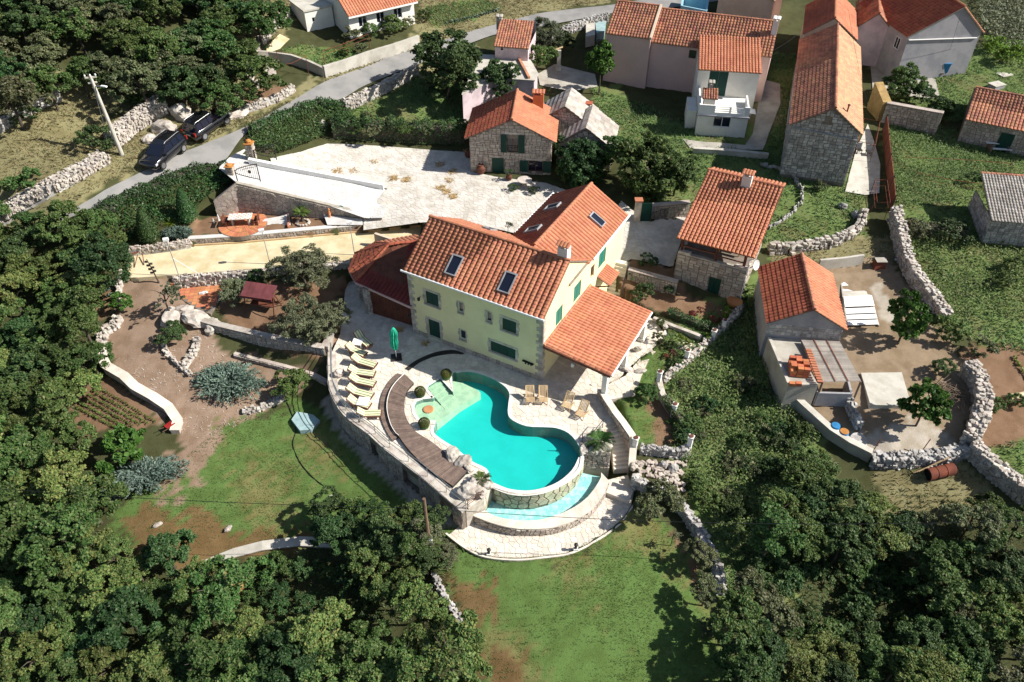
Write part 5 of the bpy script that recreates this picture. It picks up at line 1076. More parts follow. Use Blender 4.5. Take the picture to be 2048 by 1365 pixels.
for y in np.linspace(.45,3.55,8):q.bar(p_(4.45,y,2.0),p_(4.45,y,2.9),.05)
q.build('balcony',M['white'],lil[0])
rz_=3.2;k0=at(1932,238,rz_+2.6);k1=at(2050,262,rz_+2.6);ku=(k1-k0);ku.z=0;ku.normalize();kp=k0.copy();kp.z=rz_;kn=Vector((-ku.y,ku.x,0))
kh=empty('small_stone_house',kp+ku*4,'low stone house with red tiled roof at the right edge','house');rk,fk,Pk=block(kh,kp,ku,8.0,7.6,2.6,4.2,'mortar','tile_old',singles=150)
ashlar(kh,kp,ku,8.0,lambda x:2.5,'stone',.4,.26,holes=[(3.4,0,4.6,2.0)]);shutters(kh,fk,(3.4,0,4.6,2.0),inset=-.07,leaves=2,slats=False,name='door')
kz=2.0;m0_=at(1985,440,kz+2.3);m1_=at(2060,446,kz+2.3);mu=(m1_-m0_);mu.z=0;mu.normalize();mn=Vector((-mu.y,mu.x,0));mp=m0_.copy();mp.z=kz
hut=empty('stone_hut',mp+mu*3,'little stone hut with weathered grey roof in the right hand meadow','hut');b=MB();
for f_,w_ in((Face(mp,mu),6),(Face(mp+mn*5,-mn),5),(Face(mp+mu*6,mn),5)):wallface(b,f_,w_,2.3)
b.build('wall',M['mortar'],hut);ashlar(hut,mp,mu,6,lambda x:2.25,'stone_grey',.4,.26);ashlar(hut,mp+mn*5,-mn,5,lambda x:2.25,'stone_grey',.4,.26);hr=sub('roof',mp,hut)
tiled(hr,mp-mu*.15-mn*.2+UP*2.32,mp+mu*6-mn*.2+UP*2.32,mp+mu*6+mn*5.0+UP*3.9,mp-mu*.15+mn*5.0+UP*3.9,.26,.32,'slate',.05);ridge(hr,mp-mu*.15+mn*5+UP*3.92,mp+mu*6+mn*5+UP*3.92,'tile_old',.13,.4,single=False)
qz=4.7;q0=at(990,92,qz+3.5);q1_=at(1056,97,qz+3.5);qu=(q1_-q0);qu.z=0;qu.normalize();qn=Vector((-qu.y,qu.x,0));qp=q0.copy();qp.z=qz;qW=(q1_-q0).length
pb=empty('pink_roadside_house',qp+qu*2,'small pink house with faded red roof at the roadside','house');fq=Face(qp,qu);hq=fq.rect(1001.5,95,1006,101);b=MB();wallface(b,fq,qW,3.45,[hq]);wallface(b,Face(qp+qu*qW,qn),5,3.45);wallface(b,Face(qp+qn*5,-qn),5,3.45);wallface(b,Face(qp+qu*qW+qn*5,-qu),qW,4.6);b.build('wall',M['plaster_lilac'],pb);window(pb,fq,hq,bars=0,mf='dark')
tiled(sub('roof',qp,pb),qp-qu*.15-qn*.15+UP*3.5,qp+qu*(qW+.1)-qn*.15+UP*3.5,qp+qu*(qW-.3)+qn*5+UP*4.55,qp-qu*.45+qn*5+UP*4.55,.3,.33,'tile_old',.045)
chimney(pb,qp-qu*.5+qn*4.8+UP*3.5,.6,.5,1.2,qu,'concrete','concrete',nt=2)
fz=4.4;fp=[at(962,112,fz+2.3),at(1055,114,fz+2.3),at(1075,150,fz+2.3),at(1068,163,fz+2.3),at(1000,158,fz+2.3),at(925,190,fz+2.3)]
fb=empty('flat_roof_annex',fp[4]-UP*2,'pink walled annex with pale flat roof below the roadside house','house');b=MB();b.prism(fp,fz-.8,fz+2.3);b.build('wall',M['plaster_lilac'],fb);b=MB();b.prism(grow(fp,.12),fz+2.32,fz+2.42,cap0=True);b.build('flat_roof',M['concrete_pale'],fb)
q=MB();q.bar(at(1038,118,fz+2.55),at(1058,156,fz+2.55),.25,.25);q.build('tiled_kerb',M['tile_old'],fb)
wz=7.6;o0=at(700,32,wz+2.7);o1=at(832,2,wz+2.7);ou=(o1-o0);ou.z=0;oW=ou.length;ou.normalize();on_=Vector((-ou.y,ou.x,0));op=o0.copy();op.z=wz
wb=empty('white_bungalow',op+ou*4,'white bungalow with pale orange roof and a boxy white annex at the top','house');fo_=Face(op+on_*.6,ou);b=MB();hh=[(1.2+2.2*k,1.0,2.2+2.2*k,2.1)for k in range(3)];wallface(b,fo_,oW,2.7,hh);wallface(b,Face(op+on_*7,-on_),6.4,2.7,gable=(3.2,4.9));wallface(b,Face(op+ou*oW+on_*.6,on_),6.4,2.7);b.build('wall',M['plaster_white'],wb)
for h_ in hh:window(wb,fo_,h_)
tiled(sub('roof',op,wb),op-ou*.2+UP*2.6,op+ou*(oW+.2)+UP*2.6,op+ou*(oW+.2)+on_*4+UP*4.9,op-ou*.2+on_*4+UP*4.9,.33,.36,'tile',.05);q=MB();q.bar(op-ou*.2+UP*2.5,op+ou*(oW+.2)+UP*2.5,.12,.18);q.build('fascia',M['white'],wb)
x0=at(617,75,wz-.2);x1=at(671,63,wz-.2);xu=(x1-x0).normalized();xW=(x1-x0).length;xn=Vector((-xu.y,xu.x,0));fx=Face(x0,xu);hx=fx.rect(623.5,36,631,44);b=MB();wallface(b,fx,xW,2.75,[hx]);wallface(b,Face(x0+xn*4.2,-xn),4.2,2.75);wallface(b,Face(x0+xu*xW,xn),4.2,2.75);b.build('annex_wall',M['plaster_white'],wb);window(wb,fx,hx,bars=0)
b=MB();b.prism([x0-xu*.12-xn*.12,x0+xu*(xW+.1)-xn*.12,x0+xu*(xW+.1)+xn*4.2,x0-xu*.12+xn*4.2],wz+2.56,wz+2.72,cap0=True);b.build('annex_roof',M['concrete_pale'],wb)
tp=gable('red_roof_house','house with steep red and peach roof behind the pink house','house',at(1425,70,5.0),lu,6.2,8.0,4.6,6.6,'plaster_cream',('tile_dark','tile_sunlit'),ov=.1,tw=.45)  # sun side in the lit tile, far side in the dark one
st_=gable('brown_gable_house','house with a brown rendered wall at the top edge','house',at(1492,48,5.6),lu,3.6,7.0,5.0,6.6,'plaster_pink',('tile_old','tile_old'),ov=.1)
bt=empty('blue_terrace',at(1380,40,6.5),'light blue walled terrace behind the pink house','terrace');q=MB();z_=7.4
pb_=[at(1361,26,z_),at(1411,36,z_),at(1415,8,z_),at(1366,2,z_)]
for i in range(4):q.bar(pb_[i],pb_[(i+1)%4],.2,1.7)
q.build('terrace_wall',M['bluewall'],bt);b=MB();b.prism(pb_,4.5,6.7);b.build('terrace_floor',M['blue'],bt)
# ================================================================ garden and field walls
def onl(pts,dz=0.0):
 out=[]
 for p in pts:q=on(*p)if len(p)==2 else at(*p);out.append(Vector((q.x,q.y,q.z+dz)))
 return out
rubble_wall('rubble_bank','broad bank of loose white stones along the roadside below the dry slope',onl([(0,440),(50,408),(105,380),(160,352),(212,322)]),.8,1.8,.30,'stone_pale',90,'rubble walls beside the road')
rubble_wall('rubble_bank','steep heap of white stones behind the parked cars and the utility pole',onl([(228,292),(265,262),(300,238),(330,220)]),1.3,1.9,.30,'stone_pale',90,'rubble walls beside the road')
rubble_wall('dry_stone_wall','grey dry stone wall at the foot of the upper left wood',onl([(-10,270),(35,240),(85,212),(120,200)]),.9,1.0,.3,'stone_grey',30,'rubble walls beside the road')
rubble_wall('dry_stone_wall','dry stone wall running down left of the white bungalow',onl([(575,35),(545,62),(520,95),(508,130),(500,165)]),.8,.9,.33,'stone_pale',50)
rubble_wall('dry_stone_wall','low white stone wall round the small brown plot above the road',onl([(490,225),(520,216),(555,203),(588,183)]),.7,.6,.33,'stone_pale',50)
rubble_wall('dry_stone_wall','stone bank between the road and the shaded walnut tree',onl([(690,222),(730,204),(775,182),(835,150)]),1.1,.8,.35,'stone_pale',50)
rubble_wall('dry_stone_wall','short grey stone wall by the roadside under the blue pool cover',onl([(1080,90),(1130,70),(1175,52),(1215,42)]),.9,1.0,.33,'stone_grey',30)
def plain_wall(name,label,pts,h,t=.3,m='concrete_pale',cap=None,group=None,foot=.6,caph=.08,cat='wall'):
 """rendered wall along pts; h number or list; cap = coping material"""
 P=[Vector(p)for p in pts];hs=h if isinstance(h,(list,tuple))else[h]*len(P);root=empty(name,P[len(P)//2],label,cat,group);b=MB();c=MB()
 L=offset(P,t/2,False);R_=offset(P,-t/2,False);L2=offset(P,t/2+.05,False);R2=offset(P,-t/2-.05,False)
 for i in range(len(P)-1):
  q=lambda A,i,z:Vector((A[i].x,A[i].y,P[i].z+z))
  if cap is None:tops=[q(R_,i,hs[i]),q(L,i,hs[i]),q(L,i+1,hs[i+1]),q(R_,i+1,hs[i+1])]
  else:tops=[q(R_,i,hs[i]-caph),q(L,i,hs[i]-caph),q(L,i+1,hs[i+1]-caph),q(R_,i+1,hs[i+1]-caph)]
  b.hexa([q(R_,i,-foot),q(L,i,-foot),q(L,i+1,-foot),q(R_,i+1,-foot)]+tops)
  if cap:c.hexa([q(R2,i,hs[i]-caph+.003),q(L2,i,hs[i]-caph+.003),q(L2,i+1,hs[i+1]-caph+.003),q(R2,i+1,hs[i+1]-caph+.003)]+[q(R2,i,hs[i]+RND.uniform(-.01,.01)),q(L2,i,hs[i]),q(L2,i+1,hs[i+1]),q(R2,i+1,hs[i+1])])
 b.build('wall_body',M[m],root)
 if cap:c.build('coping',M[cap],root)
 return root
def faced(root,pts,hs,m='stone',cw=.36,ch=.24,z0=-.3,singles=0,side=1,t=.3):
 P=[Vector(p)for p in pts]
 for i in range(len(P)-1):
  d=P[i+1]-P[i];zf=min(P[i].z,P[i+1].z);d.z=0;L=d.length;u=d.normalized();n=Vector((u.y,-u.x,0))*side;a=Vector((P[i].x,P[i].y,zf))+n*t/2
  ha,hb=P[i].z+hs[i]-zf,P[i+1].z+hs[i+1]-zf
  ashlar(root,a,u,L,lambda x:ha+(hb-ha)*x/L-.04,m,cw,ch,z0=z0,singles=singles//max(len(P)-1,1),nrm=n)
p=onl([(650,154),(690,142),(740,124),(790,109),(838,92)]);w_=plain_wall('roadside_wall','pale concrete retaining wall along the road below the bungalow garden',p,1.15,.35,'concrete_pale')
p=onl([(650,154),(620,140),(585,128),(540,122),(515,120)]);w_=plain_wall('garden_wall','shaded grey garden wall with rusty rails behind the roadside plot',p,1.0,.3,'concrete')
A_=at(473,366,4.95);B_=at(729,427.5,2.62);A0=at(422,384,4.4)
pts=[Vector((A0.x,A0.y,1.6)),Vector((A_.x,A_.y,1.7)),Vector((B_.x,B_.y,1.9))];hs=[1.9,3.32,.82]
w_=plain_wall('ramp_wall','tall brown stone retaining wall under the white driveway ramp',pts,hs,.35,'stone');rd=[Vector((q.x,q.y,0.))+Vector((-.08,-.16,0))for q in pts];rl=np.cumsum([0]+[(rd[i+1]-rd[i]).length for i in range(2)]);wrap_cells(voronoi([(0,0),(rl[2],.3),(rl[2],1.0),(rl[1],3.25),(0,1.9)],.34,np.random.default_rng(77),sx=1.2),rd,rl,1.6,M['stone'],w_,'wall_stone',.05,.02,outside=rd[1]+Vector((0,5,0)),singles=300)
p=[at(499,327,4.95),at(560,339,4.45),at(640,354,3.75),at(710,368,3.1),at(768,380,2.68)];plain_wall('ramp_parapet','long low white parapet wall between driveway ramp and courtyard',p,[.5,.5,.5,.52,.6],.28,'white','white',foot=.4)
p=[Vector((q.x+.05,q.y-.32,.25))for q in W([(345,551),(430,543),(540,535),(630,526),(700,520)],1.35)];w_=rubble_wall('court_wall','stone retaining wall under the near edge of the sand court',p,1.12,.5,.3,'stone_pale',120)
p=[at(380,488,1.35),at(485,482,1.35),at(582,473,1.35),at(650,467,1.35),at(728,460,1.35)];w_=plain_wall('terrace_wall','low stone terrace wall with pale coping along the far edge of the sand court',p,.66,.4,'mortar','paving_white',foot=.3);faced(w_,p,[.6]*5,'stone',.3,.2,.02,200,1,.42)
p=onl([(258,505),(300,500),(340,494),(380,488)],-.1);rubble_wall('dry_stone_wall','low brown rubble edge at the left end of the sand court terrace',p,.5,.5,.3,'stone',40)
p=[at(415,668,-1.0),at(440,676,-1.1),at(532,699,-1.2),at(640,722,-1.3),at(656,726,-1.4)];w_=plain_wall('olive_terrace_wall','high shaded stone wall with pale top below the olive trees',p,[1.5,1.55,1.6,1.65,1.75],.45,'mortar','stone_pale',foot=.8);faced(w_,p,[1.4,1.45,1.5,1.55,1.6],'stone_pale',.34,.24,-.3,160,1,.46)
p=[at(656,726,-1.4),at(662,706,-1.0),at(664,684,-.4)];plain_wall('wall_return','sunlit pale end of the olive terrace wall beside the pool terrace',p,[1.75,1.4,.9],.5,'stone_pale','stone_pale')
p=onl([(470,712),(510,722),(570,737),(630,754),(655,768)],-.2);w_=plain_wall('lower_terrace_wall','lower rough stone wall in the shade below the olive terrace',p,.5,.3,'stone');faced(w_,p,[.5]*5,'stone_pale',.34,.24,-.2,60,1,.36)
p=onl([(209,706),(206,720),(219,744),(254,765),(275,785),(310,803),(340,822),(358,848),(352,868)]);plain_wall('path_wall','curved pale mortared wall between the gravel path and vegetable plot',p,[.55,.6,.7,.75,.7,.6,.5,.45,.4],.62,'stone_pale','paving')
p=onl([(241,640),(228,658),(207,674),(206,700)]);rubble_wall('path_edge','thick pale stone edging at the upper bend of the gravel path',p,.5,1.0,.35,'stone_pale',40)
p=onl([(326,694),(340,715),(358,733),(382,752)]);rubble_wall('bed_edge','thin pale stone edging left of the triangular bed',p,.3,.35,.3,'stone_pale',20,'bed edgings by the gravel path');p=onl([(396,680),(392,702),(380,722),(370,735)]);rubble_wall('bed_edge','loose white stones right of the triangular bed',p,.35,.7,.32,'stone_pale',30,'bed edgings by the gravel path')
p=onl([(486,826),(520,822),(552,806),(575,795)]);rubble_wall('bed_edge','row of pale stones between juniper bed and lawn',p,.35,.6,.32,'stone_pale',25,'bed edgings by the gravel path')
p=onl([(150,578),(155,600),(150,625)]);rubble_wall('bed_edge','pale stone border left of the small vegetable bed',p,.4,.5,.3,'stone_pale',16,'bed edgings by the gravel path');p=onl([(245,548),(240,580),(238,610)]);rubble_wall('bed_edge','pale stone border right of the small vegetable bed',p,.4,.5,.3,'stone_pale',16,'bed edgings by the gravel path')
p=onl([(383,1146),(420,1128),(470,1108),(525,1094),(600,1085),(665,1088)],-.7);plain_wall('lawn_wall','curving pale wall along the lower edge of the left lawn',p,.85,.62,'concrete_pale','concrete_pale')
p=onl([(868,1152),(882,1182),(900,1212),(916,1235),(932,1268)],-.5);rubble_wall('lawn_wall','short grey wall between bottom lawn and lower wood',p,.75,.45,.3,'stone_grey',40)
dw=smooth(W([(664,705),(665,763),(672,789),(686,815),(703,834),(724,850),(746,866),(780,897),(843,945),(886,981),(932,1020)],0),2,False)
edge=empty('terrace_retaining_wall',dw[10]-UP*1.2,'curved stone retaining wall with dark cellar openings under the pool terrace','retaining wall');b=MB();cpb=MB();o2=offset(dw,.32,False);o1=offset(dw,.02,False);oi=offset(dw,-.35,False)
ctr=at(850,850)
if(o2[8]-ctr).length<(dw[8]-ctr).length:o2,o1,oi=offset(dw,-.32,False),offset(dw,-.02,False),offset(dw,.35,False)
ops=[12,15,18]
for i in range(len(dw)-1):
 z1=-.05 if i not in ops else-.6
 Q=[o1[i],o1[i+1],o2[i+1],o2[i]]
 if i in ops:
  b.hexa([Vector((q.x,q.y,-.6))for q in Q]+[Vector((q.x,q.y,-.05))for q in Q]);b.hexa([Vector((q.x,q.y,-3.4))for q in Q]+[Vector((q.x,q.y,-2.0))for q in Q])
 else:b.hexa([Vector((q.x,q.y,-3.4))for q in Q]+[Vector((q.x,q.y,-.05))for q in Q])
 Q=[oi[i],oi[i+1],o2[i+1]+(o2[i+1]-o1[i+1])*.12,o2[i]+(o2[i]-o1[i])*.12]
 cpb.hexa([Vector((q.x,q.y,-.045))for q in Q]+[Vector((q.x,q.y,.09+RND.uniform(-.02,.02)))for q in Q])
eb=b.build('wall_body',M['mortar'],edge);cpb.build('coping',M['stone_pale'],edge)
for i in range(len(dw)-1):
 if i in ops:continue
 a,c=o2[i],o2[i+1];uu=(c-a).normalized();nn=(o2[i]-o1[i]).normalized();ashlar(eb,a-UP*2.7,uu,(c-a).length,lambda x:2.6,'stone',.38,.24,nrm=nn)
pr=[at(932,1021,0),at(968,995,0)];b=MB();kk=offset(pr,.01,False);k2=offset(pr,-.35,False);b.hexa([Vector((q.x,q.y,-2.4))for q in(kk[0],kk[1],k2[1],k2[0])]+[Vector((q.x,q.y,-.03))for q in(kk[0],kk[1],k2[1],k2[0])]);b.build('pier',M['stone_pale'],edge)
st=empty('garden_stairs',at(1225,900,-1),'curved stone stairs leading down beside the pool','stairs')
sl=[at(1205,853,0),at(1217,872,-.4),at(1223,895,-.95),at(1226,915,-1.3),at(1228,940,-1.75)];sr=[at(1231,842,0),at(1245,868,-.4),at(1255,893,-.95),at(1258,912,-1.3),at(1256,938,-1.75)]
sls,srs=resample(sl,12),resample(sr,12)
for k in range(11):
 q=MB();z=-.155*(k+1)+.02;Q=[sls[k],srs[k],srs[k+1],sls[k+1]];q.hexa([Vector((p.x,p.y,-2.2))for p in Q][::-1]+[Vector((p.x,p.y,z))for p in Q][::-1]);q.build('step',M['paving'],st)
q=MB();Q=[at(1209,984,-1.45),at(1258,1003,-1.45),at(1268,980,-1.45),at(1222,962,-1.45)];q.hexa([Vector((p.x,p.y,-2.2))for p in Q]+[Vector((p.x,p.y,-1.45))for p in Q]);q.build('landing_bench',M['paving'],st)
p=[at(1199,790,0),at(1212,812,0),at(1228,838,-.1),at(1246,866,-.5),at(1262,893,-.9),at(1264,912,-1.3),at(1262,945,-1.75)];hs=[.75,.75,.8,1.0,1.15,.9,.6]
w_=plain_wall('stair_wall','stone parapet wall with broad pale coping along the garden stairs',p,hs,.38,'mortar','paving',foot=.6);faced(w_,p,[x-.08 for x in hs],'stone',.34,.22,-.4,100,-1,.40);faced(w_,p,[x-.08 for x in hs],'stone',.34,.22,-.4,0,1,.40)
pc=[at(1163,905,0),at(1160,884,0),at(1185,882,0),at(1214,884,0),at(1221,905,0)]
pt_=empty('rock_planter',at(1190,895,0),'white rockery planter holding the cycad between pool and stairs','planter');b=MB();b.prism(pc,-1.9,.12);b.build('planter_body',M['stone_pale'],pt_);a,c=at(1165,907,0),at(1222,908,0);ashlar(pt_,a-UP*1.6,(c-a).normalized(),(c-a).length,lambda x:1.7,'stone',.28,.2,singles=60,proud=.05)
its=[(at(1165+RND.random()*52,884+RND.random()*20,.18),RND.uniform(.3,.7),RND.uniform(.3,.6),RND.uniform(.2,.45),RND.random()*3)for _ in range(26)];stones(pt_,its,M['stone_pale'],26,'rock')
p=onl([(1482,620),(1449,658),(1428,677),(1392,711),(1366,732),(1328,764)],-.3);rubble_wall('garden_wall','long pale stone wall slanting along the right edge of the villa garden',p,.85,.55,.28,'stone_pale',120)
p=onl([(1316,772),(1323,800),(1338,822),(1354,842),(1370,870),(1376,892)],-.4);plain_wall('ivy_wall','ivy topped wall descending right of the narrow lawn',p,1.1,.4,'stone_pale')
p=[at(1278,912,-1.3),at(1310,914,-1.35),at(1345,918,-1.4),at(1376,912,-1.4)];w_=rubble_wall('garden_wall','grey rubble wall closing the lower end of the narrow lawn',p,1.0,.5,.26,'stone_grey',90)
p=onl([(1262,968),(1300,985),(1342,1000),(1366,1030),(1392,1068),(1416,1108),(1436,1148),(1442,1190)],-.3);rubble_wall('field_wall','long tumbled dry stone wall dropping along the right of the bottom lawn',p,[1.2,1.1,1.1,1.2,1.2,1.1,1.0,.7],.7,.3,'stone_grey',120)
hp=empty('rubble_heap',on(1310,960),'spread of loose stones between stair foot and field wall','stones');its=[]
for _ in range(170):
 u_,v_=RND.uniform(1265,1372),RND.uniform(925,992)
 if(v_-925)<(u_-1262)*.62+30:q=on(u_,v_);its.append((q+UP*.08,RND.uniform(.15,.4),RND.uniform(.15,.35),RND.uniform(.12,.3),RND.random()*3))
stones(hp,its,M['stone'],120)
posts=[(1316,770,.0,1.25,'white garden post where wall meets paved path'),(1346,832,-.5,1.1,'white garden post halfway down the ivy wall'),(1376,904,-1.1,1.5,'tall white garden post at the lower end of the ivy wall'),(1268,903,-1.0,1.3,'pale post at the bottom of the stair parapet'),(1372,722,.0,1.0,'white garden post beside the red flower bed'),(1425,680,.1,.9,'white garden post left of the gap in the pale wall'),(1446,660,.2,.9,'white garden post right of the gap in the pale wall')]
for u_,v_,z_,h_,lab in posts:
 e=empty('garden_post',at(u_,v_,z_),lab,'post','white posts on the garden walls');q=MB();q.box((0,0,h_/2-.2),.3,.3,h_+.4,ux=U);q.build('shaft',M['white'],e,world=False);q=MB();q.box((0,0,h_+.05),.4,.4,.1,ux=U);q.build('post_cap',M['coping'],e,world=False);q=MB();q.lathe((0,0,h_+.1),[(.14,0),(.16,.06),(.1,.07)],8);q.build('post_bowl',M['wood_red'],e,world=False)
rubble_wall('field_wall','tall white dry stone wall between the meadow and the shed yard',onl([(1783,440),(1790,470),(1798,500),(1806,530),(1822,562),(1858,602),(1890,642)],-.2),[1.7,1.7,1.7,1.6,1.5,1.3,1.0],1.0,.34,'stone_pale',160)
rubble_wall('yard_wall','thick curved dry stone wall on the right of the shed yard',onl([(1928,745),(1950,775),(1958,812),(1950,860),(1932,898)],-.2),1.5,1.3,.36,'stone_pale',140)
rubble_wall('field_wall','dry stone wall running out of the picture at the lower right',onl([(1934,906),(1970,940),(2010,974),(2060,1012)],-.2),1.5,1.0,.34,'stone_pale',110)
rubble_wall('yard_wall','rough rubble wall along the near edge of the gravelly yard',onl([(1930,905),(1885,918),(1835,922),(1785,926),(1740,924)],-.5),1.2,1.1,.34,'stone_grey',130)
p=onl([(1738,920),(1694,898),(1656,873),(1626,846),(1602,824),(1578,800)],-.4);plain_wall('yard_parapet','smooth curved grey parapet on the left of the shed yard',p,1.3,.4,'concrete','concrete_pale')
rubble_wall('yard_wall','low stone wall dividing the corner of the shed yard',onl([(1692,806),(1702,835),(1714,858)]),.8,.5,.3,'stone_grey',30)
rubble_wall('rock_row','double row of pale boulders between upper lawn and shed',onl([(1535,505),(1580,505),(1620,498),(1660,492),(1695,478),(1716,460),(1724,436)],-.1),.95,.8,.55,'stone_pale',140,core=False)
rubble_wall('stone_border','single curved line of stones edging the upper lawn',onl([(1535,460),(1562,445),(1586,428),(1603,404),(1602,380),(1586,356),(1556,340),(1520,333)]),.28,.3,.5,'stone_grey',40,core=False)
a,c=at(1762,243,3.7),at(1872,266,3.7);w_=plain_wall('orchard_wall','high brown stone wall with tile topped edge above the right meadow',[a,c],[2.1,2.2],.5,'mortar','stone',foot=.8);faced(w_,[a,c],[2.0,2.1],'stone',.4,.26,-.3,150,1,.52)
d_=at(1745,205,4.6);plain_wall('orchard_wall','round headed tan wall end beside the long stone house',[a,d_],[2.1,2.2],.9,'hay')
plain_wall('garden_wall','low white rendered wall below the white annex',onl([(1385,306),(1440,309),(1490,313),(1535,318)],-.2),.75,.3,'concrete_pale','concrete_pale')
plain_wall('yard_parapet','short pale concrete wall behind the tool shed',onl([(1635,538),(1680,534),(1722,528)]),.95,.22,'concrete_pale')
plain_wall('ruined_wall','broken white topped stone wall in front of the grey house',onl([(1775,135),(1800,118),(1840,122),(1862,140)]),[1.4,1.6,1.5,.9],.4,'stone_grey','concrete_pale')
a,c=at(1254,566,.7),at(1352,588,.7);w_=plain_wall('stone_bed_wall','rough stone wall between the side stairs and the summerhouse',[a,c],[1.5,1.3],.4,'mortar','stone',foot=.5);faced(w_,[a,c],[1.4,1.2],'stone',.34,.2,-.2,120,1,.42)
a,c=at(1287,438,2.5),at(1375,432,2.5);w_=plain_wall('back_wall','shaded stone wall behind the iron railing near the summerhouse',[a,c],[1.4,1.5],.4,'mortar','stone');faced(w_,[a,c],[1.3,1.4],'stone',.34,.22,-.1,60,1,.42)
b=empty('green_gate',at(1290,444,2.5),'dark green door in a stone gate pier behind the villa wing','gate');q=MB();q.box((-.75,.1,1.0),.5,.5,2.2);q.build('pier',M['stone'],b,world=False);q=MB();q.box((0,0,.95),.9,.07,1.9);q.build('door_leaf',M['green'],b,world=False);q=MB();q.box((-.75,.1,2.17),.7,.65,.12);q.build('pier_cap',M['tile'],b,world=False)
def railing(name,label,pts,h,gap=.14,m='iron',posts_every=1.5,r=.02,cat='railing',mids=(),bars=True,group=None):
 P=[Vector(p)for p in pts];root=empty(name,P[len(P)//2],label,cat,group);d=np.cumsum([0]+[(P[i+1]-P[i]).length for i in range(len(P)-1)])
 q=MB();q.tube([p+UP*h for p in P],r*1.3,6)
 for m_ in mids:q.tube([p+UP*m_ for p in P],r,5)
 q.build('rail',M[m],root)
 n=max(1,int(d[-1]/posts_every))
 for k in range(n+1):c,_=along(P,d,d[-1]*k/n);q=MB();q.tube([c-UP*.1,c+UP*h],r*1.3,6);q.build('rail_post',M[m],root)
 if bars:
  q=MB()
  for k in range(int(d[-1]/gap)):c,_=along(P,d,k*gap);q.bar(c+UP*.08,c+UP*h,r*1.1)
  q.build('balusters',M[m],root,kind='stuff')
 return root
railing('iron_railing','dark iron railing in front of the shaded stone wall',[at(1300,446,2.5),at(1350,432,2.6),at(1385,424,2.7)],1.0)
te=[Vector((p.x,p.y,.09))for p in offset(dw,-.02,False)]
railing('terrace_railing','thin white curved metal railing on the edge of the pool terrace',te[0:15],.9,bars=False,m='steel',mids=(.3,.6),r=.022,posts_every=1.6)
railing('terrace_railing','thin dark metal railing along the timber deck above the lawn',te[14:],.9,bars=False,m='steel',mids=(.45,),r=.02,posts_every=1.8)
railing('planter_railing','slim dark railing on the rocks by the garden stairs',[at(1164,884,.1),at(1182,884,.1),at(1205,855,.05)],.8,bars=False,mids=(.4,),posts_every=1.2)
railing('pier_railing','short brown rail on the corner pier above the catch basin',[at(936,1018,0),at(966,996,0),at(972,1006,-.9)],.75,bars=False,m='wood_red',posts_every=1.0,mids=(.4,))
railing('rusty_rails','two rusty pipes on posts above the bungalow garden wall',onl([(650,132),(690,118),(740,98)]),1.6,bars=False,m='rust',mids=(1.2,),posts_every=2)
railing('pipe_arbour','rust red pipe frame for vines over the roadside plot',onl([(560,170),(590,165),(620,150),(560,140)]),2.0,bars=False,m='rust',posts_every=3)
railing('pipe_arbour','tall thin rusty frame for vines beside the orange fence',onl([(1738,395),(1742,440),(1768,440),(1762,395),(1738,395)]),1.8,bars=False,m='rust',mids=(1.2,),posts_every=2)
railing('pipe_arbour','rusty pipe frame over the pale path beside the long stone house',onl([(1704,320),(1716,275),(1748,280),(1738,330),(1704,320)]),2.0,bars=False,m='rust',posts_every=2)
railing('vine_trellis','wire trellis with thin rusty posts in the right meadow',onl([(1820,380),(1890,395),(1960,405),(2000,412)]),1.8,bars=False,m='rust',posts_every=2.6,r=.016,mids=(1.3,),group='meadow trellises');railing('vine_trellis','wire trellis row farther back in the right meadow',onl([(1800,350),(1870,352),(1940,356),(2010,362)]),1.8,bars=False,m='rust',posts_every=2.8,r=.016,group='meadow trellises')
fe=empty('sheet_fence',on(1772,340),'tall rust brown sheet fence between path and meadow','fence');pts=onl([(1765,262),(1768,300),(1772,340),(1777,385),(1780,425)])
for i in range(4):
 n_=5
 for k in range(n_):
  a,c=pts[i].lerp(pts[i+1],k/n_),pts[i].lerp(pts[i+1],(k+.97)/n_);q=MB();q.bar(a+UP*.75,c+UP*.75,.05,1.7);q.build('fence_sheet',M['rust'],fe)
for p_ in pts:q=MB();q.bar(p_,p_+UP*1.75,.09);q.build('fence_post',M['iron'],fe)
ss=empty('side_stairs',at(1222,560,1.2),'narrow stone stairs climbing between villa and summerhouse','stairs')
for k in range(9):
 a,c=at(1205,585,0.0).lerp(at(1226,520,2.3),k/9),at(1240,592,0).lerp(at(1256,528,2.3),k/9);z=.25*(k+1);q=MB();y=N*.5;q.hexa([Vector((w.x,w.y,-.3))for w in(a,c,c+y,a+y)]+[Vector((w.x,w.y,z))for w in(a,c,c+y,a+y)]);q.build('step',M['paving'],ss)
q=MB();q.tube([at(1243,588,.9),at(1258,522,3.1)],.035,6);q.tube([at(1243,588,.9),at(1243,590,0)],.03,6);q.tube([at(1258,522,3.1),at(1258,524,2.2)],.03,6);q.build('handrail',M['iron'],ss)
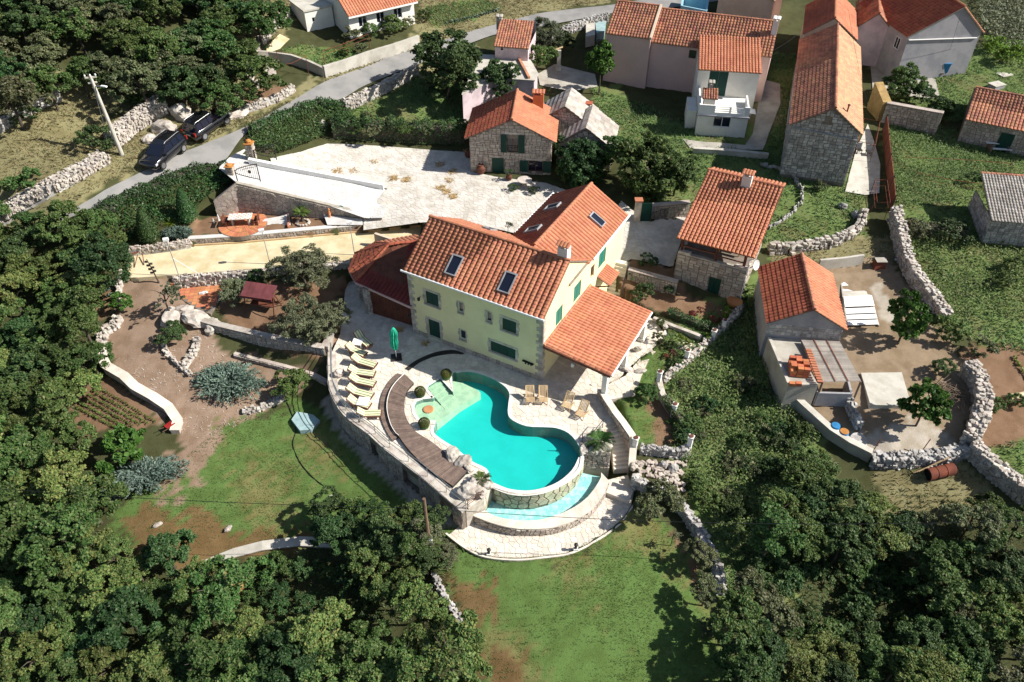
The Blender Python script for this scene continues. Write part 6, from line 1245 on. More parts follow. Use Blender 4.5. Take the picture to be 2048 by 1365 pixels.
def patch(name,poly,m,dz=.03,thick=.3,**kw):
 P=onl(poly);b=MB();s=.4;stamp(P,lambda z:z-.05);x0,y0=min(p.x for p in P),min(p.y for p in P);nx,ny=int((max(p.x for p in P)-x0)/s)+1,int((max(p.y for p in P)-y0)/s)+1
 for i in range(nx):
  for j in range(ny):
   C_=[(x0+i*s,y0+j*s)];C_=[(x0+i*s,y0+j*s),(x0+i*s+s,y0+j*s),(x0+i*s+s,y0+j*s+s),(x0+i*s,y0+j*s+s)]
   S=[(p.x,p.y)for p in P]
   for k in range(4):a,c=C_[k],C_[(k+1)%4];nx_,ny_=c[1]-a[1],a[0]-c[0];S=clip_half(S,nx_,ny_,nx_*a[0]+ny_*a[1])if len(S)>2 else[]
   if len(S)>2:V=[(p[0],p[1],gz(*p)+dz+.06)for p in S];ar=sum(S[q][0]*S[(q+1)%len(S)][1]-S[(q+1)%len(S)][0]*S[q][1]for q in range(len(S)));b.add(V,[tuple(range(len(S)))if ar>0 else tuple(range(len(S)))[::-1]])
 return b.build(name,M[m],kind='structure',**kw)
paved('side_path',W([(1250,752),(1330,660),(1400,695),(1412,700),(1398,712),(1370,700),(1325,690),(1300,715),(1283,752),(1270,790),(1215,800),(1205,775)],.03),.03,.48,M['paving'],M['joint'],100,depth=.4,kind='structure')
paved('summerhouse_terrace',W([(1352,590),(1405,608),(1470,632),(1490,612),(1500,585),(1410,560)],.28),.28,.5,M['paving'],M['joint'],60,depth=.6,kind='structure')
patch('cottage_path',[(1700,345),(1690,385),(1730,392),(1758,388),(1760,330),(1748,285),(1735,250),(1712,300)],'concrete_pale')
patch('annex_path',[(1365,280),(1400,285),(1490,292),(1505,270),(1525,160),(1560,170),(1560,210),(1530,290),(1525,302),(1380,298)],'concrete')
patch('pink_house_yard',[(1075,150),(1110,130),(1190,150),(1195,175),(1140,185),(1080,172)],'concrete')
patch('grey_house_yard',[(1740,130),(1770,60),(1800,100),(1790,140),(1870,160),(1880,200),(1780,190),(1745,180)],'concrete')
patch('garden_path',[(560,70),(580,80),(560,100),(545,105),(530,130),(520,125),(535,95)],'sand')
patch('kerb_strip',[(1352,545),(1380,548),(1420,552),(1412,562),(1352,558)],'stone')
tr=empty('trimmed_bed_wall',at(1345,660,.1),'low pale kerb wall in front of the clipped dark hedge','wall');P=W([(1306,642),(1345,658),(1390,675),(1402,680)],.05);q=MB()
for i in range(3):q.bar(P[i]+UP*.18,P[i+1]+UP*.18,.3,.4)
q.build('wall_body',M['stone_pale'],tr)
# ================================================================ plants
def leaf_np(P,Nn,size,asp=.55,rs=rng,jit=.8,droop=0.0):
 """rhombic leaves at P facing roughly Nn"""
 n=len(P);Nn=Nn+rs.normal(0,jit,(n,3));Nn/=np.linalg.norm(Nn,axis=1,keepdims=True)+1e-9
 T=rs.normal(0,1,(n,3));T-=(T*Nn).sum(1,keepdims=True)*Nn;T[:,2]-=droop;T/=np.linalg.norm(T,axis=1,keepdims=True)+1e-9
 B=np.cross(Nn,T);s=(size*rs.uniform(.6,1.4,n))[:,None]
 V=np.stack([P-T*s*.5,P+B*s*asp*.5-T*s*.05,P+T*s*.5,P-B*s*asp*.5-T*s*.05],1).reshape(-1,3)
 return V,np.arange(n*4).reshape(n,4)
def sph(rs,n):
 v=rs.normal(0,1,(n,3));return v/np.linalg.norm(v,axis=1,keepdims=True)
def crown_mesh(name,seed,m,n=5200,lobes=16,size=.20,flat=.75,asp=.6,jit=1.0,spread=.62,lr=(.28,.46),low=.35,inner=.12,sub=5,ball=False):
 """unit crown (radius about 1, centre at 0): leaf clumps scattered over uneven lobes, with gaps between them"""
 rs=np.random.default_rng(seed);C=[];R_=[]
 while len(C)<lobes:
  d=sph(rs,1)[0];r=spread*(1.1*rs.random()**.4 if ball else rs.uniform(.3,1.15));c=d*r;c[2]=c[2]*flat
  if c[2]<-low:continue
  C.append(c);R_.append(rs.uniform(*lr))
 C=np.array(C);R_=np.array(R_)
 if sub>1:
  k=rs.choice(lobes,lobes*sub,p=R_**2/(R_**2).sum());d=sph(rs,lobes*sub);d[:,2]=d[:,2]*.9+.1 if ball else np.abs(d[:,2])*1.1-.25
  C2=C[k]+d*(R_[k]*rs.uniform(.75,1.2,len(k)))[:,None];R2=R_[k]*rs.uniform(.25,.5,len(k))
 else:C2,R2=C,R_
 w=R2**2;k=rs.choice(len(C2),n,p=w/w.sum());d=sph(rs,n);d[:,2]=np.where(rs.random(n)<.7,np.abs(d[:,2]),d[:,2])
 rad=rs.uniform(.35,1.25,n)if sub>1 else rs.uniform(.9,1.06,n);P=C2[k]+d*(R2[k]*rad)[:,None]*np.array([1,1,.8])
 dist=np.linalg.norm(P[:,None]-C[None],axis=2)/R_[None];keep=dist.min(1)>(.74 if sub>1 else .5);P,d=P[keep],d[keep]
 o=P/(np.linalg.norm(P,axis=1,keepdims=True)+1e-6);Nn=d*.45+o*.3+np.array([0,0,.55]);V,F=leaf_np(P,Nn,size,asp,rs,jit)
 return np_mesh(name,V,F,m)
CR={}
def crowns(key,m,k,**kw):CR[key]=[crown_mesh('crown',100*hash(key)%9973 if False else(sum(map(ord,key))*7+i),m,**kw)for i in range(k)]
crowns('green',M['leaf'],5,n=19000,lobes=16,size=.092,lr=(.26,.42),spread=.72,sub=7)
crowns('yellow',M['leaf_yellow'],5,n=19000,lobes=16,size=.092,lr=(.26,.42),spread=.72,sub=7)
crowns('dark',M['leaf_dark'],3,n=19000,lobes=16,size=.09,lr=(.26,.42),spread=.72,sub=7)
crowns('dusty',M['leaf_dusty'],4,n=19000,lobes=17,size=.085,lr=(.24,.38),spread=.76,sub=7)
crowns('olive',M['leaf_olive'],3,n=30000,lobes=38,size=.085,asp=.32,lr=(.22,.36),spread=.74,sub=8,low=.6,flat=.85,ball=True)
crowns('bright',M['leaf_bright'],3,n=9000,lobes=30,size=.16,asp=.8,lr=(.22,.36),spread=.74,low=.8,flat=1,ball=True)
crowns('fig',M['leaf_bright'],1,n=4200,lobes=14,size=.19,asp=.9,lr=(.28,.45),spread=.6)
crowns('full',M['leaf_dark'],2,n=30000,lobes=42,size=.085,lr=(.2,.34),spread=.76,sub=7,low=.8,flat=.95,ball=True)
crowns('fullg',M['leaf'],3,n=28000,lobes=40,size=.088,lr=(.2,.34),spread=.76,sub=7,low=.75,flat=.95,ball=True)
crowns('sparse',M['leaf_olive'],2,n=1500,lobes=14,size=.13,asp=.5,lr=(.15,.3),spread=.75)
crowns('bush',M['leaf_dusty'],3,n=5200,lobes=12,size=.11,lr=(.26,.44),spread=.6,flat=.6)
crowns('bushg',M['leaf'],3,n=5200,lobes=12,size=.11,lr=(.26,.44),spread=.6,flat=.6)
crowns('bushd',M['leaf_dark'],2,n=5600,lobes=12,size=.11,lr=(.26,.44),spread=.6,flat=.6)
crowns('box',M['box'],1,n=2600,lobes=1,size=.13,lr=(.95,.96),spread=.01,flat=1,jit=.4,low=2,sub=1)
crowns('lime',M['leaf_lime'],1,n=1200,lobes=8,size=.2,lr=(.3,.5),spread=.5)
crowns('red',M['leaf_red'],1,n=700,lobes=9,size=.2,lr=(.2,.4),spread=.6)
def trunk_mesh(seed,h,r,cr):
 rs=random.Random(seed);b=MB();pts=[Vector((0,0,-.4))];
 for k in range(1,5):pts.append(Vector((rs.uniform(-.12,.12)*k*h*.08,rs.uniform(-.12,.12)*k*h*.08,h*k/4)))
 b.tube(pts,r,7,r2=r*.5)
 for k in range(6):
  a=k*1.05+rs.random();p=pts[2].lerp(pts[4],rs.random());e=p+Vector((math.cos(a),math.sin(a),.7))*cr*rs.uniform(.4,.75);mid=p.lerp(e,.5)+Vector((0,0,cr*.1));b.tube([p,mid,e],r*.4,5,r2=r*.12,cap=False)
 return b.mesh('trunk',M['bark'])
TM=[trunk_mesh(s,1.0,.055,.75)for s in range(4)]
def tree(name,label,cat,base,R_,H,kind,group=None,trunk=True,tall=1.0,rz=None):
 """crown radius R_, crown centre H above the base"""
 root=empty(name,base,label,cat,group,rz=RND.random()*6.28 if rz is None else rz);c=obj('crown',RND.choice(CR[kind]),root,loc=(0,0,H));tall=1.45 if kind=='bright' else tall;c.scale=(R_*RND.uniform(.92,1.08),R_*RND.uniform(.92,1.08),R_*.85*tall)
 if trunk:t=obj('trunk',RND.choice(TM),root);t.scale=(max(R_,.6),max(R_,.6),max(H,.5))
 return root
def crown_at(u,v,h):
 return on(u,v,h)-Vector((0,0,h))
def wood(poly,n,dmin,kinds,name,label,cat,group,R_=(1.7,2.7),H=(2.6,4.2),tries=4000,avoid=(),seed=1,trunk=True):
 rs=random.Random(seed);xs=[p[0]for p in poly];ys=[p[1]for p in poly];pts=[];k=0
 while len(pts)<n and k<tries:
  k+=1;u,v=rs.uniform(min(xs),max(xs)),rs.uniform(min(ys),max(ys))
  if not inpoly(np.array([u]),np.array([v]),poly)[0]or any(inpoly(np.array([u]),np.array([v]),a)[0]for a in avoid):continue
  r=rs.uniform(*R_);h=rs.uniform(*H)*r/(sum(R_)/2);
  try:f=crown_at(u,v,h)
  except Exception:continue
  if any((Vector((f.x-q.x,f.y-q.y,0))).length<dmin*(r+q2)/2 for q,q2 in pts):continue
  pts.append((f,r));kd=rs.choice(kinds);key=kd if isinstance(kd,str)else kd[0]
  if label is None:
   t_=(r-R_[0])/(R_[1]-R_[0]);mk=min(MARKS,key=lambda q:(q[0]-u)**2+(q[1]-v)**2)[2];L_=('small ' if t_<.33 else 'large ' if t_>.67 else 'middling ')+COLR[key]+' tree '+mk;G_='trees '+mk
  else:L_=label[key]if isinstance(label,dict)else label;G_=group[key]if isinstance(group,dict)else group
  tree(name,L_,cat,f,r,h,key,G_,trunk)
 return pts
COLR={'green':'mid green','yellow':'yellow green','dark':'dark green','dusty':'olive brown'}
MARKS=[(30,40,'in the top left corner'),(190,15,'on the top edge of the upper left wood'),(370,15,'on the top edge towards the bungalow'),(40,150,'above the grey stone wall at the upper left'),(180,110,'behind the top of the leaning pole'),(300,100,'in the heart of the upper left wood'),(400,170,'overhanging the parked cars'),(470,90,'next to the wall by the bungalow drive'),(20,470,'on the left edge under the road'),(110,465,'where the lower road runs out of sight'),(215,510,'at the left end of the sand court'),(160,590,'next to the cabbage bed'),(50,590,'on the left edge level with the white rock'),(165,690,'against the gravel path edging'),(50,720,'on the left edge level with the seedling plot'),(110,790,'left of the seedling plot'),(120,880,'left of the fig tree'),(30,900,'on the left edge level with the fig tree'),(150,990,'left of the small juniper'),(40,1020,'on the left edge level with the lawn'),(40,1140,'on the left edge under the lawn'),(180,1150,'at the corner of the brown lawn end'),(330,1130,'touching the end of the curving lawn wall'),(50,1250,'low on the left edge'),(60,1340,'in the bottom left corner'),(200,1260,'in the heart of the lower left wood'),(230,1350,'on the bottom edge left of the hollow'),(400,1230,'left of the straw heap'),(520,1280,'beneath the straw heap'),(430,1350,'on the bottom edge beneath the straw heap'),(650,1300,'in front of the dark hollow'),(650,1360,'on the bottom edge before the dark hollow'),(850,1260,'at the short grey lawn wall'),(880,1350,'on the bottom edge by the lawn'),(690,1040,'under the overhead cable at the left lawn'),(800,1060,'left of the wooden pole'),(850,1140,'at the foot of the wooden pole'),(760,1130,'above the dark hollow'),(820,1210,'right of the dark hollow'),(1560,930,'on the slope under the yard parapet'),(1690,970,'under the bend of the yard parapet'),(1560,1050,'over the right hand dark hollow'),(1700,1050,'right of the cable in the right wood'),(1830,1070,'under the rusty drum'),(1980,1050,'under the end of the field wall'),(1880,1160,'right of the right hand dark hollow'),(2010,1170,'on the right edge of the wood'),(2010,1290,'low on the right edge'),(1900,1280,'in the heart of the lower right wood'),(1980,1370,'in the bottom right corner'),(1800,1350,'on the bottom edge of the right wood'),(1650,1340,'on the bottom edge under the right hollow'),(1520,1330,'at the lower right end of the lawn'),(1460,1250,'behind the last fruit tree of the field wall')]
def lab(where):return None
def grp(where):return None
w='at the upper left above the road'
wood([(-40,-40),(490,-40),(530,30),(505,70),(505,130),(490,185),(440,215),(420,200),(330,178),(210,165),(110,165),(-40,215)],66,.98,['dusty','dusty','green','green','dark'],'tree',lab(w),'tree',grp(w),(2.1,3.2),(1.9,2.7),seed=4)
w='down the left edge'
wood([(-40,430),(110,440),(190,440),(245,500),(248,545),(190,575),(175,640),(200,700),(195,745),(140,800),(150,880),(165,960),(190,1000),(150,1080),(-40,1090)],62,1.02,['green','green','yellow','yellow','dark'],'tree',lab(w),'tree',grp(w),(1.6,2.5),(1.9,2.8),seed=9)
w='in the lower left corner'
wood([(-40,1085),(150,1090),(240,1115),(330,1095),(385,1150),(440,1170),(480,1230),(560,1260),(700,1260),(800,1230),(880,1280),(960,1380),(900,1400),(-40,1420)],62,1.0,['green','green','yellow','yellow','dark'],'tree',lab(w),'tree',grp(w),(1.4,2.2),(1.9,2.9),seed=5,avoid=[[(560,1130),(720,1130),(820,1240),(800,1330),(640,1260),(560,1200)]])
w='between the left lawn and the bottom lawn'
wood([(650,1010),(770,1020),(860,1030),(890,1090),(860,1140),(850,1230),(780,1200),(720,1130),(640,1100)],15,.85,['green','yellow','dark'],'tree',lab(w),'tree',grp(w),(1.1,1.6),(1.8,2.8),seed=8)
wood([(480,1130),(560,1110),(640,1110),(760,1180),(780,1240),(620,1230),(500,1200)],12,.9,['bushd','bushg'],'shrub',{'bushd':'dark shrub in the hollow below the curving lawn wall','bushg':'green shrub in the hollow below the curving lawn wall'},'shrub',{'bushd':'dark shrubs in the hollow','bushg':'green shrubs in the hollow'},(.8,1.4),(.5,.9),seed=3,trunk=False)
w='in the lower right corner'
wood([(1540,960),(1620,930),(1700,970),(1730,1010),(1860,1050),(1960,1010),(2070,1060),(2080,1420),(1560,1420),(1480,1330),(1450,1230),(1540,1290),(1760,1320),(1860,1240),(1820,1110),(1620,1100),(1530,1060)],62,1.0,['green','dark','dusty','yellow'],'tree',lab(w),'tree',grp(w),(1.3,2.0),(2.0,3.2),seed=6,avoid=[[(1480,1130),(1600,1085),(1830,1090),(1880,1200),(1820,1300),(1600,1310),(1450,1200)]])
lb={'bush':'brownish scrub bush on the slope right of the villa garden','bushg':'fresh green bush on the slope right of the villa garden','bushd':'dark bush on the slope right of the villa garden'};gp={k:v.split(' on ')[0]+'es on the slope' for k,v in lb.items()}
MARKS2=[(1380,860,'behind the ivy wall'),(1430,820,'next to the standing stone'),(1480,780,'low on the grassy bank'),(1540,860,'below the lean-to wall'),(1600,880,'under the curve of the yard parapet'),(1480,900,'on the middle of the slope'),(1420,940,'behind the tall garden post'),(1540,950,'at the top of the right wood'),(1640,930,'under the foot of the yard parapet'),(1450,1000,'above the field wall')]
for k_,(mu_,mv_,ms_)in enumerate(MARKS2):
 for j_,kd_ in enumerate(('bush','bushg','bushg','bushd')):
  r=RND.uniform(.55,1.25);tree('bush',{'bush':'brownish','bushg':'fresh green','bushd':'dark'}[kd_]+' scrub bush '+ms_,'bush',crown_at(mu_+RND.uniform(-32,32),mv_+RND.uniform(-24,24),r*.4),r,r*.4,kd_,'scrub bushes '+ms_,trunk=False)
wood([(1480,1120),(1600,1085),(1830,1090),(1880,1200),(1820,1300),(1600,1310),(1450,1200)],26,.8,['bushd','bushd','bushg'],'bush',{'bushd':'dark bush low in the shaded hollow at the lower right','bushg':'green bush low in the shaded hollow at the lower right'},'bush',{'bushd':'dark bushes in the right hollow','bushg':'green bushes in the right hollow'},(1.0,1.7),(.3,.7),seed=31,trunk=False)
lb={'bush':'dry scrub bush on the bank above the road','bushg':'green bush on the bank above the road'};
for u,v,r,k in((185,275,2.1,'bushd'),(62,360,1.9,'bushg'),(20,370,1.3,'bushg'),(275,200,1.2,'bushg'),(235,225,.9,'bush'),(60,225,1.2,'bushg'),(30,240,.9,'bushg'),(320,205,.9,'bushg')):
 L_={(185,275):'big dark round bush left of the utility pole',(62,360):'green bush on the slope at the left edge beside the stone bank',(20,370):'smaller bush at the left edge of the dry slope',(275,200):'low bush above the white stone heap',(235,225):'dry bush right of the pole top',(60,225):'bush in front of the upper left stone wall',(30,240):'small bush at the end of the upper left stone wall',(320,205):'bush above the parked cars'}[(u,v)]
 tree('bush',L_,'bush',crown_at(u,v,r*.5),r,r*.5,k,trunk=False)
for u,v,r,h,kind,label,nm in((892,130,3.9,3.6,'full','tall dark walnut tree shading the road bend','walnut_tree'),(1000,160,2.3,2.6,'full','leafy tree in front of the pink flat roofed annex','tree'),(1203,118,1.6,3.9,'bright','slender tree with bare trunk against the pink wall','tree'),(1095,72,2.3,1.9,'olive','grey green olive tree by the road near the pink house','olive_tree'),(1130,85,1.6,1.5,'dark','dark shrub right of the roadside olive','shrub'),(1075,112,2.0,2.4,'yellow','vine covered pergola canopy beside the flat roofed annex','grapevine'),(1046,52,.7,1.0,'lime','small lime green tree beside the roadside house','tree'),(603,537,2.5,1.9,'olive','broad olive tree beside the sand court','olive_tree'),(600,640,2.3,1.8,'olive','olive tree right of the red swing roof','olive_tree'),(655,640,1.7,1.6,'olive','smaller olive tree at the corner of the olive terrace','olive_tree'),(470,583,1.35,.9,'olive','rounded grey shrub on the edge of the red tiled patio','shrub'),(508,560,.9,.8,'dark','dark shrub under the sand court wall','shrub'),(326,590,1.7,2.2,'sparse','sparse apple tree rising from the white rock','apple_tree'),(350,668,1.25,.7,'dark','dark green shrub below the white rock','shrub'),(240,605,1.1,.9,'fig','small fig bush beside the vegetable bed','fig_tree'),(250,893,1.9,1.5,'fig','large leaved fig tree by the gravel path','fig_tree'),(585,770,1.5,1.1,'green','green shrub right of the big juniper','shrub'),(1300,335,3.3,2.6,'fullg','big spreading tree behind the villa wing','tree'),(1245,300,1.9,2.6,'fullg','yellowish tree beside the grey slab roof','tree'),(1355,345,2.0,2.4,'fullg','leafy tree left of the summerhouse roof','tree'),(1165,322,2.9,2.0,'full','dark ivy covered tree beside the stone house','tree'),(1130,345,1.0,1.1,'green','small shrub at the corner of the stone house','shrub'),(1820,632,1.6,2.6,'bright','bright green tree in the shed yard','tree'),(1855,805,1.5,2.4,'bright','fruit tree with a leaning trunk in the shed yard','tree'),(1810,170,2.1,1.6,'fullg','dense orchard tree behind the high stone wall','tree'),(1888,215,1.5,1.5,'fullg','tree at the right end of the high stone wall','tree'),(1850,185,1.3,1.3,'dark','dark orchard bush behind the high stone wall','shrub'),(1312,1003,1.6,1.3,'dusty','round leafed small tree beside the lower patio','tree'),(1347,1068,.55,1.3,'sparse','thin young sapling on the right of the lawn','sapling'),(1398,1108,1.15,1.6,'dusty','first small fruit tree along the field wall','fruit_tree'),(1413,1183,1.1,1.6,'dusty','middle small fruit tree along the field wall','fruit_tree'),(1412,1255,.6,1.2,'dusty','smallest fruit tree along the field wall','fruit_tree'),(1530,1215,1.9,1.5,'dusty','spreading tree at the lower right of the lawn','tree'),(890,1110,.9,.8,'olive','small grey tree left of the lower patio','tree'),(835,1070,1.5,2.2,'olive','grey green tree around the wooden pole','tree'),(1290,785,.95,.7,'green','rounded green shrub at the paved corner of the narrow lawn','shrub'),(1370,775,.9,.5,'bush','shrub beside the halfway garden post','shrub'),(1200,85,.6,2.0,'sparse','wispy creeper on the pink wall','shrub'),(545,62,.6,.5,'bushd','dark shrub at the bungalow drive','shrub'),(525,95,.6,.5,'bushd','dark shrub lower on the bungalow drive','shrub'),(1185,225,.8,.5,'bushg','bush beside the trunk on the upper lawn','shrub'),(1900,660,1.7,1.0,'bushg','scrubby bush below the shed yard wall','bush'),(1960,690,1.5,.9,'bush','brown green bush beyond the shed yard wall','bush'),(1880,735,.9,.7,'dark','dark bush near the curved yard wall','bush'),(1990,810,.9,.5,'bushg','green shrub in the brown field at right','bush'),(2030,800,.9,.5,'bushg','green shrub at the right edge of the brown field','bush'),(1950,355,1.1,.7,'bushg','yellow green bush before the grey hut','bush'),(1830,460,1.6,.8,'bush','rounded hedge bush beside the dry stone wall','bush'),(1900,460,1.8,.8,'bushd','dark overgrown hedge left of the grey hut','bush'),(1640,375,.9,.5,'bush','brown bramble by the long stone house','bush'),(2020,110,1.6,1.0,'lime','lime green bush at the top right','bush'),(1990,90,1.2,.8,'lime','lime green bush left of the other at the top right','bush'),(2035,530,1.2,.8,'bushg','bush at the right edge of the meadow','bush'),(2010,560,1.0,.7,'bushg','bush in the meadow near the right edge','bush')):
 tree(nm,label,nm.split('_')[-1],crown_at(u,v,h),r,h,kind,trunk=h>1.0)
for i,(u,v,r)in enumerate(((700,70,1.3),(740,62,1.4),(780,55,1.5),(815,45,1.3),(850,30,1.2),(690,100,.9),(725,95,1.0))):tree('rose_bush','flowering climber on the bungalow garden wall','bush',crown_at(u,v,r*.6),r,r*.6,['bush','bushg','yellow'][i%3],'climbers on the bungalow wall',trunk=False)
for u,v,lab_ in((893,750,'clipped box ball in the shade by the pool steps'),(841,785,'clipped box ball left of the pool steps'),(849,848,'clipped box ball below the spa bay')):
 e=empty('box_ball',at(u,v+6,.0),lab_,'topiary','box balls round the pool');o=obj('foliage',CR['box'][0],e,loc=(0,0,.42));o.scale=(.42,.42,.44);q=MB();q.lathe((0,0,0),[(.3,0),(.36,.12),(.3,.3),(.05,.7)],10);q.build('pot',M['leaf_dark'],e,world=False)
e=empty('lime_bush',at(1364,690,.1),'bright lime clipped bush in the flower bed','topiary');o=obj('foliage',CR['lime'][0],e,loc=(0,0,.45));o.scale=(.6,.6,.55)
for u,v,r in((1345,708,.5),(1332,712,.35),(1425,640,.5),(1440,642,.4),(1400,622,.5),(1385,628,.4)):tree('flower_bush','red flowering bush in the garden bed','flowers',crown_at(u,v,r*.7),r,r*.7,'red','red flowers in the villa garden',trunk=False)
for u,v,r,k in((1320,675,.7,'bush'),(1340,690,.6,'bushg'),(1355,725,.7,'bushg'),(1415,675,.6,'lime'),(1455,625,.6,'lime'),(1320,645,.5,'bushg'),(1285,585,1.2,'bushd'),(1340,575,.9,'bushd'),(1300,520,.9,'bushd'),(1270,545,.8,'bushd'),(1480,590,.7,'bushd')):tree('garden_shrub','low shrub planted in the beds between porch and summerhouse','shrub',crown_at(u,v,r*.5),r,r*.5,k,'bed shrubs by the summerhouse',trunk=False)
def cone(name,label,base,R_,H,m,n=5200,group=None):
 rs=np.random.default_rng(int(base[0]*91)%9999);t=rs.random(n)**.7;a=rs.random(n)*6.283;rad=R_*np.sin(np.clip((1-t)*1.15+.08,0,1.57))**.8*rs.uniform(.82,1.06,n)*np.clip(t*6+.5,0,1);P=np.stack([np.cos(a)*rad,np.sin(a)*rad,t*H],1);Nn=np.stack([np.cos(a),np.sin(a),np.full(n,.5)],1)
 V,F=leaf_np(P,Nn,.16,.4,rs,.5);e=empty(name,base,label,'conifer',group);obj('foliage',np_mesh('foliage',V,F,m),e);q=MB();q.lathe((0,0,0),[(.12,-.2),(R_*.7,.3),(R_*.6,H*.5),(.05,H*.9)],8);q.build('inner_branches',M['leaf_dark'],e,world=False)
cone('cypress','left clipped conifer cone against the ivy bank',on(300,478),1.0,2.9,M['leaf_ivy'],group='conifer cones by the ivy bank');cone('cypress','right clipped conifer cone against the ivy bank',on(378,440),.95,3.1,M['leaf_ivy'],group='conifer cones by the ivy bank')
def juniper(label,u,v,rx,ry,h,seed,rz=0):
 rs=np.random.default_rng(seed);f=on(u,v);n=260;VV=[];FF=[];c=0
 for k in range(n):
  a=rs.random()*6.283;r=rs.uniform(.35,1.05);tip=np.array([math.cos(a)*rx*r,math.sin(a)*ry*r,h*rs.uniform(.25,1.15)*(1.15-r*.6)]);st_=np.array([tip[0]*.25,tip[1]*.25,h*.25]);m_=34
  t=rs.random(m_)**.7;P=st_+(tip-st_)*t[:,None]+rs.normal(0,.07,(m_,3))+np.array([0,0,.25*h])*(np.sin(t*3.1))[:,None];d=(tip-st_)/np.linalg.norm(tip-st_);T=d+rs.normal(0,.5,(m_,3));T/=np.linalg.norm(T,axis=1,keepdims=True);B=np.cross(T,rs.normal(0,1,(m_,3)));B/=np.linalg.norm(B,axis=1,keepdims=True)+1e-9;s=rs.uniform(.16,.34,m_)[:,None]
  VV.append(np.stack([P-T*s*.5,P+B*s*.16,P+T*s*.5,P-B*s*.16],1).reshape(-1,3));FF.append(np.arange(m_*4).reshape(m_,4)+c);c+=m_*4
 e=empty('juniper',f,label,'shrub','sprawling junipers',rz=rz);obj('foliage',np_mesh('foliage',np.concatenate(VV),np.concatenate(FF),M['leaf_juniper']),e)
juniper('large blue green juniper sprawling left of the pool terrace',462,772,2.9,2.1,1.1,1,-.2);juniper('blue green juniper sprawling in front of the fig tree',290,960,3.0,1.6,.9,2,.35);juniper('small blue juniper at the left end of the other below the fig tree',215,985,1.6,1.1,.7,3);juniper('flat juniper between the conifer cones and the garden table',355,470,1.3,.8,.5,4)
def bank(name,label,poly,dens,m,h=(.1,.5),size=.17,lump=.35,cat='ivy',kind=None,jit=.55,n=None,base=True):
 P=W(poly)if not isinstance(poly[0],Vector)else poly;xs=[p.x for p in P];ys=[p.y for p in P];ar=(max(xs)-min(xs))*(max(ys)-min(ys));n=int(ar*dens);X=rng.uniform(min(xs),max(xs),n);Y=rng.uniform(min(ys),max(ys),n);k=inpoly(X,Y,P);X,Y=X[k],Y[k];i=np.clip(np.searchsorted(AX,X)-1,0,len(AX)-2);j=np.clip(np.searchsorted(AY,Y)-1,0,len(AY)-2);k=np.abs(GZ[j,i]-GZ0[j,i])<.02 if kind else np.ones(len(X),bool);X,Y=X[k],Y[k]
 Z=np.array([gz(x,y)for x,y in zip(X,Y)]);L_=lump*(np.sin(X*2.1+Y*1.3)*np.sin(Y*2.4-X*.7)*.5+.5);Z+=L_+rng.uniform(*h,len(X));V,F=leaf_np(np.stack([X,Y,Z],1),np.tile([0,-.2,1.0],(len(X),1)),size,.75,rng,jit)
 o=obj(name,np_mesh(name,V,F,m));tag(o,label,cat)if kind is None else tag(o,kind=kind);return o
bank('ivy_bank','glossy ivy covering the bank between road and garden on the left',[(478,352),(468,372),(470,345),(440,340),(395,343),(345,358),(290,384),(240,404),(190,430),(200,445),(235,470),(250,490),(290,470),(330,455),(360,440),(400,428),(420,400),(440,385),(468,368)],150,M['leaf_ivy'],(.25,.55))
bank('ivy_bank','glossy ivy covering the bank between road and courtyard',[(500,262),(560,236),(635,208),(700,213),(708,240),(690,258),(660,262),(650,280),(600,300),(555,312),(520,305),(500,285)],150,M['leaf_ivy'],(.25,.6))
def hedge(name,label,pts,h,w,m,dens=120,size=.16,cat='hedge',group=None):
 P=[Vector(p)for p in pts];d=np.cumsum([0]+[(P[i+1]-P[i]).length for i in range(len(P)-1)]);n=int(d[-1]*(2*h+w)*dens);root=empty(name,P[len(P)//2],label,cat,group);rs=rng;A_=[];B_=[]
 s=rs.random(n)*d[-1];th=rs.uniform(-.15,math.pi+.15,n);bump=1+.13*np.sin(s*2.3)+.1*np.sin(s*5.1+th*2)
 for k in range(n):
  c,t=along(P,d,s[k]);nn=Vector((t.y,-t.x,0)).normalized();ca,sa=math.cos(th[k]),math.sin(th[k]);f=lambda q:math.copysign(abs(q)**.6,q);r=rs.uniform(.86,1.06)*bump[k]
  A_.append(c+nn*(f(ca)*w/2*r)+UP*(max(f(sa),0)*h*r+rs.uniform(0,.15)));B_.append(nn*ca+UP*(sa+.25))
 V,F=leaf_np(np.array(A_),np.array(B_),size,.7,rs,.55);obj('foliage',np_mesh('foliage',V,F,m),root,world=True)
 b=MB()
 for i in range(len(P)-1):
  t=(P[i+1]-P[i]);nn=Vector((t.y,-t.x,0)).normalized()*w*.36;b.hexa([P[i]-nn-UP*.3,P[i]+nn-UP*.3,P[i+1]+nn-UP*.3,P[i+1]-nn-UP*.3][::-1]+[P[i]-nn+UP*h*.8,P[i]+nn+UP*h*.8,P[i+1]+nn+UP*h*.8,P[i+1]-nn+UP*h*.8][::-1])
 b.build('inner_branches',M['bark'],root);return root
hedge('ivy_hedge','ivy hedge topping the bank along the lower road',onl([(472,352),(462,346),(430,346),(393,350),(345,364),(290,390),(240,410),(195,434)]),.9,.9,M['leaf_ivy'])
hedge('ivy_hedge','ivy hedge topping the bank beside the upper road',onl([(503,270),(560,244),(632,216),(690,222)]),.9,.9,M['leaf_ivy'])
hedge('tall_hedge','tall dark overgrown hedge behind the courtyard',onl([(668,268),(720,272),(780,276),(850,280),(930,282)]),1.9,1.7,M['leaf_dark'],90);
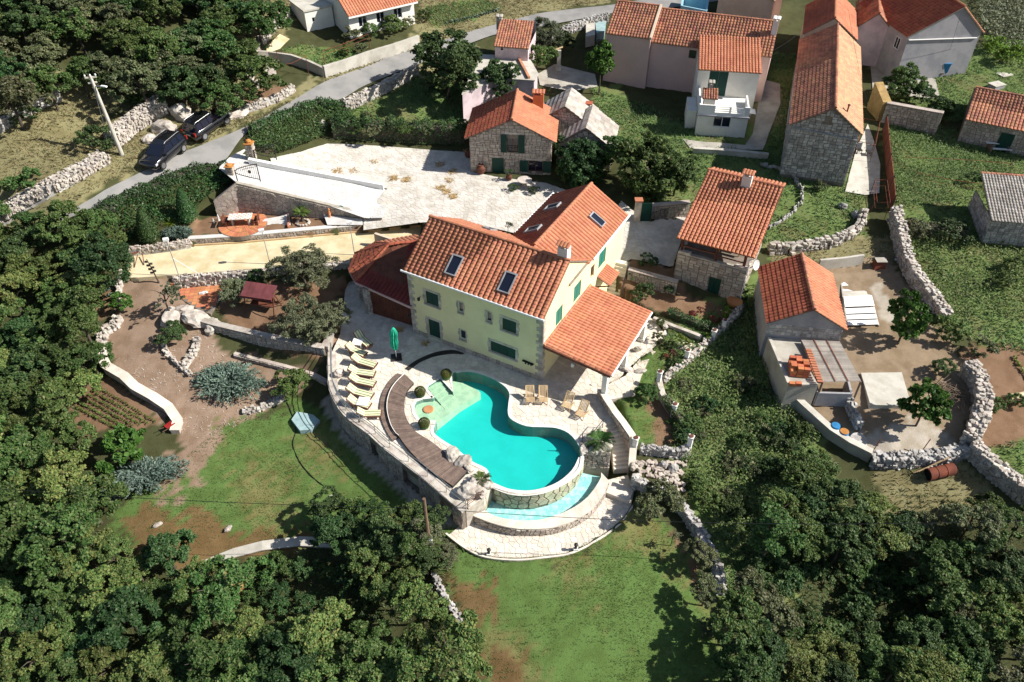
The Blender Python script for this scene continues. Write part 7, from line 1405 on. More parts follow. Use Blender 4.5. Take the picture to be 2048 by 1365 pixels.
wood([(680,235),(930,235),(930,265),(690,265)],14,.7,['bushg','bush','bushd'],'shrub',{'bushg':'green shrub in the tall hedge row behind the courtyard','bush':'brownish shrub in the tall hedge row behind the courtyard','bushd':'dark shrub in the tall hedge row behind the courtyard'},'shrub',{'bushg':'green hedge shrubs','bush':'brown hedge shrubs','bushd':'dark hedge shrubs'},(.8,1.2),(1.2,1.6),seed=12,trunk=False)
hedge('clipped_hedge','clipped dark hedge between porch path and summerhouse',onl([(1335,628),(1368,642),(1400,655),(1418,662)]),.55,.7,M['leaf_ivy'],160,.12)
hedge('wall_ivy','pale ivy growing over the descending garden wall',[p+UP*.75 for p in onl([(1330,806),(1338,822),(1354,842),(1370,868)],-.3)],.45,.7,M['weed'],120,.13)
hedge('overgrown_hedge','long overgrown hedge below the vine trellis',onl([(1815,462),(1850,468),(1890,472),(1925,468)]),1.0,1.6,M['leaf_dusty'],90)
def rosette(name,label,base,n,L_,m,trunk=0,up=.7,droop=.5,w=.10,seed=1,leaflets=0,trunk_m='bark',group=None):
 rs=random.Random(seed);e=empty(name,base,label,'palm',group);b=MB()
 for k in range(n):
  a=6.283*k/n*2.4+rs.random()*.4;el=up*rs.uniform(.3,1.5);d=Vector((math.cos(a)*math.cos(el),math.sin(a)*math.cos(el),math.sin(el)));s=Vector((-math.sin(a),math.cos(a),0));l=L_*rs.uniform(.75,1.1);pts=[Vector((0,0,trunk))+d*l*t-UP*droop*l*t*t for t in(0,.33,.66,1)]
  if leaflets:
   for j in range(leaflets):
    t=.25+.75*j/leaflets;c=Vector((0,0,trunk))+d*l*t-UP*droop*l*t*t;ll=l*.26*(1-abs(t-.55));
    for sg_ in(-1,1):tip=c+s*sg_*ll+d*ll*.5-UP*ll*.2;q=d*.02;b.add([c-q,c+q+UP*.01,tip],[(0,1,2)])
  for i in range(3):
   w0,w1=w*[.4,1,.7,.08][i]*(0.3 if leaflets else 1),w*[.4,1,.7,.08][i+1]*(0.3 if leaflets else 1);b.add([pts[i]-s*w0/2,pts[i]+s*w0/2,pts[i+1]+s*w1/2,pts[i+1]-s*w1/2],[(0,1,2,3)])
 b.build('fronds',m,e,world=False)
 if trunk:q=MB();q.tube([(0,0,-.2),(.02,0,trunk*.5),(0,0,trunk+.05)],.13,8,r2=.1);q.build('trunk',M[trunk_m],e,world=False)
 return e
rosette('fan_palm','small fan palm in front of the ramp wall',at(605,442,2.0),34,1.05,M['palm'],.85,.55,.35,.22,3)
rosette('cycad','dark green cycad in the rockery beside the stairs',at(1200,888,.25),44,1.15,M['palm'],.25,.5,.45,.1,5,leaflets=14);rosette('cycad','small bright cycad among the rocks at the end of the deck',at(963,962,.3),22,.75,M['leaf_bright'],.1,.6,.4,.1,6,leaflets=10)
rosette('yucca','yellow green yucca clump beside the conifer cones',on(342,448),40,.9,M['leaf_lime'],0,.8,.25,.07,9)
ag=empty('agave_stalk',on(318,566),'tall dry agave flower stalk beside the sand court','plant');q=MB();q.tube([(0,0,0),(-.12,0,1.2),(-.3,0,2.4)],.07,6,r2=.03)
q.build('stalk',M['bark'],ag,world=False)
for k in range(7):q=MB();t=.45+.08*k;q.box((-.25*t-.02+(.16 if k%2 else-.16),0,2.3*t),.22,.12,.14);q.build('seed_head',M['bark'],ag,world=False)
def blades(name,polys,n,m,size,h0=.02,lean=.7):
 X=[];Y=[]
 for P in polys:
  xs=[p.x for p in P];ys=[p.y for p in P];k=int(n*((max(xs)-min(xs))*(max(ys)-min(ys)))/sum((max(p.x for p in Q)-min(p.x for p in Q))*(max(p.y for p in Q)-min(p.y for p in Q))for Q in polys));x=rng.uniform(min(xs),max(xs),k);y=rng.uniform(min(ys),max(ys),k);i=inpoly(x,y,P);X.append(x[i]);Y.append(y[i])
 X=np.concatenate(X);Y=np.concatenate(Y);den=np.sin(X*.7+Y*.4)+np.sin(Y*.9-X*.5)+rng.normal(0,.9,len(X));k=den>-1.1;X,Y=X[k],Y[k]
 i=np.clip(np.searchsorted(AX,X)-1,0,len(AX)-2);j=np.clip(np.searchsorted(AY,Y)-1,0,len(AY)-2);Z=GZ[j,i]+h0;ok=np.abs(GZ[j,i]-GZ0[j,i])<(9 if name=='fallen_leaves' else .02);Z=np.where(name=='fallen_leaves',np.maximum(GZ0[j,i]+.04,np.where(Y<52,.01,-9)),Z);X,Y,Z=X[ok],Y[ok],Z[ok];nn=len(X)
 a=rng.uniform(0,6.283,nn);s=size*rng.uniform(.5,1.5,nn);T=np.stack([np.cos(a)*lean,np.sin(a)*lean,np.ones(nn)],1);B=np.stack([-np.sin(a),np.cos(a),np.zeros(nn)],1);P=np.stack([X,Y,Z],1);V=np.stack([P-B*(s*.28)[:,None],P+B*(s*.28)[:,None],P+T*s[:,None]+B*(s*.06)[:,None],P+T*s[:,None]-B*(s*.06)[:,None]],1).reshape(-1,3)
 tag(obj(name,np_mesh(name,V,np.arange(nn*4).reshape(nn,4),m)),kind='stuff')
blades('lawn_grass',LAWNP,190000,M['grass'],.05,lean=1.2)
blades('meadow_weeds',[W(p)for p in([(690,220),(860,150),(940,180),(935,245),(700,245)],[(1530,110),(1610,110),(1570,340),(1525,330)],[(1740,110),(2070,90),(2070,215),(1900,245),(1760,190)],[(1770,250),(2080,260),(2080,720),(1960,690),(1880,640),(1830,540),(1790,430)],[(1330,670),(1520,560),(1540,800),(1640,880),(1700,1000),(1500,1300),(1440,1200),(1380,1000),(1340,870)],[(1180,175),(1260,200),(1400,250),(1560,330),(1720,330),(1730,470),(1560,510),(1330,420),(1240,300)],[(1980,890),(2080,880),(2080,1000),(2010,950)],[(560,100),(600,90),(720,110),(660,140),(580,130)],[(860,50),(850,15),(960,-5),(1010,15),(900,55)])],150000,M['weed'],.16,lean=1.1)
blades('dry_grass',[W(p)for p in([(-60,225),(120,165),(300,190),(400,200),(480,215),(520,235),(360,310),(130,425),(-60,470)],[(470,-10),(640,-10),(570,60),(500,200),(470,150)],[(650,165),(840,105),(840,90),(640,150)],[(840,90),(1080,25),(1300,-10),(840,-10)],[(1520,500),(1700,480),(1790,470),(1790,530),(1560,530)],[(1740,950),(1900,920),(1990,970),(1960,1040),(1760,1040)],[(480,250),(600,190),(780,110),(780,120),(640,185),(490,260)])],80000,M['drygrass'],.14,lean=1.3)
blades('undergrowth',[W(p)for p in([(-60,430),(250,430),(250,560),(190,600),(210,700),(150,800),(170,980),(230,1100),(400,1150),(650,1090),(900,1100),(960,1400),(-60,1400)],[(1440,1000),(1700,960),(2080,1010),(2080,1420),(1480,1400)])],150000,M['under'],.12,lean=1.4)
blades('fallen_stones',[W([(380,690),(230,560),(330,600),(440,700),(560,800),(430,880),(360,870),(220,720)])],5000,M['stone_pale'],.06,h0=.03,lean=3)
blades('fallen_leaves',[W([(u-9,v-4),(u+8,v-6),(u+10,v+3),(u-6,v+6)])for u,v in((747,325),(674,344),(708,343),(787,358),(812,361),(880,330),(905,345),(893,385),(882,378),(900,362),(935,305),(830,640),(870,655),(800,660),(850,690),(770,615),(905,395),(640,700))],2600,M['hay'],.10,h0=.28,lean=2)
bank('vine_crop',None,[(1945,-10),(2060,-10),(2060,120),(2010,105),(1960,60)],60,M['leaf_olive'],(.2,.6),.22,.3,kind='stuff');bank('lime_creeper',None,[(1965,80),(2060,100),(2060,140),(2000,130),(1960,100)],60,M['leaf_lime'],(.3,.6),.2,.3,kind='stuff')
bank('meadow_herbs',None,[(1800,480),(2070,480),(2070,640),(1900,630),(1830,560)],60,M['weed'],(.02,.35),.15,.25,kind='stuff');bank('upper_meadow_herbs',None,[(1775,265),(1850,265),(2060,330),(2060,380),(1980,395),(1790,420)],60,M['weed'],(.02,.25),.13,.15,kind='stuff');bank('slope_herbs',None,[(1340,720),(1450,650),(1530,560),(1535,780),(1640,880),(1560,980),(1500,1100),(1440,1080),(1400,990),(1345,880)],90,M['weed'],(.02,.4),.16,.3,kind='stuff')
def rows(name,label,corners,nr,npl,m,r=.14,group=None):
 a,b_,c,d=[on(*p)for p in corners]
 for i in range(nr):
  s,e_=a.lerp(d,(i+.5)/nr),b_.lerp(c,(i+.5)/nr);root=empty('vegetable_row',s.lerp(e_,.5),label,'vegetables',group);P=[]
  for k in range(npl):
   q=s.lerp(e_,(k+.5)/npl);z=gz(q.x,q.y);P+=[(q.x+rng.normal(0,.05),q.y+rng.normal(0,.05),z+.06+rng.random()*r)for _ in range(9)]
  V,F=leaf_np(np.array(P),np.tile([0,0,1.0],(len(P),1)),r,.6,rng,.5);obj('foliage',np_mesh('foliage',V,F,m),root,world=True)
rows('vegetable_row','row of young seedlings in the red soil plot beside the path wall',[(195,770),(320,845),(230,862),(150,820)],6,26,M['leaf_bright'],group='seedling rows');rows('vegetable_row','row of cabbages in the small bed at the left',[(168,572),(235,562),(232,598),(165,610)],3,7,M['leaf_juniper'],.25,'cabbage rows');rows('vegetable_row','row of plants in the brown plot at the right edge',[(2020,720),(2055,770),(2060,760),(2030,710)],1,14,M['leaf_lime'],.2)
rows('vegetable_row','row of cabbages along the upper road garden',[(895,52),(1000,24),(1000,20),(890,46)],1,22,M['leaf_juniper'],.3)
e=empty('straw_heap',on(462,1170),'heap of golden straw below the left lawn wall','straw');n_=2600;a=rng.random(n_)*6.283;r=np.sqrt(rng.random(n_));P=np.stack([np.cos(a)*r*1.0,np.sin(a)*r*1.7,.1+.6*(1-r)+rng.random(n_)*.15],1);V,F=leaf_np(P,np.tile([0,0,1.],(n_,1)),.45,.08,rng,.5);obj('straw',np_mesh('straw',V,F,M['hay']),e);
# ================================================================ things
def yaw(d):return math.atan2(d.y,d.x)
dk=empty('timber_deck',at(790,820),'curved brown timber deck of two levels along the left of the pool','deck')
o_=smooth(W([(794.7,749),(780.6,763),(770,779),(763,795),(759.5,816),(761,833),(766.5,851),(775,868.5),(785,884)],0),4,False);m_=smooth(W([(809,753),(795,766.5),(784,781),(777,798),(774.4,816),(776,833),(782,854),(791,870),(798,876)],0),4,False)
mo=smooth(W([(809,753),(795,766.5),(784,781),(777,798),(774.4,816),(776,833),(782,854),(797.8,877),(820.6,907),(856,942),(906,977)],0),4,False);in_=smooth(W([(828,770),(815.7,784),(810.5,798),(808.7,816),(811,834),(819,852),(833,869),(864,889),(889,909),(912,928),(934,948)],0),4,False)
def planks(root,A,B,n,z,gap=.12):
 A,B=resample([Vector((p.x,p.y,0))for p in A],n+1),resample([Vector((p.x,p.y,0))for p in B],n+1)
 for k in range(n):
  a0,a1,b0,b1=A[k],A[k].lerp(A[k+1],1-gap),B[k],B[k].lerp(B[k+1],1-gap);q=MB();zz=z+RND.uniform(-.006,.006)
  q.hexa([Vector((p.x,p.y,zz-.04))for p in(a0,b0,b1,a1)][::-1]+[Vector((p.x,p.y,zz))for p in(a0,b0,b1,a1)][::-1]);q.build('plank',M['wood'],root)
 q=MB()
 for i in range(n):q.hexa([Vector((p.x,p.y,.024))for p in(A[i],B[i],B[i+1],A[i+1])][::-1]+[Vector((p.x,p.y,z-.045))for p in(A[i],B[i],B[i+1],A[i+1])][::-1])
 q.build('deck_frame',M['iron'],root)
planks(dk,mo,in_,96,.26);planks(dk,o_,m_,50,.12)
q=MB();mm=[Vector((p.x,p.y,.27))for p in m_];q.tube(mm,.03,5);q.build('edge_strip',M['coping'],dk)
def rock_mesh(seed,m,sub=3):
 import bmesh;bm=bmesh.new();bmesh.ops.create_icosphere(bm,subdivisions=sub,radius=.5);r=random.Random(seed);D=[Vector((r.gauss(0,1),r.gauss(0,1),r.gauss(0,1))).normalized()for _ in range(9)];C=[r.uniform(.28,.46)for _ in range(9)]
 for v in bm.verts:
  for d,c in zip(D,C):
   e=v.co.dot(d)-c
   if e>0:v.co-=d*e*.9
  v.co*=1+.07*math.sin(v.co.x*17+seed)*math.sin(v.co.y*15)+.06*math.sin(v.co.z*21+v.co.x*9)+r.uniform(-.025,.025)
 me=bpy.data.meshes.new('rock');bm.to_mesh(me);bm.free();me.materials.append(m);return me
RK=[rock_mesh(s,M['stone_pale'])for s in range(5)];RG=[rock_mesh(s+9,M['stone_grey'])for s in range(4)]
def rock(label,p,s,name='rock',group=None,grey=False,cat='rock'):
 o=obj(name,RND.choice(RG if grey else RK));o.location=p;o.scale=s;o.rotation_euler=(RND.uniform(-.3,.3),RND.uniform(-.3,.3),RND.uniform(0,6.28));return tag(o,label,cat,group)
for u,v,s,l in((905,912,(1.0,.8,.7),'pale rock at the upper end of the rockery by the deck'),(925,925,(1.1,.7,.6),'flat pale rock between deck and pool'),(938,938,(.6,.5,.4),'small round rock between the two rockeries'),(938,985,(1.2,.9,.9),'tall grey white rock at the end of the deck'),(958,985,(.9,.8,.6),'rock beside the small cycad'),(950,968,(.7,.7,.7),'upright pale rock next to the small cycad'),(972,972,(.8,.6,.4),'low rock at the corner of the overflow edge'),(935,1003,(.9,.7,.5),'lowest rock above the corner pier'),(678,748,(.9,.75,.8),'big pale boulder behind the loungers'),(728,838,(.8,.5,.35),'dark topped rock by the lower railing'),(662,998,(.55,.4,.4),'white stone lying on the left lawn'),(458,1058,(.9,.45,.35),'flat white stone near the lower left lawn edge'),(315,1050,(.8,.4,.3),'pale stone at the left end of the lawn'),(1412,735,(.5,.4,1.1),'white standing stone in the grass right of the garden wall'),(1183,772,(.4,.3,.3),'dark stone ornament on the paving under the porch')):
 if 890<v<1010 and 890<u<990:s=tuple(k*1.4 for k in s)
 rock(l,at(u,v,.15)if v<1000 and u>660 and u<1000 and v!=998 else on(u,v),s)
for i,(u,v,s,l)in enumerate(((345,640,(2.6,2.0,1.5),'huge white rock at the left of the red tiled patio'),(395,640,(3.0,2.2,1.3),'huge white rock below the red tiled patio'),(425,655,(1.8,1.4,1.0),'white rock where the olive terrace wall begins'),(370,625,(1.6,1.2,1.3),'white rock under the apple tree'),(330,262,(2.6,1.8,1.8),'pale cliff rock directly behind the parked cars'),(362,232,(2.6,2.0,2.2),'pale cliff rock under the trees by the cars'),(300,282,(1.5,1.2,1.0),'grey white rock left of the front car'),(478,232,(2.2,1.2,.9),'flat rock beside the road above the second car'),(540,150,(2.2,1.6,1.0),'pale rock in the roadside plot'),(515,172,(1.8,1.2,.8),'smaller pale rock in the roadside plot'),(645,252,(1.4,1.0,1.0),'white rock in the ivy by the courtyard'),(1685,415,(.9,.8,.9),'dark topped boulder on the upper lawn'),(1708,432,(.9,.8,1.0),'boulder above the end of the boulder row'),(1280,745,(1.0,.6,.4),'pale rock by the porch corner'),(1255,740,(.9,.6,.4),'pale rock edging the small lawn'),(1275,700,(.5,.8,.5),'pale rock on the left of the small lawn'),(1330,655,(.6,.5,.4),'pale rock in the round flower bed'),(1345,940,(.9,.8,.7),'grey boulder on the rubble heap'),(1325,932,(.7,.6,.6),'smaller grey boulder on the rubble heap'))):rock(l,on(u,v)+UP*.1,s,grey=i in(11,12,17,18))
def lounger_proto():
 r=empty('sun_lounger',(0,0,0));L,w=1.95,.66;h=.32;q=MB()
 for s in(-1,1):q.bar((-L/2+.62,s*w/2,h),(L/2,s*w/2,h),.05,.08);q.bar((-L/2+.62,s*w/2,h),(-L/2,s*w/2,h+.42),.05,.08)
 q.bar((L/2,-w/2,h),(L/2,w/2,h),.05,.08);q.bar((-L/2,-w/2,h+.42),(-L/2,w/2,h+.42),.05,.08);q.build('frame',M['wood_red'],r,world=False)
 for x in(-L/2+.45,L/2-.15):
  for s in(-1,1):q=MB();q.bar((x,s*(w/2-.02),0),(x,s*(w/2-.02),h),.055);q.build('leg',M['wood_red'],r,world=False)
 q=MB()
 for k in range(14):x=-L/2+.68+k*.095;q.box((x,0,h+.02),.07,w-.06,.02)
 q.build('slats',M['wood'],r,world=False,kind='stuff')
 def pad(y0,y1,z):
  m=MB();m.hexa([Vector(p)for p in((-L/2+.62,y0,h+.04),(L/2-.06,y0,h+.04),(L/2-.06,y1,h+.04),(-L/2+.62,y1,h+.04))]+[Vector(p)for p in((-L/2+.62,y0,h+.1+z),(L/2-.06,y0,h+.1+z),(L/2-.06,y1,h+.1+z),(-L/2+.62,y1,h+.1+z))])
  m.hexa([Vector(p)for p in((-L/2+.03,y0,h+.43),(-L/2+.615,y0,h+.04),(-L/2+.615,y1,h+.04),(-L/2+.03,y1,h+.43))]+[Vector(p)for p in((-L/2+.06,y0,h+.5+z),(-L/2+.615,y0,h+.1+z),(-L/2+.615,y1,h+.1+z),(-L/2+.06,y1,h+.5+z))]);return m
 mt=pad(-w/2+.05,w/2-.05,0).build('mattress',M['cush'],r,world=False)
 for y in(-.13,.13):pad(y-.03,y+.03,.006).build('stripe',M['cush_green'],mt,world=False)
 return r
lp=lounger_proto();first=True
LG=[((705,716),(752,732),'yellow striped lounger nearest the green umbrella in the sunlit row'),((698,740),(750,749),'second yellow striped lounger in the sunlit row'),((700,756),(750,769),'third yellow striped lounger in the sunlit row'),((694,777),(747,793),'fourth yellow striped lounger in the sunlit row above the square table'),((700,800),(737,812),'yellow striped lounger beside the lower white table'),((722,826),(755,827),'lowest yellow striped lounger near the deck step'),((700,695),(726,708),'yellow striped lounger right under the upper white table'),((716,670),(737,690),'lounger standing in the house shadow above the white table')]
for i,(a,c,l)in enumerate(LG):
 o=lp if i==0 else copy_tree(lp);A_,C_=at(*a,.45),at(*c,.35);d=C_-A_;m=(A_+C_)/2;o.location=(m.x,m.y,.0);o.rotation_euler=(0,0,yaw(d));tag(o,l,'sun lounger','striped loungers on the pool terrace')
 if i>3:o.scale=(.85,.95,1)
def side_table(p,label,s=.75,m='white',group=None,h=.45):
 e=empty('side_table',p,label,'table',group);q=MB();q.box((0,0,h),s,s,.05,rz=-.15);q.build('table_top',M[m],e,world=False)
 for a in(-1,1):
  for b_ in(-1,1):q=MB();q.bar((a*s*.38,b_*s*.38,0),(a*s*.38,b_*s*.38,h-.025),.05);q.build('leg',M[m],e,world=False)
side_table(at(716,693,0),'upper white side table between the shaded loungers',.75,group='white side tables');side_table(at(728,812,0),'lower white side table among the loungers',.8,group='white side tables')
def chair_proto():
 r=empty('deck_chair',(0,0,0));w=.6;q=MB()
 for s in(-1,1):q.bar((s*w/2,-.55,0),(s*w/2,.5,.95),.045);q.bar((s*w/2,.55,0),(s*w/2,-.55,.38),.045)
 q.bar((-w/2,-.55,.38),(w/2,-.55,.38),.04);q.bar((-w/2,.5,.95),(w/2,.5,.95),.04);q.build('frame',M['wood_pale'],r,world=False)
 for k in range(6):
  x=-w/2+.05+k*.1
  q=MB();q.hexa([Vector(p)for p in((x-.03,-.02,.40),(x+.03,-.02,.40),(x+.03,.48,.94),(x-.03,.48,.94))]+[Vector(p)for p in((x-.03,-.04,.42),(x+.03,-.04,.42),(x+.03,.46,.96),(x-.03,.46,.96))]);q.build('back_slat',M['wood_pale'],r,world=False)
 q=MB()
 for k in range(5):q.box((0,-.5+k*.1,.38),w,.07,.02)
 q.build('seat',M['wood_pale'],r,world=False);return r
cp=chair_proto()
for i,(u,v,rz,l)in enumerate(((1060,800,.05,'wooden deck chair farthest left on the sunny terrace'),(1086,800,.0,'wooden deck chair second from the left on the sunny terrace'),(1136,812,-.45,'wooden deck chair third from the left turned to the pool'),(1164,829,-.5,'wooden deck chair closest to the garden stairs'))):
 o=cp if i==0 else copy_tree(cp);o.location=at(u,v,0);o.rotation_euler=(0,0,rz);tag(o,l,'deck chair','wooden deck chairs by the pool')
um=empty('parasol',at(793,716,0),'closed bright green parasol on a dark base','parasol');q=MB();q.box((0,0,.04),.8,.8,.08,rz=.2);q.build('base',M['iron'],um,world=False);q=MB();q.tube([(0,0,.05),(0,0,3.0)],.03,8);q.build('pole',M['white'],um,world=False)
V=[];F=[];n=20;prof=[(.05,3.05),(.13,2.9),(.24,2.5),(.24,2.2),(.20,1.9),(.25,1.5),(.20,1.1),(.10,.85)]
for i,(r,z)in enumerate(prof):
 for k in range(n):a=6.283*k/n;rr=r*(1+(.32 if k%2 else-.25)*min(1,i/2)+.1*math.sin(i*1.7+k));V.append((rr*math.cos(a)+.03*math.sin(i),rr*math.sin(a),z))
for i in range(len(prof)-1):
 for k in range(n):F.append((i*n+k,(i+1)*n+k,(i+1)*n+(k+1)%n,i*n+(k+1)%n))
q=MB();q.add(V,F);q.build('canopy',M['umbrella'],um,world=False)
dr_=empty('step_channel',at(868,710,0),'curved drainage channel before the villa, its shadow drawn as a dark strip','drain');q=MB();A_=smooth(W([(809,738.5),(833,721),(868.5,706),(903.6,700.6),(928,707)],.0),5,False);B_=smooth(W([(818,742),(838.6,726.5),(868,714),(900,708.7),(926,709)],0),5,False)
for i in range(len(A_)-1):q.hexa([Vector((p.x,p.y,.0))for p in(A_[i],B_[i],B_[i+1],A_[i+1])]+[Vector((p.x,p.y,.026))for p in(A_[i],B_[i],B_[i+1],A_[i+1])])
q.build('channel_shadow',M['iron'],dr_)  # flat dark strip for the shadow inside the channel; no recess is cut
kb=empty('patio_kerb',at(1034,1120,-1.8),'thin pale kerb curving round the lower patio','kerb');pk_=offset(smooth(W([(892,1068),(932,1098),(973,1115.5),(1034,1121),(1090,1116),(1137,1109),(1178,1091),(1241,1049),(1266,1012)],-1.73),4,False),.0,False);q=MB()
for i in range(len(pk_)-1):q.bar(pk_[i],pk_[i+1],.12,.16)
q.build('kerb_stone',M['paving'],kb)
for u,v,l in((978,1113,'left low garden lamp on the patio kerb'),(1151,1103,'right low garden lamp on the patio kerb')):
 e=empty('garden_lamp',at(u,v,-1.9),l,'lamp','garden lamps');q=MB();q.box((0,0,.15),.28,.28,.4);q.build('lamp_base',M['coping'],e,world=False);q=MB();q.lathe((0,0,.35),[(.08,0),(.08,.3),(.13,.32),(.13,.4),(.02,.46)],10);q.build('lamp_head',M['iron'],e,world=False)
for i,(tu_,tv_,bu_,bv_,l)in enumerate(((334,480,361,561,'tall floodlight pole at the left end of the sand court'),(524,462,540.5,529.5,'floodlight pole behind the olive tree'),(699,446,709.5,511,'floodlight pole next to the red pavilion roof'))):
 b0=at(bu_,bv_,1.3 if i else .9);lo,hi=.5,9.0
 for _ in range(40):
  mid=(lo+hi)/2
  if pix(b0+UP*mid)[1]>tv_:lo=mid
  else:hi=mid
 e=empty('floodlight_pole',b0,l,'light pole','floodlight poles by the sand court');q=MB();q.tube([(0,0,-.5),(0,0,lo)],.04,8,r2=.03);q.build('pole',M['lead'],e,world=False);q=MB();q.box((0,-.08,lo+.08),.42,.26,.22,rz=.3);q.build('lamp_head',M['white'],e,world=False)
 if i==0:q=MB();q.bar((0,0,lo*.55),(1.6,.3,.4),.04);q.build('brace',M['white'],e,world=False)
pb_=on(245,311);pole=empty('utility_pole',pb_,'leaning white concrete utility pole beside the road','utility pole');lean=Vector((-.35,.1,0));tp_=Vector((0,0,7.3))+lean;q=MB();q.tube([(0,0,-.5),tp_],.2,10,r2=.12);q.build('shaft',M['concrete_pale'],pole,world=False)
q=MB();q.box(tp_-UP*.1,.9,.12,.12,rz=.3);q.box(tp_-UP*.55,.7,.12,.12,rz=.3);q.build('cross_arm',M['concrete_pale'],pole,world=False);q=MB();q.bar(tp_-UP*.9,tp_-UP*.75+Vector((.8,-.25,0)),.07);q.build('lamp_arm',M['lead'],pole,world=False);q=MB();q.box(tp_-UP*.75+Vector((1.0,-.3,0)),.55,.2,.1,rz=-.3);q.build('lamp_head',M['white'],pole,world=False)
for k in(-.4,0,.4):q=MB();q.lathe(tp_+Vector((k,k*.3,0)),[(.05,0),(.08,.08),(.04,.18)],8);q.build('insulator',M['white'],pole,world=False)
q=MB();q.bar((-2.2,2.5,.3),tp_-UP*.5,.03);q.build('stay_wire',M['lead'],pole,world=False)
wp_=on(862,1116);wp=empty('utility_pole',wp_,'slim brown wooden pole among the grey trees below the patio','utility pole');lo,hi=2,9
for _ in range(40):
 mid=(lo+hi)/2
 if pix(wp_+UP*mid)[1]>998:lo=mid
 else:hi=mid
q=MB();q.tube([(0,0,1.6),(0,0,lo)],.13,9,r2=.1);q.build('shaft',M['pole_wood'],wp,world=False);q=MB();q.bar((0,0,-.4),(0,0,1.8),.16);q.build('concrete_foot',M['concrete_pale'],wp,world=False);q=MB();q.box((.14,-.14,2.0),.2,.2,.45);q.build('meter_box',M['white'],wp,world=False)
def cable(label,a,c,sag,r=.018,m='dark',group=None):
 a,c=Vector(a),Vector(c);P=[a.lerp(c,t)-UP*sag*4*t*(1-t)for t in np.linspace(0,1,24)];q=MB();q.tube(P,r,5,cap=False);o=q.build('overhead_cable',M[m]);tag(o,label,'cable',group)
wt=wp_+UP*(lo-.9);cable('overhead cable crossing the left lawn from the wooden pole',wt,at(-250,958,4.2),.5);cable('overhead cable crossing the patio and bottom lawn to the right',wt,at(2300,1030,4.2),1.2)
cable('thin cable above the long stone house roof',at(1697,20,10.5),at(1733,200,8.2),.3,.012);cable('thin cable between annex chimney and cream house',at(1528,110,9.5),at(1612,55,9.5),.3,.012);cable('thin cable down the gable of the grey house',at(1921,30,12),at(1893,125,6),.2,.012)
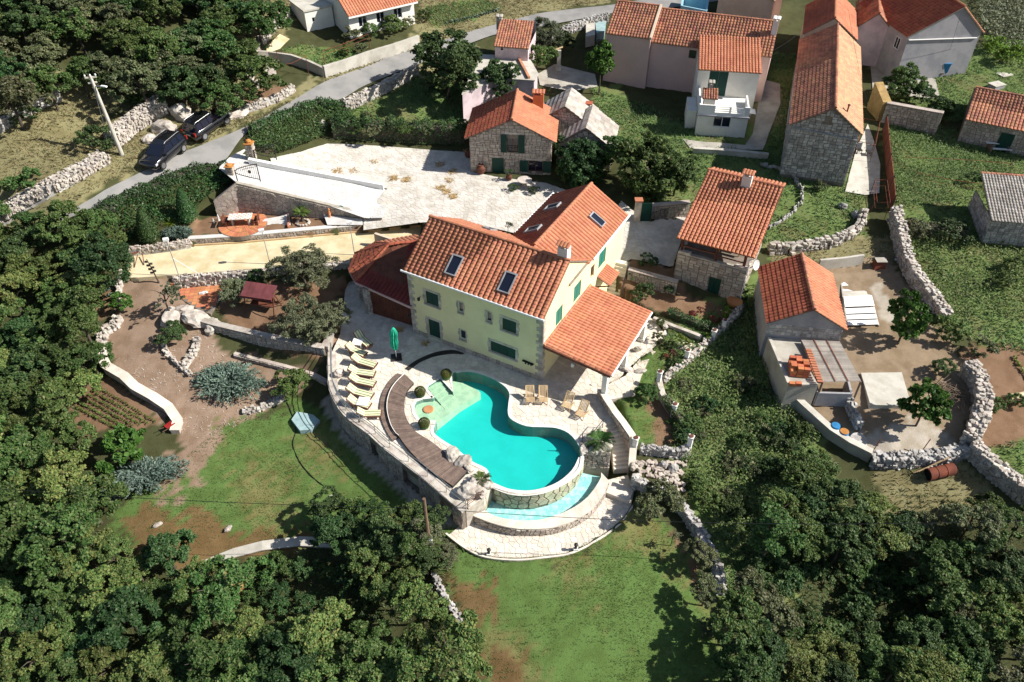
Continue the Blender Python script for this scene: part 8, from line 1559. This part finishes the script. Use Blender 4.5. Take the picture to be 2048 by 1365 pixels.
def car_proto():
 r=empty('parked_car',(0,0,0));st_=[(-2.24,.70,.42,.82),(-2.18,.84,.32,.98),(-1.7,.90,.26,1.04),(-.9,.91,.24,1.03),(0,.91,.24,1.02),(.9,.91,.24,1.0),(1.25,.90,.25,1.0),(1.75,.88,.27,.93),(2.1,.80,.3,.84),(2.24,.66,.4,.70)]
 V=[];F=[];n=10
 for x,w,z0,z1 in st_:V+=[(x,y,z)for y,z in((-w*.86,z0),(-w,z0+.16),(-w*1.01,(z0+z1)/2),(-w*.97,z1-.08),(-w*.86,z1),(w*.86,z1),(w*.97,z1-.08),(w*1.01,(z0+z1)/2),(w,z0+.16),(w*.86,z0))]
 for i in range(len(st_)-1):
  for k in range(n):F.append((i*n+k,i*n+(k+1)%n,(i+1)*n+(k+1)%n,(i+1)*n+k))
 F.append(tuple(range(n))[::-1]);F.append(tuple((len(st_)-1)*n+k for k in range(n)));F=[f[::-1]for f in F];q=MB();q.add(V,F);body=q.build('body',M['carpaint'],r,world=False,smooth=True)
 cb=[(-2.08,.80,.98),(-1.78,.70,1.58),(-1.2,.67,1.66),(-.2,.67,1.67),(.35,.66,1.60),(1.22,.78,1.0)]
 q=MB();top=[(x,y,z)for x,w,z in cb[1:5]for y in(-w,w)]
 V=[(-2.08,-.82,.97),(-2.08,.82,.97),(-1.78,-.68,1.58),(-1.78,.68,1.58),(-1.2,-.66,1.66),(-1.2,.66,1.66),(-.2,-.66,1.67),(-.2,.66,1.67),(.35,-.65,1.60),(.35,.65,1.60),(1.25,-.80,.99),(1.25,.80,.99)]
 F=[(0,1,3,2),(2,3,5,4),(4,5,7,6),(6,7,9,8),(8,9,11,10),(0,2,4,6,8,10),(1,11,9,7,5,3)];F=[f[::-1]for f in F[:5]]+[F[5][::-1],F[6][::-1]];q.add(V,F);q.build('cabin',M['carpaint'],r,world=False)
 def pane(P,name='window',m='glass'):
  P=[Vector(p)for p in P];c=sum(P,Vector())/len(P);nn=(P[1]-P[0]).cross(P[2]-P[1]).normalized();nn=nn if nn.dot(c-Vector((-.3,0,1.1)))>0 else-nn;q=MB();q.add([p+nn*.012 for p in P]+[p-nn*.02 for p in P],[tuple(range(len(P)))]+[(i,i+len(P),(i+1)%len(P)+len(P),(i+1)%len(P))for i in range(len(P))]);q.build(name,M[m],r,world=False)
 pane([(.40,-.58,1.56),(.40,.58,1.56),(1.17,.70,1.04),(1.17,-.70,1.04)],'windscreen');pane([(-1.83,-.60,1.50),(-1.83,.60,1.50),(-2.05,.70,1.06),(-2.05,-.70,1.06)],'rear_window')
 for s in(-1,1):
  for x0,x1,x2,x3 in((.28,-.38,-.38,.95),(-.46,-1.1,-1.1,-.46),(-1.18,-1.66,-1.85,-1.18)):y=lambda z:s*(.83-.18*(z-1.0)/.65);pane([(x0,y(1.54),1.54),(x1,y(1.55),1.55),(x2,y(1.06),1.06),(x3,y(1.06),1.06)],'side_window')
  q=MB();q.tube([(-1.75,s*.62,1.63),(-1.6,s*.63,1.73),(.05,s*.63,1.74),(.25,s*.62,1.65)],.022,6);q.build('roof_rail',M['steel'],r,world=False)
  q=MB();q.box((.85,s*.98,1.05),.14,.2,.13);q.build('wing_mirror',M['carpaint'],r,world=False)
  q=MB();q.hexa([Vector(p)for p in((2.02,s*.52,.62),(2.2,s*.5,.60),(2.05,s*.82,.62),(1.85,s*.86,.66))]+[Vector(p)for p in((1.98,s*.52,.82),(2.16,s*.5,.78),(2.03,s*.80,.80),(1.82,s*.86,.84))]);q.build('headlight',M['lens'],r,world=False)
  q=MB();q.box((-2.16,s*.74,.88),.12,.2,.32);q.build('tail_light',M['red'],r,world=False)
  for x in(-1.35,1.4):
   q=MB();V=[];n=18;
   q.tube([(x,s*.70,.34),(x,s*.93,.34)],.34,n);wh=q.build('wheel',M['tyre'],r,world=False);q=MB();q.tube([(x,s*.92,.34),(x,s*.945,.34)],.23,14);q.build('rim',M['rim'],wh,world=False)
 q=MB();q.box((2.22,0,.52),.06,1.1,.16);q.build('grille',M['dark'],r,world=False);q=MB();q.box((-2.235,0,.75),.02,.5,.12);q.build('number_plate',M['white'],r,world=False);return r
c1=car_proto();c2=copy_tree(c1)
for c,a,f,s,l in((c1,(367,299),(329,332),1,'black estate car parked facing the viewer beside the road'),(c2,(412,274),(452,245),-1,'black car with silver roof rails parked facing away up the road')):
 A_,B_=on(a[0]+3,a[1]+11),on(f[0]+3,f[1]+11);d=B_-A_;d.z=0;d.normalize();side=Vector((-d.y,d.x,0))*s;m=(A_+B_)/2-side*.92;c.location=(m.x,m.y,gz(m.x,m.y)+.05);sl=(B_.z-A_.z)/max((B_-A_).length,.1);c.rotation_euler=(0,-math.atan(sl),yaw(d));k=1.08;c.scale=(k,k,k);tag(c,l,'car','parked cars')
def gate_leaf(label,base,d,Wd,H0,H1,flip=False):
 e=empty('gate_leaf',base,label,'gate','wrought iron gate leaves',rz=yaw(d));q=MB();n=13;T=lambda x:(x/Wd)**.6
 top=[(Wd*k/12,0,H0+(H1-H0)*T(Wd*k/12))for k in range(13)];bot=[(Wd*k/12,0,.25+(H0-.3)*(1-T(Wd*k/12))*.9)for k in range(13)];q.tube(top,.035,6);q.tube(bot,.035,6);q.tube([(x,0,z-.22)for x,y,z in top[4:]],.022,5);q.bar((Wd,0,.05),(Wd,0,H1+.05),.07);q.bar((0,0,.0),(0,0,H0+.1),.07);q.build('gate_frame',M['iron'],e,world=False)
 for k in range(1,12):q=MB();q.bar(bot[k],Vector(top[k])+UP*.12,.022);q.build('gate_bar',M['iron'],e,world=False)
 q=MB();q.lathe((0,0,0),[(.16,-.02),(.16,.02)],14);o=q.build('gate_emblem',M['wood'],e,world=False);o.location=(Wd*.62,0,H1*.55);o.rotation_euler=(math.pi/2,0,0)
gate_leaf('open wrought iron gate leaf standing on the ramp wall side',at(475,362,5.0),at(517,369,4.75)-at(475,362,5.0),2.1,.95,1.75);gate_leaf('open wrought iron gate leaf folded against the white parapet',at(512,322,4.95),at(549,328,4.6)-at(512,322,4.95),1.9,1.0,1.6)
for u,v,z,l in((505,318,5.0,'square stone gate pillar at the top of the driveway ramp'),(462,346,5.1,'stone gate pillar half hidden by the ivy hedge')):
 e=empty('gate_pillar',at(u,v,z),l,'pillar','stone gate pillars');q=MB();q.box((0,0,.7),.62,.62,1.7,ux=su);q.build('pillar_body',M['mortar'],e,world=False);
 for uu,o_2 in((su,-.31),(Vector((-su.y,su.x,0)),.31)):
  nn=Vector((uu.y,-uu.x,0));ashlar(e,e.location-uu*.31+nn*.31,uu,.62,lambda x:1.5,'stone',.3,.22)
 q=MB();q.box((0,0,1.6),.78,.78,.1,ux=su);q.lathe((0,0,1.65),[(.18,0),(.26,.12),(.2,.26),(.03,.32)],10);q.build('pillar_cap',M['orange'],e,world=False);e.scale=(1,1,1 if u>480 else .45)
tz_=2.04;tc=at(486,447,tz_);rt=empty('brick_circle',tc,'round terracotta brick terrace under the chequered table','terrace');q=MB();q.lathe((0,0,0),[(2.15,-.4),(2.15,0),(.01,.001)],40);q.build('circle_bed',M['mortar'],rt,world=False)
for R0,R1,n in((1.45,2.1,60),(.8,1.4,40),(.2,.75,22)):
 for k in range(n):
  a0,a1=6.283*k/n,6.283*(k+.9)/n;q=MB();P=[Vector((r*math.cos(a),r*math.sin(a),0))for r,a in((R0,a0),(R1,a0),(R1,a1),(R0,a1))];q.hexa([p-UP*.02 for p in P]+[p+UP*.02 for p in P]);q.build('brick',M['terracotta'],rt,world=False)
tb=empty('garden_table',at(484,448,tz_),'pale chequered table on the brick circle','table');tx=(at(505,447,tz_)-at(462,449,tz_)).normalized();q=MB();q.box((0,0,.76),2.0,.95,.06,ux=tx);q.build('table_top',M['checker'],tb,world=False)
q=MB();ty=Vector((-tx.y,tx.x,0))
for i in range(10):
 for j in range(5):
  if(i+j)%2:q.box(tx*(-.9+i*.2)+ty*(-.38+j*.19)+UP*.793,.12,.11,.004,ux=tx)
q.build('checks',M['terracotta'],tb,world=False,kind='stuff')
for s in(-.7,.7):q=MB();q.box(tx*s+UP*.36,.14,.7,.72,ux=tx);q.build('leg',M['stone_pale'],tb,world=False)
for s,l in((-1.35,'dark wooden bench left of the chequered table'),(1.35,'dark wooden bench right of the chequered table')):
 e=empty('bench',at(484,448,tz_)+tx*s,l,'bench','benches by the chequered table');q=MB();q.box((0,0,.45),.38,1.0,.06,ux=tx);q.build('seat',M['wood_red'],e,world=False);q=MB();q.box(tx*(.18 if s>0 else-.18)+UP*.75,.05,1.0,.3,ux=tx);q.build('backrest',M['wood_red'],e,world=False)
 for y in(-.4,.4):q=MB();q.box(ty*y+UP*.21,.3,.06,.42,ux=tx);q.build('leg',M['wood_red'],e,world=False)
def figure(label,p,h,m,name='garden_figure'):
 e=empty(name,p,label,'garden figure');q=MB();q.lathe((0,0,0),[(h*.2,0),(h*.18,h*.12),(h*.1,h*.14),(h*.14,h*.4),(h*.1,h*.6),(h*.05,h*.72),(h*.09,h*.82),(h*.07,h*.94),(.01,h)],12);q.tube([(-h*.1,0,h*.6),(-h*.22,-.05,h*.45)],h*.035,6);q.tube([(h*.1,0,h*.6),(h*.2,-.08,h*.62)],h*.035,6);q.build('statue',m,e,world=False)
figure('pale pink garden statue left of the fan palm',at(537,424,2.0),.95,M['plaster_pink']);figure('small terracotta garden statue right of the fan palm',at(660,436,2.2),1.0,M['terracotta']);figure('white garden ornament left of the brick circle',at(438,441,1.95),.6,M['white']);figure('second white ornament close to the brick circle',at(428,446,1.95),.45,M['white']);figure('low pale ornament beside the pink statue',at(546,428,2.0),.5,M['stone_pale'])
hr_=empty('hose_reel',at(684,434,2.15),'green hoop hose holder by the ramp wall','hose holder');q=MB();q.tube([(0,0,0),(0,0,.9)],.025,6);q.build('stand',M['iron'],hr_,world=False);q=MB();q.tube([(.28*math.cos(a),.12*math.sin(a),.85+.22*math.sin(a))for a in np.linspace(0,6.283,20)],.035,6);q.build('hoop',M['green_lit'],hr_,world=False)
ps=[(at(580,455,2.03),at(676,445,2.2))];patch('garden_paving',[(530,440),(578,430),(582,452),(545,468),(500,470)],'paving_white',.04);patch('garden_paving_end',[(648,432),(725,440),(726,452),(655,452)],'paving_white',.04)
e=empty('palm_bed_edge',at(577,440,2.0),'terracotta edging on the left of the palm bed','edging');q=MB();q.bar(at(576,430,2.1),at(577,456,2.05),.12,.3);q.build('edging_tile',M['terracotta'],e)
e=empty('stone_ring',at(606,445,2.0),'ring of white stones round the fan palm','stones');stones(e,[(at(606,445,2.05)+Vector((math.cos(a)*.55,math.sin(a)*.5,0)),.22,.2,.16,a)for a in np.linspace(0,5.9,13)],M['stone_pale'],13)
sw_c=at(528,618,.3);sw=empty('garden_swing',sw_c,'garden swing bench with dark red ribbed canopy among the olives','garden swing');sx=Vector((.97,-.22,0)).normalized();sy=Vector((-sx.y,sx.x,0));rf=empty('canopy',sw_c+UP*1.9);rf.parent=sw;rf.matrix_parent_inverse=W2L(sw)
for k in range(6):
 a=sx*(-1.35+k*.45);c=a+sx*.43;q=MB();P=[sw_c+a-sy*.75+UP*1.62,sw_c+c-sy*.75+UP*1.62,sw_c+c+sy*.6+UP*2.15,sw_c+a+sy*.6+UP*2.15];q.hexa([p-UP*.05 for p in P]+P);q.build('canopy_board',M['maroon'],rf)
q=MB();q.bar(sw_c-sx*1.4-sy*.77+UP*1.66,sw_c+sx*1.4-sy*.77+UP*1.66,.06,.22);q.build('valance',M['maroon'],rf)
for s in(-1.25,1.25):q=MB();q.bar(sw_c+sx*s-sy*.8,sw_c+sx*s-sy*.1+UP*1.85,.07);q.bar(sw_c+sx*s+sy*.7,sw_c+sx*s-sy*.1+UP*1.9,.07);q.build('side_frame',M['wood_red'],sw)
q=MB();q.box(sw_c+UP*.5,2.0,.5,.08,ux=sx);q.build('seat',M['wood_red'],sw);q=MB();q.box(sw_c+sy*.3+UP*.8,2.0,.08,.55,ux=sx);q.build('backrest',M['wood_red'],sw)
for s in(-.9,.9):q=MB();q.bar(sw_c+sx*s+UP*.5,sw_c+sx*s+UP*1.85,.025);q.build('chain',M['iron'],sw)
for u,v,l in((403,588,'left of the pair of white clogs on the red tiles'),(410,586,'right of the pair of white clogs on the red tiles')):e=empty('clog',at(u,v,.32),l,'shoe','white clogs');q=MB();q.hexa([Vector(p)for p in((-.2,-.1,0),(.2,-.1,0),(.2,.1,0),(-.2,.1,0))]+[Vector(p)for p in((-.18,-.09,.1),(.15,-.07,.16),(.15,.07,.16),(-.18,.09,.1))]);q.build('shoe_upper',M['white'],e,world=False);q=MB();q.box((0,0,-.012),.42,.22,.02);q.build('sole',M['lead'],e,world=False)
e=empty('terracotta_pot',at(348,575,.32),'orange pot at the corner of the red tiled patio','pot');q=MB();q.lathe((0,0,0),[(.18,0),(.28,.3),(.24,.5),(.3,.56),(.3,.62),(.2,.6)],12);q.build('pot',M['terracotta'],e,world=False)
e=empty('court_rake',at(290,520,1.36),'two rakes left lying at the end of the sand court','rake');q=MB();q.bar(at(269,535,1.4),at(275,510,1.7),.05);q.bar(at(288,530,1.4),at(285,508,1.7),.06);q.build('handle',M['wood_red'],e);q=MB();q.bar(at(263,508,1.75),at(288,500,1.7),.12,.08);q.build('rake_head',M['wood_red'],e)
q=MB();cbd=empty('court_kerb',at(500,480,1.4),'pale timber kerb along the far side of the sand court','kerb');kq=W([(262,505),(300,499),(380,491.5),(485,485),(582,476.5),(728,463),(842,451)],1.42);[q.bar(kq[i],kq[i+1],.14,.14)for i in range(6)];q.build('kerb_beam',M['wood_pale'],cbd)
for u,v,k,l in((962,349,1.0,'big dark clay jar left of the stone house door'),(938,318,.9,'dark clay jar at the corner of the stone house'),(1018,362,.7,'potted plant right of the stone house door')):
 e=empty('clay_jar',at(u,v,2.62),l,'jar','clay jars by the stone house');q=MB();q.lathe((0,0,0),[(.22*k,0),(.42*k,.4*k),(.42*k,.7*k),(.24*k,.95*k),(.28*k,1.02*k),(.2*k,1.0*k)],14);q.build('jar_body',M['wood_red'],e,world=False)
 if k<.8:o=obj('plant',CR['bushd'][0],e,loc=(0,0,1.0));o.scale=(.45,.45,.4)
e=empty('round_table',at(1049,374,2.62),'round white stone table in front of the stone house','table');q=MB();q.lathe((0,0,.72),[(.3,-.04),(.66,-.02),(.68,.05),(.01,.06)],20);q.build('table_top',M['stone_pale'],e,world=False);q=MB();q.lathe((0,0,0),[(.3,0),(.24,.1),(.18,.5),(.28,.68)],12);q.build('pedestal',M['stone_pale'],e,world=False)
for u,v,l in((1026,382,'dark shrub pot left of the round stone table'),(1068,388,'dark shrub pot right of the round stone table')):tree('potted_shrub',l,'shrub',at(u,v,2.6),.6,.4,'bushd','potted shrubs by the round table',trunk=False)
tree('court_rose','thin white flowering rose beside the villa wing in the courtyard','shrub',at(1016,468,2.6),.5,.9,'sparse')
e=empty('terracotta_pot',at(1467,612,.4),'large pale terracotta bowl at the corner of the summerhouse','pot');q=MB();q.lathe((0,0,0),[(.25,0),(.5,.3),(.58,.5),(.64,.52),(.5,.48)],14);q.build('pot',M['terracotta'],e,world=False)
tree('pot_plant','dark leafy plant against the summerhouse wall','plant',at(1481,590,.4),.6,.8,'bushd',trunk=False)
hl=empty('hanging_lamp',at(1145,732,2.2),'white lantern hanging from the porch eave','lamp');q=MB();q.lathe((0,0,-.1),[(.08,0),(.14,.1),(.12,.3),(.03,.38)],8);q.build('lantern',M['white'],hl,world=False);q=MB();q.bar((0,0,.28),(.05,.1,.6),.03);q.build('arm',M['iron'],hl,world=False)
wc=W([(583,840),(594,824),(626,830),(640,842),(622,860),(600,862)],-1.75);e=empty('cistern_cover',sum(wc,Vector())/6,'pale blue polygonal cistern cover on the left lawn','cover');b=MB();b.prism(wc,-2.6,-1.72);b.build('cover_slab',M['cyan'],e)
hz_=[on(574,805),on(584,830),on(592,860),on(586,890),on(600,925),on(625,955),on(650,975)];q=MB();q.tube([p+UP*.04 for p in smooth(hz_,5,False)],.03,5);o=q.build('garden_hose',M['dark']);tag(o,'black hose curling over the left lawn from the cistern cover','hose')
e=empty('wheelbarrow',on(342,858),'small red wheelbarrow by the end of the path wall','wheelbarrow',rz=.9);e.scale=(.7,.7,.7);q=MB();q.hexa([Vector(p)for p in((-.3,-.2,.35),(.3,-.22,.35),(.3,.22,.35),(-.3,.2,.35))]+[Vector(p)for p in((-.45,-.32,.62),(.5,-.36,.66),(.5,.36,.66),(-.45,.32,.62))]);q.build('tray',M['red'],e,world=False)
for s in(-.25,.25):q=MB();q.bar((.6,s*.3,.2),(-1.0,s*1.2,.6),.04);q.bar((-.3,s,.5),(-.35,s,0),.04);q.build('handle',M['pole_wood'],e,world=False)
q=MB();q.tube([(.62,-.05,.2),(.62,.05,.2)],.2,14);q.build('wheel',M['tyre'],e,world=False)
sl_=W([(1722,746),(1803.5,745),(1823,812),(1741,810)],.12);e=empty('concrete_slab',sum(sl_,Vector())/4,'large pale concrete slab lying in the shed yard','slab');b=MB();b.prism(sl_,-.6,.12);b.build('slab_body',M['concrete_pale'],e)
cf=empty('cold_frame',at(1722,605,.4),'low frame covered with white sheets right of the shed','cold frame');L0,L1=at(1682,566,.6),at(1694,652,.6);R0_,R1_=at(1735,563,.5),at(1758,650,.5)
ts_=[0,.10,.22,.36,.62,.76,.88,1.0]
for k in range(7):
 a,c=ts_[k],ts_[k+1]-.02;q=MB();P=[L0.lerp(L1,c),R0_.lerp(R1_,c),R0_.lerp(R1_,a),L0.lerp(L1,a)];z=RND.uniform(-.04,.05)+(.12 if k==3 else 0);q.hexa([p+UP*(z-.04)for p in P]+[p+UP*z for p in P]);q.build('white_sheet',M['white']if k!=2 else M['concrete_pale'],cf)
q=MB();q.bar(L0-UP*.2,L1-UP*.2,.1,.5);q.bar(R0_-UP*.25,R1_-UP*.25,.1,.4);q.build('frame_wall',M['stone_pale'],cf)
for u,v,m,l in((1665,868,'blue','closed blue plastic barrel by the yard parapet'),(1682,880,'orange','rusty lidded blue rimmed barrel beside the blue barrel')):
 e=empty('barrel',on(u,v),l,'barrel','barrels in the shed yard');q=MB();q.lathe((0,0,0),[(.28,0),(.33,.1),(.33,.75),(.30,.85),(.31,.88)],16);q.build('drum',M['blue'],e,world=False);q=MB();q.lathe((0,0,.88),[(.3,0),(.3,.03),(.02,.04)],16);q.build('lid',M[m],e,world=False)
e=empty('millstone',on(1714,888),'round grey stone disc leaning by the yard parapet','stone disc');q=MB();q.lathe((0,0,0),[(.64,-.08),(.66,0),(.62,.1),(.02,.12)],24);o=q.build('disc',M['stone_grey'],e,world=False);o.rotation_euler=(.35,.12,0);o.location=(0,0,.25);q=MB();q.box((0,.3,.1),.5,.2,.3);q.build('support_stone',M['stone_grey'],e,world=False)
da,db=on(1850,958)+UP*.42,on(1902,946)+UP*.42;e=empty('rusty_drum',(da+db)/2,'long rusty red drum lying below the yard wall','drum');q=MB();P=[da.lerp(db,t)for t in(0,.02,.3,.32,.34,.64,.66,.68,.98,1)];V=[];F=[];ax_=(db-da).normalized();sx_=Vector((-ax_.y,ax_.x,0));n=18
for p,r in zip(P,(.40,.44,.42,.45,.42,.42,.45,.42,.44,.40)):V+=[p+sx_*r*math.cos(6.283*k/n)+UP*r*math.sin(6.283*k/n)for k in range(n)]
for i in range(9):
 for k in range(n):F.append((i*n+k,i*n+(k+1)%n,(i+1)*n+(k+1)%n,(i+1)*n+k))
q.add(V,F);q.build('drum_shell',M['rust'],e);q=MB();q.add([da+ax_*.1+sx_*.41*math.cos(6.283*k/n)+UP*.41*math.sin(6.283*k/n)for k in range(n)],[tuple(range(n))]);q.build('drum_end',M['dark'],e)
e=empty('brush_pile',on(1905,790),'pile of cut grey branches inside the curved yard wall','branches');q=MB()
for k in range(70):a=RND.random()*6.28;p=Vector((RND.gauss(0,.5),RND.gauss(0,.6),RND.uniform(.05,.5)));d=Vector((math.cos(a),math.sin(a),RND.uniform(-.1,.3)))*RND.uniform(.4,1.0);q.bar(p-d,p+d,.025)
q.build('branches',M['stick'],e,world=False,kind='stuff')
e=empty('planks_on_wall',on(1820,935)+UP*.4,'bundle of yellow poles leaning on the yard wall','poles')
for k in range(4):q=MB();q.bar(on(1825,950)+UP*(.2+.05*k)+Vector((k*.1,0,0)),on(1890,930)+UP*(.7+.05*k),.05);q.build('pole',M['wood_pale'],e)
for u,v,l in((1742,893,'left leaning rusty post on the yard wall'),(1840,893,'right leaning rusty post on the yard wall'),(1931,728,'leaning rusty post at the top of the curved wall')):e=empty('fence_post',on(u,v+15),l,'post','rusty posts on the yard wall');q=MB();q.bar((0,0,0),(.35,.2,1.3),.05);q.build('post_bar',M['rust'],e,world=False);q=MB();q.box((0,0,0),.2,.2,.1);q.build('foot',M['concrete'],e,world=False)
e=empty('iron_basket',at(1755,535,.9),'red brown metal cover beside the dry stone wall','cover');q=MB();q.hexa([Vector(p)for p in((-.6,-.5,-.3),(.6,-.5,-.3),(.6,.5,-.3),(-.6,.5,-.3))]+[Vector(p)for p in((-.3,-.3,.7),(.3,-.3,.8),(.3,.2,.8),(-.3,.2,.7))]);q.build('cover_shell',M['rust'],e,world=False);q=MB();q.box((.05,-.05,.8),.9,.7,.04);q.build('lid',M['concrete'],e,world=False)
e=empty('log',on(2035,800)+UP*.25,'pale barrel like log lying in the brown field','log');q=MB();q.tube([(-1.2,-.2,0),(1.2,.3,0)],.32,12);q.build('log_wood',M['sand'],e,world=False);q=MB();q.tube([(-1.22,-.204,0),(-1.25,-.21,0)],.2,10);q.build('log_end',M['wood'],e,world=False)
e=empty('wheelie_bin',at(1886,146,5.0),'blue wheelie bin against the grey house','bin');q=MB();q.hexa([Vector(p)for p in((-.3,-.3,.1),(.3,-.3,.1),(.3,.3,.1),(-.3,.3,.1))]+[Vector(p)for p in((-.38,-.38,1.1),(.38,-.38,1.1),(.38,.38,1.1),(-.38,.38,1.1))]);q.build('bin_body',M['blue'],e,world=False);q=MB();q.box((0,0,1.15),.85,.85,.08);q.build('lid',M['blue'],e,world=False)
for s in(-.3,.3):q=MB();q.tube([(s,.35,.12),(s*1.2,.35,.12)],.12,10);q.build('wheel',M['tyre'],e,world=False)
for u,v,l in((1890,120,'upper long plank leaning on the grey house wall'),(1905,128,'lower long plank leaning on the grey house wall')):e=empty('plank',at(u-25,v+20,5),l,'plank','planks by the grey house');q=MB();q.bar((0,0,0),(3.2,.8,1.9),.22,.06);q.build('board',M['wood'],e,world=False);q=MB();q.box((.15,0,.06),.4,.3,.1);q.build('foot_block',M['wood'],e,world=False)
for u,v,l in((1985,190,'left white box planter by the small stone house'),(2000,170,'grey box behind the small stone house')):e=empty('garden_box',at(u,v,3.9),l,'box');q=MB();q.box((0,0,.6),1.4,1.0,1.2,rz=.4);q.build('box_wall',M['plaster_grey'],e,world=False);q=MB();q.box((0,0,1.22),1.5,1.1,.06,rz=.4);q.build('lid',M['concrete_pale'],e,world=False)
e=empty('garden_table',at(1990,300,3.3),'pale plank table in the shade of the small stone house','table');q=MB();q.box((0,0,.75),2.2,.5,.06,rz=-.15);q.box((.2,-.7,.45),1.8,.3,.05,rz=-.15);q.build('table_top',M['white'],e,world=False)
for s in(-.8,.8):q=MB();q.box((s,-.3,.36),.12,1.0,.7,rz=-.15);q.build('trestle',M['wood'],e,world=False)
e=empty('pool_cover',at(1206,46,6.6),'turquoise covered splash pool behind the pink house','pool');b=MB();b.prism(W([(1190,40),(1213,38),(1210,62),(1193,66)],6.7),5.5,6.7);b.build('pool_tank',M['cyan'],e);q=MB();P=W([(1172,40),(1190,39),(1190,70),(1172,74)],6.75);q.prism(P,5.5,None);q.build('pool_terrace',M['concrete_pale'],e)
e=empty('pergola_post',at(1117,140,4.7),'stone pillar holding the vine pergola','pillar');q=MB();q.box((0,0,.9),.4,.4,2.6);q.build('pillar_shaft',M['concrete_pale'],e,world=False);q=MB();q.box((0,0,.2),.6,.6,.5);q.build('pillar_base',M['concrete_pale'],e,world=False);q=MB();q.bar((-2.6,-1.6,2.1),(.4,.7,2.3),.1);q.build('beam',M['wood_pale'],e,world=False)
for u,v,l in((1716,308,'left grey garden chair on the pale path'),(1735,312,'right grey garden chair on the pale path')):
 e=empty('garden_chair',on(u,v)+UP*.02,l,'chair','grey garden chairs on the path');q=MB();q.box((0,0,.42),.5,.5,.05);q.build('seat',M['iron'],e,world=False);q=MB();q.box((0,.25,.75),.5,.05,.6);q.build('backrest',M['lead'],e,world=False)
 for a in(-.2,.2):
  for c in(-.2,.2):q=MB();q.bar((a,c,0),(a,c,.4),.04);q.build('leg',M['iron'],e,world=False)
